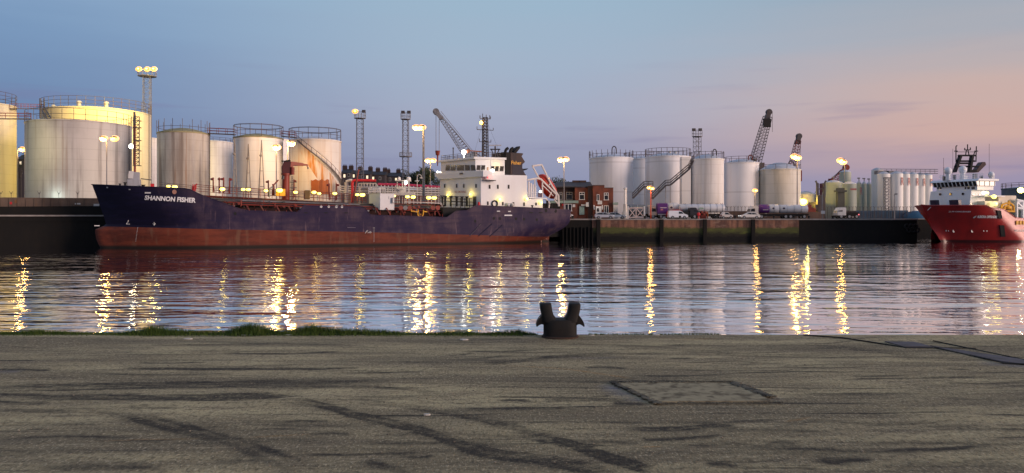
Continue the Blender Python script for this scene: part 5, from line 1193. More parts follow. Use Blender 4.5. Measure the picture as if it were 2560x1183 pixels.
for a, b in ((998, 443), (1022, 443.5)): mb = MB(); q = P(a, 451, Y); mb.lathe(q, [(.35 if a < 1000 else .5, 0), (.35 if a < 1000 else .5, .45), (.3 if a < 1000 else .4, .7), (.05, .85)], 12); mb.build('dome_vent', M['white'], wt, smooth=True)
mb = MB(); mb.box(Xp(1000, Y), Xp(1014, Y), Y - .5, Y + .5, Zp(482, Y), Zp(468, Y)); mb.box(Xp(984, Y), Xp(1037, Y), Y - 1, Y + 1, Zp(489, Y), Zp(482, Y)); mb.box(Xp(992, Y), Xp(1008, Y), Y - .8, Y, Zp(473, Y), Zp(467, Y)); mb.build('equipment', WP, wt)
mb = MB(); q = P(1014.5, 457, Y - 1.6); mb.ell(q, .35, .3, .42, 10, 6); mb.build('lamp', M['whiteglow'], wt)
tk = root('white_vessel', P(952, 545, 173), 'white pressure vessel with rails behind the white shelter', 'vessel'); Y = 173.0
mb = MB(); mb.lathe((Xp(945, Y), Y, Zp(476, Y)), [(.3, 0), (.8, .3), (.9, .8), (.9, 1.4), (.6, 1.7)], 16, 'X'); mb.build('barrel', WP, tk, smooth=True)
mb = MB()
for a in range(927, 990, 6): mb.tube(P(a, 468, Y - 1.5), P(a, 486, Y - 1.5), .07, n=4)
for b in (468.5, 474, 480): mb.tube(P(925, b, Y - 1.5), P(992, b, Y - 1.5), .07, n=4)
mb.build('rails', M['white2'], tk)
mb = MB(); mb.box(Xp(925, Y), Xp(992, Y), Y - 1.6, Y + 1.5, GZ, Zp(486, Y)); mb.build('base', paint('grey base', (.25, .24, .24)), tk)
sp_ = P(1043, 545, 174); mb = MB(); mb.tube(sp_, P(1043, 442, 174), .09, n=6); q = P(1043, 442, 174); pts = [q + V((.5 - .5 * math.cos(a), 0, .5 * math.sin(a))) for a in np.linspace(0, math.pi, 7)]; mb.path(pts, .09, 6); mb.ell(pts[-1] + V((0, 0, -.3)), .4, .3, .25, 10, 6); mb.ell(P(1042, 453, 174), .55, .3, .2, 10, 6)
tag(mb.build('swan_neck_lamp', M['white2'], loc=sp_), 'white swan neck lamp post before the dark trees', 'lamp post')
# ------------------------------------------------------------------ the tanker
SH = root('tanker_ship', SP(42, 0, 0), 'purple hulled coastal tanker with red underside moored across the harbour', 'ship')
def interp(x, pts): return float(np.interp(x, [p[0] for p in pts], [p[1] for p in pts]))
def s0f(z): return interp(z, [(-2, 1.9), (0, 1.3), (1.8, .6), (3.2, .55), (3.75, 2.2), (5.5, 1.75), (10.8, 0), (13, -.7)])
def sendf(z): return interp(z, [(-2, 77), (0, 80.0), (1.5, 82), (3.2, 84.6), (4, 85), (13, 85)])
def hb(s, z):
    a, b = s0f(z), sendf(z); d = s - a
    Le = interp(z, [(0, 19), (4, 18), (7, 15), (11, 13)]); q = interp(z, [(0, 1.7), (4, 1.9), (7, 2.5), (11, 3.2)])
    x = min(1, max(0, d / Le)); h = SBEAM * (1 - (1 - x) ** q)
    if z < 3.6: h = max(h, 1.25 * math.sqrt(min(1, max(0, d / 1.6))))
    e = max(0, b - s); Ls = interp(z, [(0, 17), (4, 10), (8, 7)]); fe = interp(z, [(0, .22), (2.5, .55), (4.5, .74), (8, .80)])
    y = min(1, e / Ls); h *= fe + (1 - fe) * (1 - (1 - y) ** 2.2)
    return h
def SH_s(px, py):
    t = 7.0 if px > 420 else 3.0
    for _ in range(12): s, z = SQ(px, py, t); t = hb(max(0, min(s, 84.9)), z)
    return s, z, t
def on_hull(px, py, off=.05):
    s, z, t = SH_s(px, py); return SP(s, t + off, z)
PROF = [(231, 462), (310, 465), (400, 468.5), (462, 471), (478, 475), (500, 486), (540, 501), (575, 514), (600, 523), (622, 527), (700, 529.5), (746, 531), (759, 514), (905, 517), (912, 519), (926, 538), (1000, 540), (1118, 543.5), (1140, 528), (1168, 526), (1186, 515), (1200, 514), (1320, 519), (1424, 525)]
top = []
for px, py in PROF: s, z, t = SH_s(px, py); top.append((s, z))
top[0] = (0, top[0][1] + .05); top.append((85, top[-1][1]))
ztop = lambda s: interp(s, top)
BOOT = []
for px, py in ((240, 566), (420, 570), (620, 575), (900, 580), (1200, 588), (1350, 592)): s, z, t = SH_s(px, py); BOOT.append((s, z))
BOOT = [(0, BOOT[0][1])] + BOOT + [(85, BOOT[-1][1] - .1)]
zboot = lambda s: interp(s, BOOT)
fj = sorted(set([round(t / 85, 4) for t, _ in top if 0 < t < 85] + list(np.linspace(0, 1, 70)) + [.004, .01, .02, .03, .985, .993]))
def hull_rows(fracs, zlo, zhi):
    rows = []
    for fr in fracs:
        row = []
        for f in fj:
            s = 85 * f
            for _ in range(5):
                z = zlo(s) + (zhi(s) - zlo(s)) * fr; a, b = s0f(z), sendf(z); s = a + (b - a) * f
            row.append((s, hb(s, z), z))
        rows.append(row)
    return rows
def hull_mesh(name, rows, mat, cap=True):
    mb = MB(); n = len(fj)
    for sg in (1, -1):
        vs = [SP(s, sg * h, z) for r in rows for (s, h, z) in r]; fs = []
        for k in range(len(rows) - 1):
            for i in range(n - 1):
                q = (k * n + i, k * n + i + 1, (k + 1) * n + i + 1, (k + 1) * n + i); fs.append(q if sg > 0 else q[::-1])
        mb.add(vs, fs)
    tr = [SP(r[-1][0], r[-1][1], r[-1][2]) for r in rows] + [SP(r[-1][0], -r[-1][1], r[-1][2]) for r in rows[::-1]]
    mb.add(tr, [tuple(range(len(tr)))[::-1]])
    return mb.build(name, mat, SH, smooth=True)
def hull_mat():
    m = MT('purple hull paint'); n1 = m.noise(m.pos((.5, .5, .35)), .8, 5, .6); n2 = m.noise(m.pos((.25, .25, 2)), 1.0, 4); n3 = m.noise(m.pos((1, 1, .12)), 1.4, 5)
    gx = m.n('ShaderNodeSeparateXYZ'); m.L.new(m.pos(), gx.inputs[0]); worn = m.step(m.math('ADD', gx.outputs[0], m.math('MULTIPLY', n1, 14)), -52, -36)  # bow shadow put into the paint colour; chalky wear kept to the rest
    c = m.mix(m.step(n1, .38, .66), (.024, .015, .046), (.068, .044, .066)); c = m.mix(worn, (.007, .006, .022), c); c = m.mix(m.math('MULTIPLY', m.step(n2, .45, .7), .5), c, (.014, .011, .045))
    c = m.mix(m.math('MULTIPLY', m.math('MULTIPLY', m.step(n3, .60, .74), .5), worn), c, (.20, .13, .14))
    sm = m.math('LESS_THAN', m.math('FRACT', m.math('DIVIDE', m.math('ADD', m.z(), 1.7), 1.9)), .035); sv = m.math('LESS_THAN', m.math('FRACT', m.math('DIVIDE', gx.outputs[0], 5.6)), .014)
    c = m.mix(m.math('MULTIPLY', m.math('MAXIMUM', sm, sv), .3), c, (.012, .009, .018))
    m.bump(m.math('ADD', n1, m.math('MULTIPLY', n2, .8)), .4, .08)
    return m.fin(c, .6, 0, .22)
def boot_mat():
    m = MT('red underside paint'); n1 = m.noise(m.pos((.3, .3, 1.2)), .9, 6, .65); n2 = m.noise(m.pos((1, 1, .15)), 1.0, 4)
    c = m.mix(m.step(n1, .35, .68), (.165, .036, .017), (.095, .021, .012)); c = m.mix(m.math('MULTIPLY', m.step(n2, .5, .72), .55), c, (.16, .085, .05))
    zz = m.math('ADD', m.z(), m.math('MULTIPLY', n1, .35)); c = m.mix(m.step(zz, WZ + .85, WZ + .35), c, (.018, .012, .009))
    return m.fin(c, .7, 0, .3)
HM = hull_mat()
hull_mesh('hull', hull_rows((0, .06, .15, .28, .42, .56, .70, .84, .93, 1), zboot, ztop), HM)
hull_mesh('underside', hull_rows((0, .35, .6, .78, .9, 1), lambda s: -1.6, zboot), boot_mat())
# deck
DPR = [(228, 470), (480, 482), (560, 521), (606, 533), (1120, 547), (1190, 532), (1430, 534)]
dz = []
for px, py in DPR: s, z = SQ(px, py, 0); dz.append((s, z))
dz = [(-1, dz[0][1])] + dz + [(86, dz[-1][1])]; zdeck = lambda s: interp(s, dz)
mb = MB(); vs = []; fs = []
ss_ = np.linspace(.6, 84.9, 60)
for i, s in enumerate(ss_):
    z = zdeck(s); h = max(.02, hb(s, z) - .04); vs += [SP(s, h, z), SP(s, -h, z)]
    if i: b = 2 * (i - 1); fs.append((b, b + 2, b + 3, b + 1))
mb.add(vs, fs); mb.build('deck', M['deckred'], SH)
# bulwark top edge
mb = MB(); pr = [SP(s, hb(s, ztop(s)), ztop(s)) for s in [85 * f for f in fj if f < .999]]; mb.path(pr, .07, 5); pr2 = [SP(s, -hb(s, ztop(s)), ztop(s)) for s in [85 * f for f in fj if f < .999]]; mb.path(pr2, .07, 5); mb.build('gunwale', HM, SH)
# name and marks
def hull_text(s, q, mat, name, bold=.02, off=.04):
    (x0, y0), (x1, y1), (x2, y2), (x3, y3) = q   # top left, top right, bottom right, bottom left
    def fn(u, v):
        px = (x3 + (x2 - x3) * u) * (1 - v) + (x0 + (x1 - x0) * u) * v; py = (y3 + (y2 - y3) * u) * (1 - v) + (y0 + (y1 - y0) * u) * v
        return on_hull(px, py, off)
    mb = MB(); text_on(mb, s, fn, bold); return mb.build(name, mat, SH)
hull_text('SHANNON FISHER', ((363, 488.5), (490, 495), (489, 507.5), (361, 500)), M['lettering'], 'ship_name', .035)
def hull_quad(px0, px1, py0, py1, mat, name, off=.05, sl=0):
    mb = MB(); q = [on_hull(px0, py0, off), on_hull(px1, py0 + sl, off), on_hull(px1, py1 + sl, off), on_hull(px0, py1, off)]; mb.prism(q, -SN * .06); return mb.build(name, mat, SH)
hull_quad(362, 377, 480.5, 484, M['white2'], 'white_plate'); hull_quad(266, 270, 467.5, 470.5, M['white2'], 'fairlead'); hull_quad(322, 326, 473, 475, M['white2'], 'fairlead')
hull_quad(1261, 1280, 537, 540, M['lettering'], 'white_plate'); hull_quad(1242, 1250, 527, 529.5, M['white2'], 'fairlead'); hull_quad(1270, 1277, 527.5, 530, M['white2'], 'fairlead')
for a, b in ((1323, 1332), (1348, 1356)): hull_quad(a, b, 530.5, 533, M['black'], 'freeing_port')
for a, b in ((1235, 546), (1250, 546.5), (1290, 547), (1310, 548), (1342, 549.5), (1365, 526.5), (1389, 527.5), (588, 534), (1188, 553)):
    c = on_hull(a, b, .03); mb = MB(); r_ = .28 if b > 530 else .36
    mb.prism([c + SU * r_ * .8 * math.cos(t) + V((0, 0, r_ * math.sin(t))) for t in np.linspace(0, 2 * math.pi, 13)[:-1]], -SN * .05); mb.build('mooring_hole', M['black'], SH)
for a in (761, 811, 861): hull_quad(a, a + 8, 531.2, 533.4, M['black'], 'freeing_port')
for a in (803, 822, 841, 855): c = on_hull(a, 516.5 + (a - 803) * .01, .03); mb = MB(); mb.prism([c + SU * .22 * math.cos(t) + V((0, 0, .24 * math.sin(t))) for t in np.linspace(0, 2 * math.pi, 11)[:-1]], -SN * .05); mb.build('white_disc', M['white2'], SH)
c = on_hull(436, 480, .1); mb = MB(); mb.prism([c + SU * .34 * math.cos(t) + V((0, 0, .36 * math.sin(t))) for t in np.linspace(0, 2 * math.pi, 13)[:-1]], -SN * .1); mb.build('hawse_ring', paint('rusty ring', (.32, .16, .12)), SH)
# bulb symbol, thruster symbol and draught marks
def strokes(pts_list, mat, name, r=.05):
    mb = MB()
    for pts in pts_list: mb.path([on_hull(a, b, .05) for a, b in pts], r, 4)
    return mb.build(name, mat, SH)
strokes([[(321, 551), (319.5, 556), (317, 558), (316, 560.5), (324, 560.5)]], M['white2'], 'bulb_mark', .07)
strokes([[(385.5, 556), (385.5, 564)], [(382, 559), (385.5, 563), (389, 559)]], M['white2'], 'thruster_mark', .06)
strokes([[(343.5 - k * .5, 569 + k * 3.4), (345.0 - k * .5, 569 + k * 3.4)] for k in range(11)], M['white2'], 'draught_marks', .045)
strokes([[(934, 570 + k * 3.1), (935.6, 570 + k * 3.1)] for k in range(12)] + [[(932, 570), (937, 570)]], M['white2'], 'draught_marks', .045)
strokes([[(913, 583.5), (916, 577.5), (920, 576)], [(915, 580.5), (919, 579)], [(919, 583), (924, 580)], [(923, 581), (926, 578.5), (928, 581), (925, 583), (923, 581)]], M['white2'], 'load_mark', .05)
strokes([[(1174, 590), (1202, 560)], [(1196, 590), (1230, 560)], [(1224, 591), (1256, 563)]], M['navy'], 'scrape', .09)
strokes([[(868, 569), (889, 569.5)]], paint('pale scrape', (.2, .17, .22)), 'scrape', .05)
hull_quad(236, 249, 563.5, 565.5, M['white'], 'bulb_stripe', .12)
# propeller post and rudder at the stern
mb = MB(); q = SP(81.0, .3, -.6); mb.ppd(q, SU * 1.6, SN * .3, V((0, 0, 2.2))); mb.build('rudder', boot_mat(), SH, bevel=.05)
mb = MB(); mb.path([on_hull(1366, 598, .3), SP(80.6, 1.8, 1.2), SP(80.2, 1.9, .1)], .12, 5); mb.build('ice_horn', paint('worn pink primer', (.5, .25, .2)), SH)

# forecastle: windlass house, foremast, bitts
G8 = paint('pale grey deck gear', (.33, .35, .40), (.2, .17, .16), .4, .8)
def dk(px, py, t): return SW(px, py, t)
mb = MB(); a, b = dk(318, 466, 1.0), dk(350, 466, 1.0); mb.ppd(a, b - a, -SN * 2.2, V((0, 0, 1.15))); a, b = dk(322, 449, .8), dk(348, 450, .8); mb.ppd(a, b - a, -SN * 1.6, V((0, 0, 1.3))); mb.build('mast_house', G8, SH, bevel=.05)
mb = MB(); a = dk(320, 446, 1.2); mb.ppd(a, SU * .75, -SN * .1, V((.12, 0, 1.2))); mb.build('pale_panel', M['white2'], SH)
fm_ = MB(); a, b = dk(337, 448, 0), dk(337.5, 285, 0); fm_.tube(a, b, .20, .12, n=8)
fm = fm_.build('foremast', M['pipered'], SH)
mb = MB(); a, b = dk(341, 415, 0), dk(341, 292, 0); mb.lattice(a, b, .85, .85, 12, .05, .035, side=SU); 
for py in (415, 378, 352, 320, 303): q = dk(342, py, 0); mb.ppd(q - SU * .6 - SN * .4, SU * 1.3, SN * .8, V((0, 0, .08)))
mb.build('mast_ladder', M['darksteel'], SH)
mb = MB(); q = dk(334, 312, 0); mb.ppd(q, SU * .35, SN * .4, V((0, 0, 1.4))); q = dk(336, 280, 0); mb.tube(q, q - V((0, 0, 1.2)), .18, n=8); mb.build('mast_lantern', M['darksteel'], SH)
for (a, b, w, h) in ((293, 464, .5, .55), (300, 459, .35, 1.0), (313, 456, .42, 1.1), (358, 462, .6, .7), (310, 466, .3, .5)):
    mb = MB(); q = dk(a, b, 1.5); mb.tube(q - V((0, 0, h)), q, w * .42, n=10); mb.tube(q - V((0, 0, .1)), q, w * .6, n=10); mb.build('mooring_bitt', M['black'], SH, smooth=True)
mb = MB(); q = dk(376, 466, 2.2); mb.ppd(q - V((0, 0, .3)), SU * .55, -SN * .5, V((0, 0, .75))); mb.build('red_box', M['redlamp'], SH)
mb = MB(); a, b = dk(352, 447, .8), dk(378, 450, .8); mb.tube(a, b, .08, n=5); mb.build('davit_bar', M['darksteel'], SH)
# railing helper in ship space
def ship_rail(pts, h, t, mat, name='railing', lv=(.35, .68, 1.0), step=1.6, r=.045, parent=None):
    mb = MB(); w = [dk(px, py, t) for px, py in pts]
    for a, b in zip(w, w[1:]):
        n = max(1, int((b - a).length / step))
        for k in range(n + 1): q = a.lerp(b, k / n); mb.tube(q, q + V((0, 0, h)), r, n=4)
        for l in lv: mb.tube(a + V((0, 0, h * l)), b + V((0, 0, h * l)), r * .85, n=4)
    return mb.build(name, mat, parent or SH)
ship_rail([(398, 471), (420, 473), (478, 478)], 1.0, -1.5, M['rail'])
ship_rail([(486, 484), (560, 490), (680, 496), (760, 500), (900, 507), (915, 508)], 1.55, 1.8, M['redrail'], lv=(.3, .55, .8, 1))
ship_rail([(540, 490), (700, 497), (905, 506)], 1.55, -1.8, M['rail'])
ship_rail([(986, 508), (1050, 510), (1100, 512)], 1.4, 1.8, M['redrail'])
# raised trunk and catwalk
def slab(px0, py0, px1, py1, t0, t1, thick, mat, name):
    mb = MB(); a0, b0, a1, b1 = dk(px0, py0, t0), dk(px1, py1, t0), None, None
    s0_, z0_ = SQ(px0, py0, t0); s1_, z1_ = SQ(px1, py1, t0)
    p = [SP(s0_, t0, z0_), SP(s1_, t0, z1_), SP(s1_, t1, z1_), SP(s0_, t1, z0_)]; mb.prism(p, V((0, 0, -thick))); return mb.build(name, mat, SH)
TR = paint('trunk side', (.028, .006, .005), (.010, .004, .004), .7, .6, .8)
slab(560, 518, 1118, 528, 4.2, -4.2, 1.8, TR, 'trunk')
CWM = paint('catwalk oxide', (.10, .014, .010), (.03, .008, .006), .7, 1.2, .85); slab(486, 487, 915, 509, 2.2, -2.2, .28, CWM, 'catwalk'); slab(980, 508, 1112, 513, 2.2, -2.2, .28, CWM, 'catwalk')
# catwalk legs, pipes, valves
mb = MB()
for px in range(500, 1105, 17):
    if 916 < px < 980: continue
    y = 488 + (px - 486) * .047; a, b = dk(px, y + 1, 2.0), dk(px, y + 24, 2.0); mb.tube(a, b, .11, n=5)
    if px % 2: mb.tube(dk(px, y + 24, 2.0), dk(px + 12, y + 8, 2.0), .07, n=4)
mb.build('catwalk_frame', M['pipered'], SH)
for (y0, y1, t, r_, mt, p0, p1) in ((500, 521, 3.2, .16, 'darksteel', 545, 1100), (503.5, 524, 3.6, .13, 'pipered', 560, 1100), (496, 517, 2.7, .15, 'darksteel', 520, 1095), (506, 527, 4.3, .18, 'black', 590, 1108), (498, 519, 3.9, .09, 'steel', 600, 900), (508, 529, 4.6, .11, 'pipered', 575, 1112)):
    mb = MB(); f = lambda px: y0 + (y1 - y0) * (px - 500) / 600
    mb.tube(dk(p0, f(p0), t), dk(p1, f(p1), t), r_, n=7); mb.build('cargo_pipe', M[mt], SH, smooth=True)
rr = random.Random(8)
mb = MB(); mb2 = MB(); mb3 = MB()
for _ in range(115):
    px = rr.uniform(530, 1100); t = rr.uniform(2.3, 5.0); y = 500 + (px - 500) * .034 + rr.uniform(-3, 15); q = dk(px, y, t)
    k = rr.random(); tgt = mb if k < .5 else mb2 if k < .85 else mb3; s = rr.uniform(.09, .22)
    if rr.random() < .5: tgt.tube(q - V((0, 0, s * 2.2)), q + V((0, 0, s * 2)), s * .6, n=7); tgt.tube(q + V((0, 0, s * 2)), q + V((0, 0, s * 2.3)), s * 1.2, n=8)
    else: tgt.tube(q, q + SN * s * 2.4, s, n=8); tgt.tube(q - SU * s * 1.6, q + SU * s * 1.6, s * .5, n=6)
mb.build('valves', M['darksteel'], SH); mb2.build('valves', M['pipered'], SH); mb3.build('valves', M['steel'], SH)
for o in SH.children:
    if o.name.startswith('valves'): o['kind'] = 'stuff'
# slanting stays inside the bulwark
for k, px in enumerate((592, 625, 660, 700, 730, 948, 975, 1010, 1075, 1100)):
    mb = MB(); mb.tube(dk(px, 529 + (px - 600) * .02, 6.9), dk(px - 9, 513 + (px - 600) * .02, 5.2), .12, n=5); mb.build('bulwark_stay', M['pipered'], SH)
for px in range(612, 1110, 26):
    if 745 < px < 930: continue
    mb = MB(); mb.tube(dk(px, 531 + (px - 600) * .024, 6.8), dk(px, 523 + (px - 600) * .024, 6.8), .06, n=5); mb.build('deck_post', M['pipered'], SH)
# manifold: light bar, yellow frame, pale drip tray
mb = MB(); a, b = dk(1012, 505, 4.8), dk(1104, 508.5, 4.8); mb.tube(a, b, .09, n=6); mb.tube(b, dk(1107, 528, 4.8), .07, n=6); mb.build('manifold_bar', paint('pale pipe', (.62, .55, .5)), SH)
mb = MB(); zz = [[(1028, 528), (1044, 530), (1045, 539), (1048, 541), (1055, 541), (1057.5, 538), (1058.5, 529), (1068, 530)], [(1028, 524), (1029, 530)], [(1045, 524), (1045, 531)], [(1058, 525), (1059, 531)], [(1049, 536), (1054, 536.5)]]
for pts in zz: mb.path([dk(a, b, 6.6) for a, b in pts], .11, 6)
mb.build('yellow_frame', M['yellow'], SH)
for px in (1000, 1011, 1022, 1080, 1092): mb = MB(); q = dk(px, 520, 5.2); mb.tube(q, q + SN * .7, .28, n=10); mb.tube(q + SN * .7, q + SN * .78, .42, n=12); mb.build('manifold_flange', M['steel'] if px % 2 else M['pipered'], SH, smooth=True)
# hose posts with little red arms
for k, (px, pt, pb, hx) in enumerate(((533, 444, 482, -5), (548, 444, 484, 0), (559, 444, 484, -6), (574, 445, 485, 5), (671, 451, 492, -5), (823, 459, 500, -5), (841, 459, 501, 6), (735, 449, 494, 4))):
    mb = MB(); t = -2.0; a, b = dk(px, pb, t), dk(px, pt, t); mb.tube(a, b, .12, n=6); mb.tube(dk(px + (4 if hx <= 0 else -4), pb, t), dk(px, pt + 14, t), .06, n=5)
    mb.ell(dk(px + hx * .6, pt + 4, t), .3, .18, .22, 8, 5); mb.build('hose_post', M['redrail'], SH)
mb = MB(); mb.tube(dk(483, 484, 0), dk(486, 466, 0), .25, .4, n=8); mb.tube(dk(486, 466, 0), dk(493, 460, 0), .12, n=6); mb.tube(dk(484, 467, 0), dk(482, 461, 0), .08, n=6); mb.build('fire_monitor', M['redlamp'], SH, smooth=True)
mb = MB(); mb.tube(dk(683, 490, .5), dk(684, 470, .5), .3, .2, n=8); mb.tube(dk(683, 464, .5), dk(696, 450, .5), .12, n=6); mb.tube(dk(684, 470, .5), dk(683, 460, .5), .2, n=8); mb.build('fire_monitor', M['pipered'], SH, smooth=True)
mb = MB(); a = dk(690, 490, 1.9); mb.ppd(a, SU * 1.6, -SN * 1.2, V((0, 0, 1.25))); mb.build('yellow_box', M['yellow'], SH, bevel=.04)
mb = MB(); a = dk(674, 492, 1.9); mb.path([a, dk(674, 476, 1.9), dk(676, 470, 1.9), dk(682, 468, 1.9)], .16, 8); mb.build('vent_pipe', M['steel'], SH, smooth=True)
mb = MB(); a = dk(762, 498, 1.9); mb.ppd(a, SU * .9, -SN * 1.2, V((0, 0, 1.6))); mb.build('brown_box', paint('brown box', (.14, .08, .03)), SH, bevel=.04)
mb = MB(); mb.tube(dk(880, 512, -.5), dk(896, 372, -.5) if False else dk(897, 424, -.5), .2, .13, n=8); mb.build('vent_mast', M['pipered'], SH, smooth=True)
# deck lamps
for px, py, t, r_ in ((421, 466, .5, .30), (437, 467.5, .5, .40), (556, 473, 2.4, .40), (608, 474, 2.4, .32), (621, 474, 2.4, .34), (665, 477, 2.4, .33), (699, 476, 2.6, .50), (739, 481, 2.4, .34), (785, 481, 2.4, .38), (798, 484, 2.4, .30), (837, 484, 2.4, .36), (893, 487, 2.4, .32), (906, 487.5, 2.4, .44), (985.5, 490, 2.4, .28), (1018.5, 492, 2.4, .36), (1033, 493, 2.4, .40), (1072, 494.5, 2.4, .42), (1086, 495, 2.4, .42)):
    mb = MB(); q = dk(px, py, t); mb.ell(q, r_ * 1.15, r_ * .8, r_ * .75, 12, 7); lp = mb.build('deck_lamp', M['deckglow'], SH, smooth=True)
    mb = MB(); mb.tube(q - V((0, 0, r_ * .7)), q - V((0, 0, 1.6)), .05, n=5); mb.tube(q + V((0, 0, r_ * .65)), q + V((0, 0, r_ * .9)), r_ * .9, r_ * .4, n=10); mb.build('lamp_post', M['redrail'], lp)
for px, py in ((556, 478), (665, 483), (699, 484), (790, 488), (900, 494), (1025, 498), (1080, 500)): point('deck_light', dk(px, py, 3.2), YEL, 26, SH, .25)
# midships hose crane
q0, q1 = dk(714, 500, 0), dk(715, 438, 0)
mb = MB(); mb.tube(q0, q1, .68, .62, n=14); mb.tube(q1, q1 + V((0, 0, .3)), .85, n=14); mb.build('crane_pedestal', M['pipered'], SH, smooth=True)
mb = MB(); hd = [(706, 438), (705, 416), (711, 404), (716, 400), (724, 400), (728, 405), (726, 418), (728, 436)]; mb.prism([dk(a, b, .6) for a, b in hd], -SN * 1.4); mb.build('crane_house', paint('dark maroon', (.07, .010, .012), (.03, .008, .01), .4, 1), SH, bevel=.06)
mb = MB(); mb.prism([dk(a, b, .5) for a, b in ((722, 405), (730, 404), (759, 408), (759, 415), (737, 414), (731, 418), (727, 424), (722, 420))], -SN * 1.0); mb.prism([dk(a, b, .3) for a, b in ((759, 409), (770, 411), (770, 418), (768, 418), (767, 414), (759, 414))], -SN * .6); mb.build('crane_jib', paint('salmon jib', (.40, .13, .09), (.25, .06, .04), .4, 1), SH, bevel=.04)
mb = MB(); mb.tube(dk(731, 418, .6), dk(731, 437, .6), .35, n=10); mb.build('crane_ram', M['pipered'], SH, smooth=True)
mb = MB(); mb.prism([dk(a, b, .7) for a, b in ((709, 402), (724, 399), (727, 402), (720, 405), (712, 404))], -SN * 1.6); mb.prism([dk(a, b, .7) for a, b in ((708, 404), (710, 401), (703, 402))], -SN * 1.2); mb.build('crane_cap', M['black'], SH)
mb = MB()
for py in range(446, 500, 5): mb.tube(dk(729, py, .3), dk(732, py, .3), .04, n=4)
for px in (729, 732): mb.tube(dk(px, 440, .3), dk(px, 500, .3), .05, n=4)
for py in (456, 470): q = dk(726, py, .6); mb.ppd(q, SU * 1.1, -SN * 1.0, V((0, 0, .1)))
mb.build('crane_ladder', M['rail'], SH)
mb = MB(); mb.tube(dk(770, 418, 0), dk(770, 423, 0), .1, n=5); mb.tube(dk(708, 440, .8), dk(707, 448, .8), .25, n=8); mb.build('crane_hook', M['darksteel'], SH)
# ------------------------------------------------------------------ the tanker's wheelhouse block
AF = R(39); E1 = SU; E2 = V((-math.sin(AF), math.cos(AF), 0)); E1n = V((-E2.y, E2.x, 0)); E2n = V((SU.y, -SU.x, 0))
s_, z_ = SQ(1202, 515, 6.3); DO = SP(s_, 6.3, 0); DO.z = 0
def DS(px, py, b=0):
    """a point on a side plane (b metres in from the near side)"""
    o = DO + E2 * b; a = on_line(o, E1, px); p = o + E1 * a; return V((p.x, p.y, Zp(py, p.y)))
def DFp(px, py, a=0):
    """a point on a front plane (a metres aft of the front)"""
    o = DO + E1 * a; b = on_line(o, E2, px); p = o + E2 * b; return V((p.x, p.y, Zp(py, p.y)))
def a_of(px, b=0): return on_line(DO + E2 * b, E1, px)
def b_of(px, a=0): return on_line(DO + E1 * a, E2, px)
def blk(a0, a1, b0, b1, z0, z1):
    mb = MB(); o = DO + E1 * a0 + E2 * b0; o = V((o.x, o.y, z0)); mb.ppd(o, E1 * (a1 - a0), E2 * (b1 - b0), V((0, 0, z1 - z0))); return mb
WHM = paint('superstructure white', (.74, .74, .75), (.58, .52, .46), .18, .5, .45)
yn = (DO + E1 * 5).y; yf = DO.y
Zs = lambda py, px=1240: Zp(py, (DO + E1 * a_of(px)).y)
W_ = b_of(1100); LA = a_of(1318); zbot = Zs(514); ztp = Zs(437)
blk(0, LA, 0, W_, zbot - 2.0, ztp).build('accommodation', WHM, SH, bevel=.05)
# lower aft block
blk(LA, a_of(1362), .6, W_ - .6, zbot - 2, Zs(497, 1330)).build('aft_house', WHM, SH, bevel=.05)
# wheelhouse
b0 = b_of(1190); zw0, zw1 = ztp, Zp(402, DFp(1150, 402).y)
aw = a_of(1226, b0)
wm = blk(-.15, aw, b0, W_ - .6, zw0 - .2, zw1); wm.build('wheelhouse', WHM, SH, bevel=.03)
# roof slab with overhang, its near side running aft over the wing cab
mb = blk(-.55, a_of(1266, b0 - .3), b0 - .3, W_ - .2, zw1, Zp(396.5, DFp(1150, 400).y)); mb.build('wheelhouse_roof', WHM, SH, bevel=.03)
blk(aw, a_of(1262, b0 - .05), b0 - .05, b0 + 4, zw0 - .2, zw1).build('wing_cab', WHM, SH, bevel=.03)
# raised bulwark band below the windows and both bridge wings
zb0, zb1 = Zp(446, DFp(1150, 446).y), Zp(431, DFp(1150, 431).y)
blk(-.35, 1.6, -1.25, W_ + .2, zb0, zb1).build('wing_bulwark', WHM, SH, bevel=.04)
mb = MB(); q = [DFp(1100, 447, 0) + E2 * .3, DFp(1100, 432, 0) + E2 * .3, DFp(1088, 432.5, 0), DFp(1088, 440, 0)]; mb.prism(q, E1 * 1.5); mb.build('far_wing', WHM, SH)
mb = MB(); q = [DS(1204, 452, 0), DS(1218, 449, -1.1), DS(1240, 450.5, -1.1), DS(1228, 453.5, 0)]; mb.prism([DS(1206, 449, 0), DS(1236, 450.5, 0), DS(1240, 450.5, -1.25), DS(1216, 449, -1.25)], V((0, 0, -.16))); mb.build('wing_platform', M['darksteel'], SH)
mb = blk(a_of(1220, -1.2), a_of(1231, -1.2), -1.28, -.9, Zs(447.5), Zs(439.5)); mb.build('side_light', M['redglow'], SH)
def side_win(px0, px1, py0, py1, b, rim=.09, glass='glass', sl=0, parent=None):
    mb = MB(); q = [DS(px0, py0, b), DS(px1, py0, b), DS(px1 - sl, py1, b), DS(px0 - sl, py1, b)]; c = sum(q, V((0, 0, 0))) / 4
    out = SN * .04; mb.prism([c + (p - c) * 1.16 for p in q], out); w = mb.build('window', M['white2'], SH, bevel=.02)
    mb = MB(); mb.prism(q, SN * .06); mb.build('pane', M[glass], w); return w
def front_win(px0, px1, py0, py1, a, glass='glass', sl=0):
    mb = MB(); q = [DFp(px0, py0, a), DFp(px1, py0, a), DFp(px1 - sl, py1, a), DFp(px0 - sl, py1, a)]; c = sum(q, V((0, 0, 0))) / 4
    fo = -E1 * .04; mb.prism([c + (p - c) * 1.16 for p in q], fo); w = mb.build('window', M['white2'], SH)
    mb = MB(); mb.prism(q, -E1 * .06); mb.build('pane', M[glass], w); return w
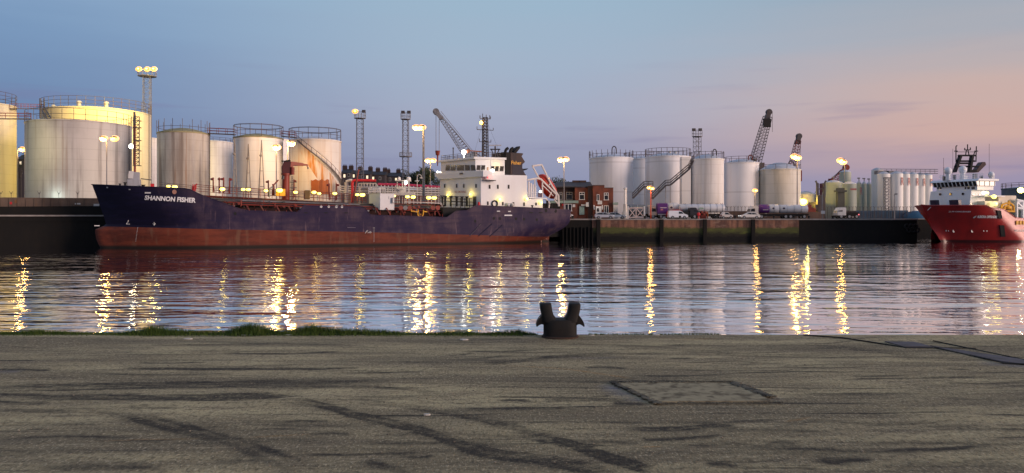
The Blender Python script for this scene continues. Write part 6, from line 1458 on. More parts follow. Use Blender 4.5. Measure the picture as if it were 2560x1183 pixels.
for x0, x1, sl in ((1116, 1126, -2), (1128, 1140.5, -1.6), (1143, 1160.5, 0), (1162.5, 1174.5, 1.2), (1177, 1188, 1.6)): front_win(x0, x1, 413, 426.5, -.16, sl=-sl if sl else 0)
for x0, x1 in ((1192.5, 1201.5), (1203.5, 1213)): side_win(x0, x1, 413.5, 425.5, b0 - .01, sl=1.2)
for x0, x1 in ((1228, 1236), (1238.5, 1247), (1250.5, 1259.5)): side_win(x0, x1, 416, 428, b0 - .06, sl=1.5)
mb = MB(); mb.prism([DS(1217, 418, b0 - .01), DS(1221, 418.2, b0 - .01), DS(1221, 428.5, b0 - .01), DS(1217, 428, b0 - .01)], SN * .05); mb.build('side_door', paint('tan door', (.42, .26, .16)), SH)
for px in (1112.5, 1142, 1160, 1190.5): front_win(px - 1.8, px + 1.8, 460.5, 469.5, 0)
for px, g in ((1224, 'glass'), (1244.5, 'glass'), (1271.5, 'glass')): side_win(px - 2.1, px + 2.1, 462.5, 472, 0)
for px in (1219.5, 1257, 1283.5, 1310): side_win(px - 2.0, px + 2.0, 504 + (px - 1219) * .03, 512.5 + (px - 1219) * .03, 0)
side_win(1338, 1342, 507, 513.5, .6)
mb = MB()
text_on(mb, 'NO SMOKING', lambda u, v: DFp(1136.5 + 28.5 * u, 482.5 - 5.5 * v, -.03)); mb.build('warning_lettering', M['redlettering'], SH)
mb = MB(); q = DFp(1149, 436.5, -.42); mb.ppd(q, E2 * -1.1, -E1 * .06, V((0, 0, .3))); mb.build('emblem', M['darksteel'], SH)
# lamps on the walls
for f, px, py, w in ((0, 1120.5, 488, 60), (0, 1177.5, 487, 60), (1, 1249, 499.5, 34), (1, 1317, 498, 30), (2, 1352, 507.5, 18)):
    q = DFp(px, py, -.25) if f == 0 else DS(px, py, -.25 if f == 1 else .35)
    mb = MB(); mb.ell(q, .30, .26, .30, 12, 8); mb.build('wall_lamp', M['deckglow'], SH, smooth=True)
    point('wall_light', q + ((-E1) if f == 0 else SN) * .5 + V((0, 0, .15)), YEL, w, SH, .2)
mb = MB(); q = DS(1231, 427, -1.0); mb.ell(q, .38, .34, .32, 12, 8); mb.build('wing_lamp', M['whiteglow'], SH, smooth=True); point('wing_light', q + SN * .3 + V((0, 0, .2)), WARM, 60, SH, .3)
point('wing_light', DS(1245, 413, b0 - .9), YEL, 30, SH, .2)
mb = MB(); q = DFp(1159.5, 381, 2); mb.ell(q, .5, .4, .5, 12, 8); mb.tube(q - V((0, 0, .4)), q - V((0, 0, 1.4)), .06); mb.build('searchlight', M['whiteglow'], SH, smooth=True)
mb = MB(); q = DFp(1094, 430.5, 1.2); mb.ell(q, .22, .2, .22, 10, 6); mb.tube(q, q + E1 * 1.2, .1, n=6); mb.build('wing_searchlight', M['whiteglow'], SH, smooth=True)
mb = MB(); q = DFp(1171, 377, 3); mb.tube(q - V((0, 0, 1.2)), q, .3, n=8); mb.tube(q - E1n * 0 + SU * .3, q + SU * 2.9 + V((0, 0, -.1)), .12, n=6); mb.ell(q, .4, .35, .3, 8, 6); mb.build('radar_scanner', paint('orange scanner', (.4, .15, .08)), SH)
# bridge top rails, masts
zr = zw1 + .35
def deck_rail(pts, h, mat, name='railing', lv=(.33, .66, 1), step=1.3, r=.04):
    mb = MB()
    for a, b in zip(pts, pts[1:]):
        n = max(1, int((b - a).length / step))
        for k in range(n + 1): q = a.lerp(b, k / n); mb.tube(q, q + V((0, 0, h)), r, n=4)
        for l in lv: mb.tube(a + V((0, 0, h * l)), b + V((0, 0, h * l)), r * .85, n=4)
    return mb.build(name, mat, SH)
AB = lambda a, b, z: V((*(DO + E1 * a + E2 * b).xy, z))
deck_rail([AB(-.2, b0, zr), AB(-.2, W_ - .8, zr), AB(4, W_ - .8, zr)], 1.0, M['rail']); deck_rail([AB(-.2, b0, zr), AB(a_of(1250, b0), b0, zr)], 1.0, M['rail'])
mq = DS(1213, 392, b0 + 3); mb = MB(); mb.lattice(V((mq.x, mq.y, zr)), V((mq.x, mq.y, Zp(294, mq.y))), 1.0, .75, 14, .085, .045, side=SU)
mb.tube(V((mq.x - .5, mq.y, zr)), V((mq.x - .5, mq.y, Zp(300, mq.y))), .14, n=6)
for py, w in ((297, 1.1), (325, 1.7), (355, 1.2)): q = V((mq.x, mq.y, Zp(py, mq.y))); mb.tube(q - SU * w, q + SU * w, .07, n=5); mb.tube(q - SU * w, q - SU * w + V((0, 0, .6)), .06, n=4); mb.tube(q + SU * w, q + SU * w + V((0, 0, .5)), .06, n=4)
for dx, h in ((-.5, 1.0), (.2, .8), (.9, .7), (-1.0, .6)): q = V((mq.x + dx, mq.y, Zp(297, mq.y))); mb.tube(q, q + V((0, 0, h)), .07, n=4)
mb.build('signal_mast', M['darksteel'], SH)
mb = MB(); q = V((mq.x - .75, mq.y - .6, Zp(308, mq.y))); mb.ell(q, .3, .25, .35, 10, 6); mb.build('mast_light', M['sodium'], SH, smooth=True)
mb = MB()
for dx, px2, py2 in ((-.6, 1185, 345), (.6, 1262, 372)): mb.tube(V((mq.x + dx, mq.y, Zp(312, mq.y))), V((Xp(px2, mq.y + 1), mq.y + 1, Zp(py2 + 40, mq.y))), .018, n=3)
mb.build('stay_wire', M['darksteel'], SH)
rq = DS(1238, 392, b0 + 2.2); mb = MB()
for dx in (-.5, .5): mb.path([V((rq.x + dx * 1.3, rq.y, zr)), V((rq.x + dx * .8, rq.y, Zp(385, rq.y))), V((rq.x + dx * 1.5, rq.y, Zp(374, rq.y)))], .1, 6)
mb.tube(V((rq.x, rq.y, zr)), V((rq.x, rq.y, Zp(373, rq.y))), .14, n=6); mb.box(rq.x - 1.0, rq.x + 1.0, rq.y - .5, rq.y + .5, Zp(374.5, rq.y), Zp(372.5, rq.y)); mb.tube(V((rq.x, rq.y, Zp(373, rq.y))), V((rq.x, rq.y, Zp(366, rq.y))), .16, n=6)
mb.build('radar_stand', M['darksteel'], SH)
mb = MB(); q = V((rq.x, rq.y, Zp(364.5, rq.y))); mb.ppd(q - SU * 1.3 - V((0, .15, .1)), SU * 2.6 + V((0, 0, .12)), V((0, .3, 0)), V((0, 0, .22))); mb.build('radar_scanner', G8, SH, bevel=.04)
mb = MB(); q = DFp(1133, 395, .5); mb.tube(V((q.x, q.y, zr)), V((q.x, q.y, Zp(372, q.y))), .1, n=6); mb.ell(V((q.x, q.y, Zp(371, q.y))), .16, .16, .2, 8, 5); mb.build('signal_post', M['darksteel'], SH)
mb = MB(); q = DS(1174, 385, b0 + 6); mb.box(q.x - .8, q.x + .8, q.y - .5, q.y + .5, zr, zr + 1.2); mb.build('roof_locker', M['white2'], SH, bevel=.04)
mb = MB(); q = DS(1195, 398, b0 + 1.5); mb.tube(V((q.x - .4, q.y, zr + 1)), V((q.x + .5, q.y, zr + .3)), .09, n=5); mb.tube(V((q.x + 1.6, q.y, zr)), V((q.x + 1.6, q.y, zr + 1.1)), .07, n=5); mb.tube(V((q.x + .2, q.y, zr)), V((q.x + .3, q.y, zr + 1.4)), .05, n=5); mb.build('roof_fittings', M['rail'], SH)

# funnel with a zigzag after edge
fb = 3.2; FN = paint('funnel brown', (.05, .024, .018), (.016, .011, .016), .7, .6, .6); FL = paint('funnel navy', (.010, .010, .030), (.03, .02, .02), .4, .6, .6)
fa0 = a_of(1277, fb); zf0 = ztp
def fout(pts): return [DS(a, b, fb) for a, b in pts]
mb = MB(); mb.prism(fout([(1276, 438.5), (1276, 381), (1304, 383), (1309, 384), (1304.5, 391), (1313, 405), (1306.5, 411), (1306, 420), (1315, 439.5)]), E2 * 5.0); mb.build('funnel', FN, SH, bevel=.06)
mb = MB(); mb.prism([DS(a, b, fb - .03) for a, b in ((1281, 411), (1305.5, 413), (1305.5, 419), (1309, 428), (1309, 437), (1281, 437))], E2 * .1); mb.build('funnel_panel', FL, SH)
mb = MB(); mb.prism([DS(1276.3, 438.5, fb + .1), DS(1276.3, 381, fb + .1), DS(1276.3, 381, fb + .1) + E2 * 4.5, DS(1276.3, 438.5, fb + .1) + E2 * 4.5], -E1 * 1.0); mb.build('funnel_front', M['black'], SH)
mb = MB(); mb.prism([DS(a, b, fb + .4) for a, b in ((1255, 438), (1262, 427), (1266, 415), (1276, 408), (1276, 438))], E2 * 4.0); mb.build('funnel_fairing', M['black'], SH)
mb = MB(); text_on(mb, 'Fisher', lambda u, v: DS(1278.5 + 25 * u, 411 + 1.2 * u - 9 * v, fb - .05)); mb.build('funnel_lettering', M['yellowlettering'], SH)
for k, pts in enumerate(([(1263, 383), (1263.5, 378), (1266, 373), (1270.5, 370.5)], [(1275, 382), (1276, 376), (1279, 372), (1283, 370.5)])):
    mb = MB(); mb.path([DS(a, b, fb + 1.6 + k * .3) for a, b in pts], .3, 8); mb.build('exhaust_pipe', M['black'], SH, smooth=True)
mb = MB(); mb.prism([DS(a, b, fb + 1.5) for a, b in ((1284, 382), (1286, 377), (1294, 369), (1301, 365), (1300.5, 371), (1296, 377), (1292, 382))], E2 * 1.2); mb.build('exhaust_cowl', M['black'], SH, bevel=.1)
mb = MB(); mb.prism([DS(a, b, fb + 1) for a, b in ((1305, 424), (1312, 423), (1321, 421), (1318, 424), (1311, 426.5), (1306, 428))], E2 * 2); mb.prism([DS(a, b, fb + 1) for a, b in ((1307, 429), (1316, 438), (1306, 438))], E2 * 2); mb.build('funnel_fin', M['black'], SH, bevel=.05)
deck_rail([DS(1253, 396, fb + 2), DS(1275, 396, fb + 2)], 1.2, M['rail'])
# after deck: lifeboat on its launching frame
tL = -1.2
def LQ(px, py, t=tL): return SW(px, py, t)
lb = MB(); ax0, ax1 = LQ(1350, 441), LQ(1388, 495); d = (ax1 - ax0); ln = d.length; d.normalize(); up = d.cross(SN).normalized(); vs = []; fs = []; n = 14
prof = [(-.06, .25), (0, .8), (.08, 1.15), (.25, 1.42), (.5, 1.5), (.75, 1.35), (.92, .9), (1, .35), (1.02, .05)]
for u, r_ in prof:
    for i in range(n): t = 2 * math.pi * i / n; vs.append(ax0 + d * ln * u + SN * r_ * .82 * math.cos(t) + up * r_ * math.sin(t))
for k in range(len(prof) - 1):
    for i in range(n): j = (i + 1) % n; fs.append((k * n + i, k * n + j, (k + 1) * n + j, (k + 1) * n + i))
fs += [tuple(range(n))[::-1], tuple(range((len(prof) - 1) * n, len(prof) * n))]
lb.add(vs, fs); boat = lb.build('lifeboat', paint('lifeboat orange red', (.50, .035, .015), (.3, .03, .02), .3, .8, .3), SH, smooth=True)
WF = paint('white davit steel', (.72, .66, .62), (.5, .42, .36), .3, .8, .45)
for t in (tL + 1.35, tL - 1.6):
    mb = MB()
    mb.path([LQ(1331, 415, t), LQ(1354, 412, t), LQ(1377, 460, t), LQ(1396, 490, t), LQ(1397, 516, t)], .2, 6)
    mb.path([LQ(1331, 415, t), LQ(1343, 438, t), LQ(1349, 448, t)], .16, 6)
    mb.path([LQ(1319, 450, t), LQ(1343, 446, t), LQ(1352, 448, t), LQ(1390, 486, t), LQ(1391, 500, t)], .2, 6)
    mb.path([LQ(1356, 455, t), LQ(1356, 494, t)], .16, 6); mb.path([LQ(1337, 448, t), LQ(1337, 494, t)], .13, 6); mb.path([LQ(1356, 463, t), LQ(1372, 478, t), LQ(1383, 490, t)], .12, 6); mb.path([LQ(1379, 480, t), LQ(1371, 496, t)], .12, 6); mb.path([LQ(1372, 463, t), LQ(1378, 457, t)], .12, 6)
    mb.path([LQ(1390, 488, t), LQ(1386, 500, t), LQ(1397, 512, t)], .13, 6); mb.path([LQ(1363, 496, t), LQ(1374, 508, t), LQ(1372, 520, t)], .18, 6)
    mb.build('davit_frame', WF, SH)
mb = MB(); mb.tube(LQ(1331, 415, tL + 1.35), LQ(1331, 415, tL - 1.6), .15); mb.tube(LQ(1354, 412, tL + 1.35), LQ(1354, 412, tL - 1.6), .15); mb.build('davit_beam', WF, SH)
mb = MB(); a = LQ(1318, 495, 4.2); b = LQ(1368, 498, 4.2); mb.ppd(a, b - a, -SN * 8, V((0, 0, .2))); mb.build('boat_deck', WHM, SH)
ship_rail([(1319, 494), (1345, 496), (1356, 496)], 1.1, 3.9, M['white'])
for px in (1322, 1328, 1333, 1339): mb = MB(); q = LQ(px, 494, 1.5); mb.tube(q, q + V((0, 0, 3.2 - (px - 1322) * .05)), .12 if px % 2 else .2, n=6); mb.build('stern_post', WF, SH)
mb = MB(); q = LQ(1345, 487, 4.0); mb.ppd(q - V((0, 0, .5)), SU * .9, SN * .06, V((0, 0, .9))); mb.build('liferaft_sign', paint('dark checked panel', (.10, .06, .10)), SH)
mb = MB(); q = LQ(1351, 480, 3.4); mb.ell(q, .25, .25, .25, 10, 6); mb.build('boat_deck_lamp', M['whiteglow'], SH, smooth=True)
for px, py, h in ((1295, 512, .6), (1330, 516, .5), (1368, 512, 1.1), (1358, 517, .5), (1378, 516, .7)):
    mb = MB(); q = LQ(px, py + 5, 5.6 if px < 1340 else 3.5); mb.tube(q, q + V((0, 0, h)), .22, n=8); mb.tube(q + V((0, 0, h)), q + V((0, 0, h + .12)), .32, n=8); mb.build('mooring_bitt', M['black'], SH, smooth=True)
mb = MB(); q = DS(1237, 509.5, -.12); ring = [q + SU * .55 * math.cos(t) + V((0, 0, .58 * math.sin(t))) for t in np.linspace(0, 2 * math.pi, 17)]; mb.path(ring, .13, 6); mb.build('lifebuoy', M['black'], SH)
mb = MB(); q = DS(1270, 512, -.3); mb.ell(q, .38, .3, .42, 10, 6); mb.ell(q + SU * .9, .3, .3, .35, 10, 6); mb.build('vent_cowl', M['white2'], SH, smooth=True)
mb = MB(); q = DS(1197, 509, -.6); mb.tube(q - V((0, 0, .6)), q + V((0, 0, .3)), .3, .2, n=8); mb.build('hydrant', M['redlamp'], SH, smooth=True)
mb = MB(); q = DFp(1183, 516, -.02); mb.ppd(q, E2 * -1.0, -E1 * .05, V((0, 0, 1.9))); mb.build('front_door', M['darksteel'], SH)
# railings and gear in front of the wheelhouse
ship_rail([(1100, 510), (1140, 512), (1196, 515)], 1.6, 2.2, M['black'], r=.06, step=1.0); ship_rail([(1128, 521), (1196, 524)], 2.0, 4.6, M['black'], r=.06, step=.9)
for px in (1106, 1113, 1127, 1142, 1155, 1167): mb = MB(); q = dk(px, 516, 3.5); mb.tube(q, q + V((0, 0, 1.7)), .2, n=8); mb.tube(q + V((0, 0, 1.7)), q + V((0, 0, 1.9)), .34, n=8); mb.build('deck_vent', M['black'], SH, smooth=True)
slab(1108, 518, 1196, 521, 5.8, -5.0, 2.4, M['black'], 'after_trunk')
# white shelter amidships, standing on the tanker's deck
s2, _z = SQ(950, 526, 5.2); BO = SP(s2, 5.2, 0); y0 = BO.y
def BQ(e, px): return on_line(BO, e, px)
z0, z1 = Zp(525, y0), Zp(484, y0); mb = MB(); o = V((BO.x, BO.y, z0)); e1 = SU * BQ(SU, 986); e2 = E2 * BQ(E2, 922.5); mb.ppd(o, e1, e2, V((0, 0, z1 - z0))); wb = mb.build('deck_shelter', WHM, SH, bevel=.04)
mb = MB(); o = V((BO.x, BO.y, z1)) - SU * .05 - E2 * .05; mb.ppd(o, e1 + SU * .1, e2 + E2 * .1, V((0, 0, .08))); mb.build('roof', M['white2'], wb)
mb = MB(); 
for f in (.15, .85):
    for g in (.2, .8): q = V((BO.x, BO.y, z0)) + e1 * f + e2 * g; mb.tube(q, q - V((0, 0, 1.2)), .12, n=6)
mb.build('leg', M['pipered'], wb)
mb = MB(); q = V((BO.x, BO.y, 0)) + e1 * .82; q.z = Zp(508, y0); mb.ppd(q, e1 * .17, SN * .35, V((0, 0, 1.0))); mb.build('side_locker', M['steel'], wb); mb = MB(); mb.ppd(q + e1 * .04 + SN * .351 + V((0, 0, .1)), e1 * .09, SN * .02, V((0, 0, .8))); mb.build('locker_glass', M['white'], wb)
mb = MB(); q = V((BO.x, BO.y, z1 - 1)) + e1 * .62 + SN * .02; mb.tube(q, q + V((0, 0, .5)), .05); mb.build('handle', M['white2'], wb)
ship_rail([(922, 484), (950, 485)], 1.0, 4.0, M['white'], r=.05)
# ------------------------------------------------------------------ the red supply ship
RA = R(18); RU = V((math.cos(RA), math.sin(RA), 0)); RN = V((math.sin(RA), -math.cos(RA), 0)); RB = V((Xp(2303, 152), 152, WZ))
RP = lambda s, t, z: RB + RU * s + RN * t + V((0, 0, z))
def RQ(px, py, t): o = RB + RN * t; s = on_line(o, RU, px); return s, Zp(py, (o + RU * s).y) - WZ
def RW(px, py, t): s, z = RQ(px, py, t); return RP(s, t, z)
def RF_(px, py, s): o = RB + RU * s; t = on_line(o, RN, px); p = o + RN * t; return V((p.x, p.y, Zp(py, p.y)))
RS = root('supply_ship', RP(30, 0, 0), 'red supply ship with white wheelhouse cut by the right edge of the view', 'ship')
def rs0(z): return interp(z, [(-2, 5.2), (0, 3.9), (3.5, 2.6), (8, -.1), (10, -.6)])
def rhb(s, z):
    d = s - rs0(z); Le = interp(z, [(0, 15), (4, 12.5), (8, 10)]); q = interp(z, [(0, 1.5), (4, 2.0), (8, 2.6)]); x = min(1, max(0, d / Le))
    h = 8.0 * (1 - (1 - x) ** q)
    if z < 2.2: h = max(h, 1.4 * math.sqrt(min(1, max(0, (s - 2.6) / 2.0))) * min(1, (2.3 - z)))
    return h
def ron(px, py, off=.06):
    t = 5.0
    for _ in range(25): s, z = RQ(px, py, t); t = .5 * t + .5 * rhb(max(0, s), z)
    return RP(s, t + off, z)
rtop = []
_p = [(2303, 513.5), (2320, 514), (2370, 514), (2420, 514), (2468, 514), (2474, 519), (2490, 520.5), (2512, 525), (2540, 545), (2570, 548)]
for px, py in _p:
    t = 2.0
    for _ in range(25): s, z = RQ(px, py, t); t = .5 * t + .5 * rhb(max(0, s), z)
    rtop.append((s, z))
rtop = [(0, rtop[0][1] + .1)] + rtop[1:] + [(70, rtop[-1][1])]; rz = lambda s: interp(s, rtop)
rf = sorted(set([0, .003, .008, .015] + list(np.linspace(0, .5, 60)) + list(np.linspace(.5, 1, 12))))
def r_hull():
    m = MT('red hull'); n1 = m.noise(m.pos((.5, .5, .3)), .7, 5); c = m.mix(m.step(n1, .35, .7), (.34, .015, .013), (.23, .014, .013)); zz = m.z()
    c = m.mix(m.step(zz, WZ + .55, WZ + .25), c, (.05, .006, .006)); m.bump(n1, .2, .05); mat = m.fin(c, .35, 0, .5)
    fr = (0, .12, .22, .34, .46, .6, .74, .88, 1); rows = []
    for f0 in fr:
        row = []
        for f in rf:
            s = 70 * f
            for _ in range(5): z = -1.5 + (rz(s) + 1.5) * f0; s = rs0(z) + (70 - rs0(z)) * f
            row.append((s, rhb(s, z), z))
        rows.append(row)
    mb = MB(); n = len(rf)
    for sg in (1, -1):
        vs = [RP(s, sg * h, z) for r in rows for (s, h, z) in r]; fs = []
        for k in range(len(rows) - 1):
            for i in range(n - 1): q = (k * n + i, k * n + i + 1, (k + 1) * n + i + 1, (k + 1) * n + i); fs.append(q if sg > 0 else q[::-1])
        mb.add(vs, fs)
    tr = [RP(r[-1][0], r[-1][1], r[-1][2]) for r in rows] + [RP(r[-1][0], -r[-1][1], r[-1][2]) for r in rows[::-1]]; mb.add(tr, [tuple(range(len(tr)))[::-1]])
    mb.build('hull', mat, RS, smooth=True)
    mb = MB(); vs = []; fs = []
    for i, s in enumerate(np.linspace(.5, 69.5, 60)):
        z = rz(s) - .5; h = max(.02, rhb(s, z) - .05); vs += [RP(s, h, z), RP(s, -h, z)]
        if i: b = 2 * (i - 1); fs.append((b, b + 2, b + 3, b + 1))
    mb.add(vs, fs); mb.build('deck', paint('green grey deck', (.10, .13, .12)), RS)
    mb = MB(); 
    for sg in (1, -1): mb.path([RP(s, sg * rhb(s, rz(s)), rz(s)) for s in np.concatenate([np.linspace(.02, 20, 40), np.linspace(20.5, 70, 12)])], .12, 5)
    mb.build('gunwale', mat, RS)
    return mat
RM = r_hull()
def r_text(s, q, mat, name, bold=.02):
    (x0, y0), (x1, y1), (x2, y2), (x3, y3) = q
    def fn(u, v): return ron((x3 + (x2 - x3) * u) * (1 - v) + (x0 + (x1 - x0) * u) * v, (y3 + (y2 - y3) * u) * (1 - v) + (y0 + (y1 - y0) * u) * v)
    mb = MB(); text_on(mb, s, fn, bold); return mb.build(name, mat, RS)
r_text('J.L.W CHALLENGER', ((2371, 527.5), (2427, 528), (2427, 531.8), (2371, 531.6)), M['lettering'], 'ship_name', .03)
r_text('AURORA OFFSHORE', ((2443, 538.5), (2493, 539.5), (2492, 546), (2442, 545.5)), M['lettering'], 'company_lettering', .05)
r_text('RESCUE ZONE', ((2536, 574), (2568, 574.5), (2568, 579.5), (2536, 579)), M['white2'], 'zone_lettering', .02)
mb = MB(); mb.prism([ron(a, b) for a, b in ((2432, 545), (2435, 541.5), (2441, 539.5), (2439, 543), (2435, 545.5))], -RN * .05); mb.build('emblem', M['white2'], RS)
for px, py in ((2365, 577), (2371, 577.5), (2384, 578), (2430, 578), (2459, 577.5), (2467, 577.5)):
    mb = MB(); c = ron(px, py); r_ = .3 if px in (2384, 2430) else .13; mb.prism([c + RU * r_ * math.cos(t) + V((0, 0, r_ * math.sin(t))) for t in np.linspace(0, 6.283, 9)[:-1]], -RN * .05); mb.build('hull_mark', M['white2'], RS)
for q in (((2490, 526), (2500, 526.5), (2503, 547), (2494, 546)), ((2497, 563), (2508, 563.5), (2511, 592), (2501, 592))):
    mb = MB(); mb.prism([ron(a, b, .25) for a, b in q], -RN * .4); mb.build('fender_strip', M['rubber'], RS)
def rblk(s0, s1, t0, t1, z0, z1, mat, name, bev=.05, slope=0):
    mb = MB(); o = RP(s0, t0, 0); vs = []
    for z, d in ((z0, 0), (z1, slope)):
        for s, t in ((s0 + d, t0), (s1, t0), (s1, t1), (s0 + d, t1)): p = RP(s, t, 0); vs.append(V((p.x, p.y, z)))
    fs = [(0, 3, 2, 1), (4, 5, 6, 7), (0, 1, 5, 4), (1, 2, 6, 5), (2, 3, 7, 6), (3, 0, 4, 7)]
    if (RU).cross(RN if t1 > t0 else -RN).z < 0: fs = [q[::-1] for q in fs]
    mb.add(vs, fs); return mb.build(name, mat, RS, bevel=bev)
RWM = paint('supply ship white', (.70, .72, .76), (.55, .54, .54), .2, .5, .4)
def tz(px, py, s): p = RF_(px, py, s); return p.z
def tt(px, s): o = RB + RU * s; return on_line(o, RN, px)
s1 = 7.0; tA, tB = tt(2319, s1), tt(2421, s1); zA = tz(2370, 516, s1); zB = tz(2370, 477, s1)
rblk(s1, s1 + 4.5, tA, tB, zA - 1.5, zB, RWM, 'accommodation', .06, .8)
s2 = 8.2; tC, tD = tt(2341, s2), tt(2443, s2); zC = tz(2400, 449, s2)
rblk(s2, s2 + 4.4, tC, tD, zB - .02, tz(2400, 466.5, s2), RWM, 'wheelhouse', .05, .0)
rblk(s2 - .3, s2 + 4.4, tC - .3, tD + .3, tz(2400, 466.5, s2), tz(2400, 455, s2), MT('bridge glazing').fin((.015, .018, .022), .1, 0, .6), 'bridge_glazing', .03, -.4)
rblk(s2 - 1.0, s2 + 4.8, tC - .8, tD + .9, tz(2400, 455, s2), zC, RWM, 'wheelhouse_roof', .1, .5)
n = 11
for k in range(n + 1):
    mb = MB(); t = tC - .3 + (tD - tC + .6) * k / n; p0, p1 = RP(s2 - .32, t, 0), RP(s2 - .74, t, 0); p0.z = tz(2400, 466.5, s2); p1.z = tz(2400, 455, s2); mb.ppd(p0 - RU * .04 - RN * .09, RN * .18, RU * .1, p1 - p0); mb.build('window_mullion', RWM, RS)
for k in range(4):
    mb = MB(); p0 = RP(s2 + .2 + k * 1.35, tD + .32, 0); p0.z = tz(2400, 466.5, s2); mb.ppd(p0, RU * .16, RN * .04, V((0, 0, tz(2400, 455, s2) - p0.z))); mb.build('window_mullion', RWM, RS)
for px, w in ((2345, 3), (2352, 3.5), (2414, 3), (2421.5, 4.5), (2433, 6)):
    mb = MB(); q = RF_(px, 473, s2 - .02); mb.ppd(q - RN * w * .06, RN * w * .12, -RU * .05, V((0, 0, .42))); mb.build('lower_window', M['glass'], RS)
for px, py in ((2350, 486), (2376, 485.5), (2407, 485)):
    mb = MB(); c = RF_(px, py, s1 + .55); mb.tube(c - RU * .05, c + RU * .2, .26, n=12); mb.build('porthole', M['glass'], RS)
for px, py in ((2432, 487), (2448, 487.5), (2428, 509)):
    o = RB + RN * (tB + .02); s = on_line(o, RU, px); c = o + RU * s; c.z = Zp(py, c.y); mb = MB(); mb.tube(c - RN * .05, c + RN * .05, .26, n=12); mb.build('porthole', M['glass'], RS)
for a, b in ((2326, 2342), (2374, 2397)):
    mb = MB(); q = RF_(a, 515, 4.6); w = RN * (tt(b, 4.6) - tt(a, 4.6)); mb.ppd(q, w, RU * .8, V((0, 0, 1.2)) - RU * .2); mb.build('bow_hatch', M['navy'], RS, bevel=.04)
# side house, bridge wing with lights, deck gear
rblk(s1 + 2.5, s1 + 7.2, tB - .1, tD + .6, zA - 1.5, tz(2450, 503, s1 + 2.5), paint('warm white', (.72, .68, .60), (.5, .45, .4), .3, .6), 'side_house', .05)
rblk(s1 + 2.2, s1 + 7.6, tB, tD + .9, tz(2450, 503, s1 + 2.5) + .9, tz(2450, 503, s1 + 2.5) + 1.1, RWM, 'side_platform', .02)
def rp2(px, py, t): return RW(px, py, t)
for px, py in ((2466, 483), (2485, 492), (2488, 510)):
    mb = MB(); q = rp2(px, py, 7.3); mb.ell(q, .45, .4, .4, 12, 8); mb.build('deck_lamp', M['deckglow'], RS, smooth=True); point('deck_light', q + RN * .6, YEL, 16, RS, .25)
mb = MB(); q = rp2(2459, 482, 7.3); mb.ell(q, .3, .3, .3, 10, 6); mb.build('wing_lamp', M['whiteglow'], RS, smooth=True)
mb = MB(); a = rp2(2496, 522, 6.0); b = rp2(2541, 522, 6.0); mb.ppd(a, b - a, -RN * 5, V((0, 0, 2.7))); mb.build('crane_house', paint('cream crane house', (.66, .60, .48), (.5, .42, .3), .4, .6), RS, bevel=.08)
mb = MB()
for pts in ([(2503, 522), (2506, 512), (2516, 508), (2527, 509), (2534, 516), (2535, 528)], [(2508, 526), (2512, 516), (2522, 514)], [(2521, 512), (2522, 502), (2525, 508)], [(2504, 528), (2536, 529)], [(2510, 530), (2512, 520)], [(2528, 529), (2526, 516)]): mb.path([rp2(a, b, 7.3) for a, b in pts], .2, 7)
mb.ell(rp2(2519, 519, 7.2), .7, .5, .45, 12, 8); mb.build('deck_crane', M['yellow'], RS, smooth=True)
point('crane_light', rp2(2518, 505, 9.2), (1, .72, .2), 12, RS, .3); point('crane_light', rp2(2548, 520, 9), (1, .85, .4), 12, RS, .3)
mb = MB(); a = rp2(2514, 545, 7.6); b = rp2(2535, 545, 7.6); mb.ppd(a, b - a, -RN * .5, V((0, 0, .95))); mb.build('boat_recess', M['black'], RS)
mb = MB()
for pts in ([(2541, 546), (2541, 505), (2556, 503), (2556, 546)], [(2541, 520), (2556, 522)], [(2541, 505), (2556, 520)], [(2556, 505), (2575, 512)], [(2541, 500), (2575, 508)]): mb.path([rp2(a, b, 6.8) for a, b in pts], .3, 6)
mb.build('white_frame', RWM, RS)
for px in (2540, 2548, 2556): mb = MB(); q = rp2(px, 562, 8.1); mb.ppd(q, RU * .6, RN * .1, V((0, 0, .8))); mb.build('rescue_rail', M['yellow'], RS)
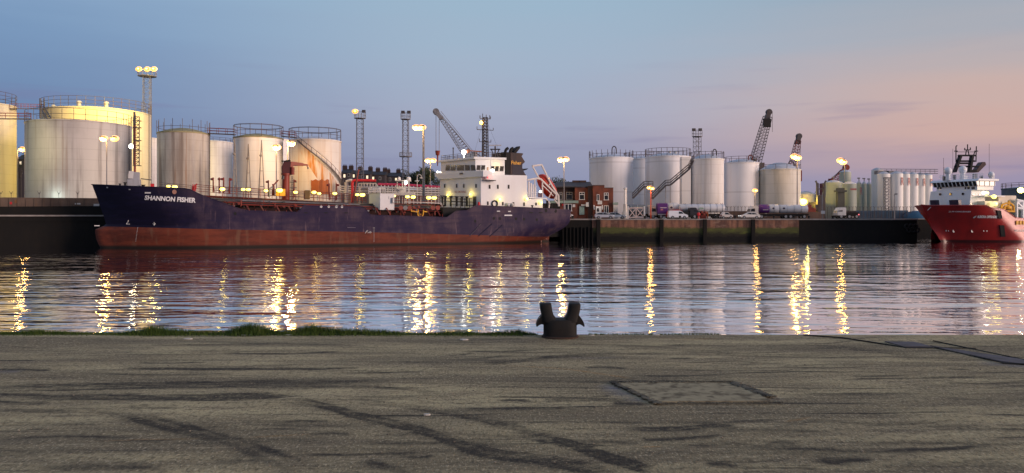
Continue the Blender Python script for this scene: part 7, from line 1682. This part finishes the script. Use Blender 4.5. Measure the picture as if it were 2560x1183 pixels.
# roof gear, mast and exhausts
zr2 = zC
mb = MB(); Yr = RP(s2 + 3, 0, 0).y
def rr_(px, py, dy=0): return P(px, py, Yr + dy)
mb.prism([rr_(2387, 431), rr_(2392, 431), rr_(2407, 389), rr_(2402, 389)], (0, 1.0, 0)); mb.prism([rr_(2424, 431), rr_(2429, 431), rr_(2436, 389), rr_(2431, 389)], (0, 1.0, 0)); 
for y, x0, x1 in ((389, 2395, 2440), (403, 2392, 2437), (408.5, 2391, 2422), (416.5, 2386, 2446)): mb.tube(rr_(x0, y, .5), rr_(x1, y, .5), .2, n=6)
mb.build('mast_frame', M['black'], RS)
mb = MB()
for a, b, c, d in ((2390, 405, 2390, 366), (2440, 405, 2441, 366), (2414, 389, 2416, 376), (2423, 389, 2420, 376), (2411, 375, 2426, 375), (2419, 376, 2419, 361), (2386, 378, 2394, 378), (2436, 378, 2445, 378), (2412, 375, 2412, 370), (2426, 375, 2426, 369), (2390, 366, 2393, 364), (2434, 389, 2437, 380)): mb.tube(rr_(a, b, .5), rr_(c, d, .5), .11, n=5)
mb.tube(rr_(2390, 380, .5), rr_(2441, 380, .5), .05, n=4); mb.build('mast_top', M['black'], RS)
mb = MB(); mb.prism([rr_(2437, 431, 2), rr_(2447, 431, 2), rr_(2466, 412, 2), rr_(2464, 405, 2), rr_(2456, 405, 2)], (0, 1.6, 0)); mb.build('exhaust', paint('brown exhaust', (.06, .03, .03)), RS, bevel=.08)
mb = MB(); mb.prism([rr_(2416, 431, 1), rr_(2444, 431, 1), rr_(2440, 424, 1), rr_(2420, 425, 1)], (0, 1.5, 0)); mb.build('exhaust_base', M['black'], RS)
for px, py, r_ in ((2370, 428, .75), (2407, 425, .8), (2478, 437, .6)):
    mb = MB(); q = rr_(px, py, -1); mb.ell(q, r_, r_, r_ * 1.1, 14, 8); mb.tube(q, V((q.x, q.y, zr2 - .1)), r_ * .6, n=10); mb.build('radar_dome', RWM, RS, smooth=True)
mb = MB()
for t in np.linspace(tC, tD + .5, 16): p = RP(s2 + 1, t, 0); p.z = zr2 - .05; mb.tube(p, p + V((0, 0, 1.1)), .05, n=4)
for h in (.4, .75, 1.1): a, b = RP(s2 + 1, tC, 0), RP(s2 + 1, tD + .5, 0); a.z = b.z = zr2 + h; mb.tube(a, b, .045, n=4)
mb.build('roof_railing', RWM, RS)
for px, w, h in ((2388, 2, 1.1), (2415, 4, 1.0), (2440, 5, 1.3), (2456, 3, .9), (2362, 2, .8), (2485, 2, 1.4)):
    mb = MB(); q = rr_(px, 446, -.5); mb.box(q.x - w * .08, q.x + w * .08, q.y, q.y + .6, zr2 - .1, zr2 + h); mb.build('roof_box', RWM if px % 2 else M['steel'], RS, bevel=.04)
for px, y in ((2382, 372), (2359, 395), (2360, 418), (2473, 360)): mb = MB(); mb.tube(rr_(px, 446), rr_(px, y), .035, n=4); mb.build('aerial', M['rail'], RS)
mb = MB(); q = RW(2325, 519, 3.0); mb.tube(ron(2318, 526, .1), ron(2326, 518, .1), .06, n=5); mb.build('bow_bar', RWM, RS)
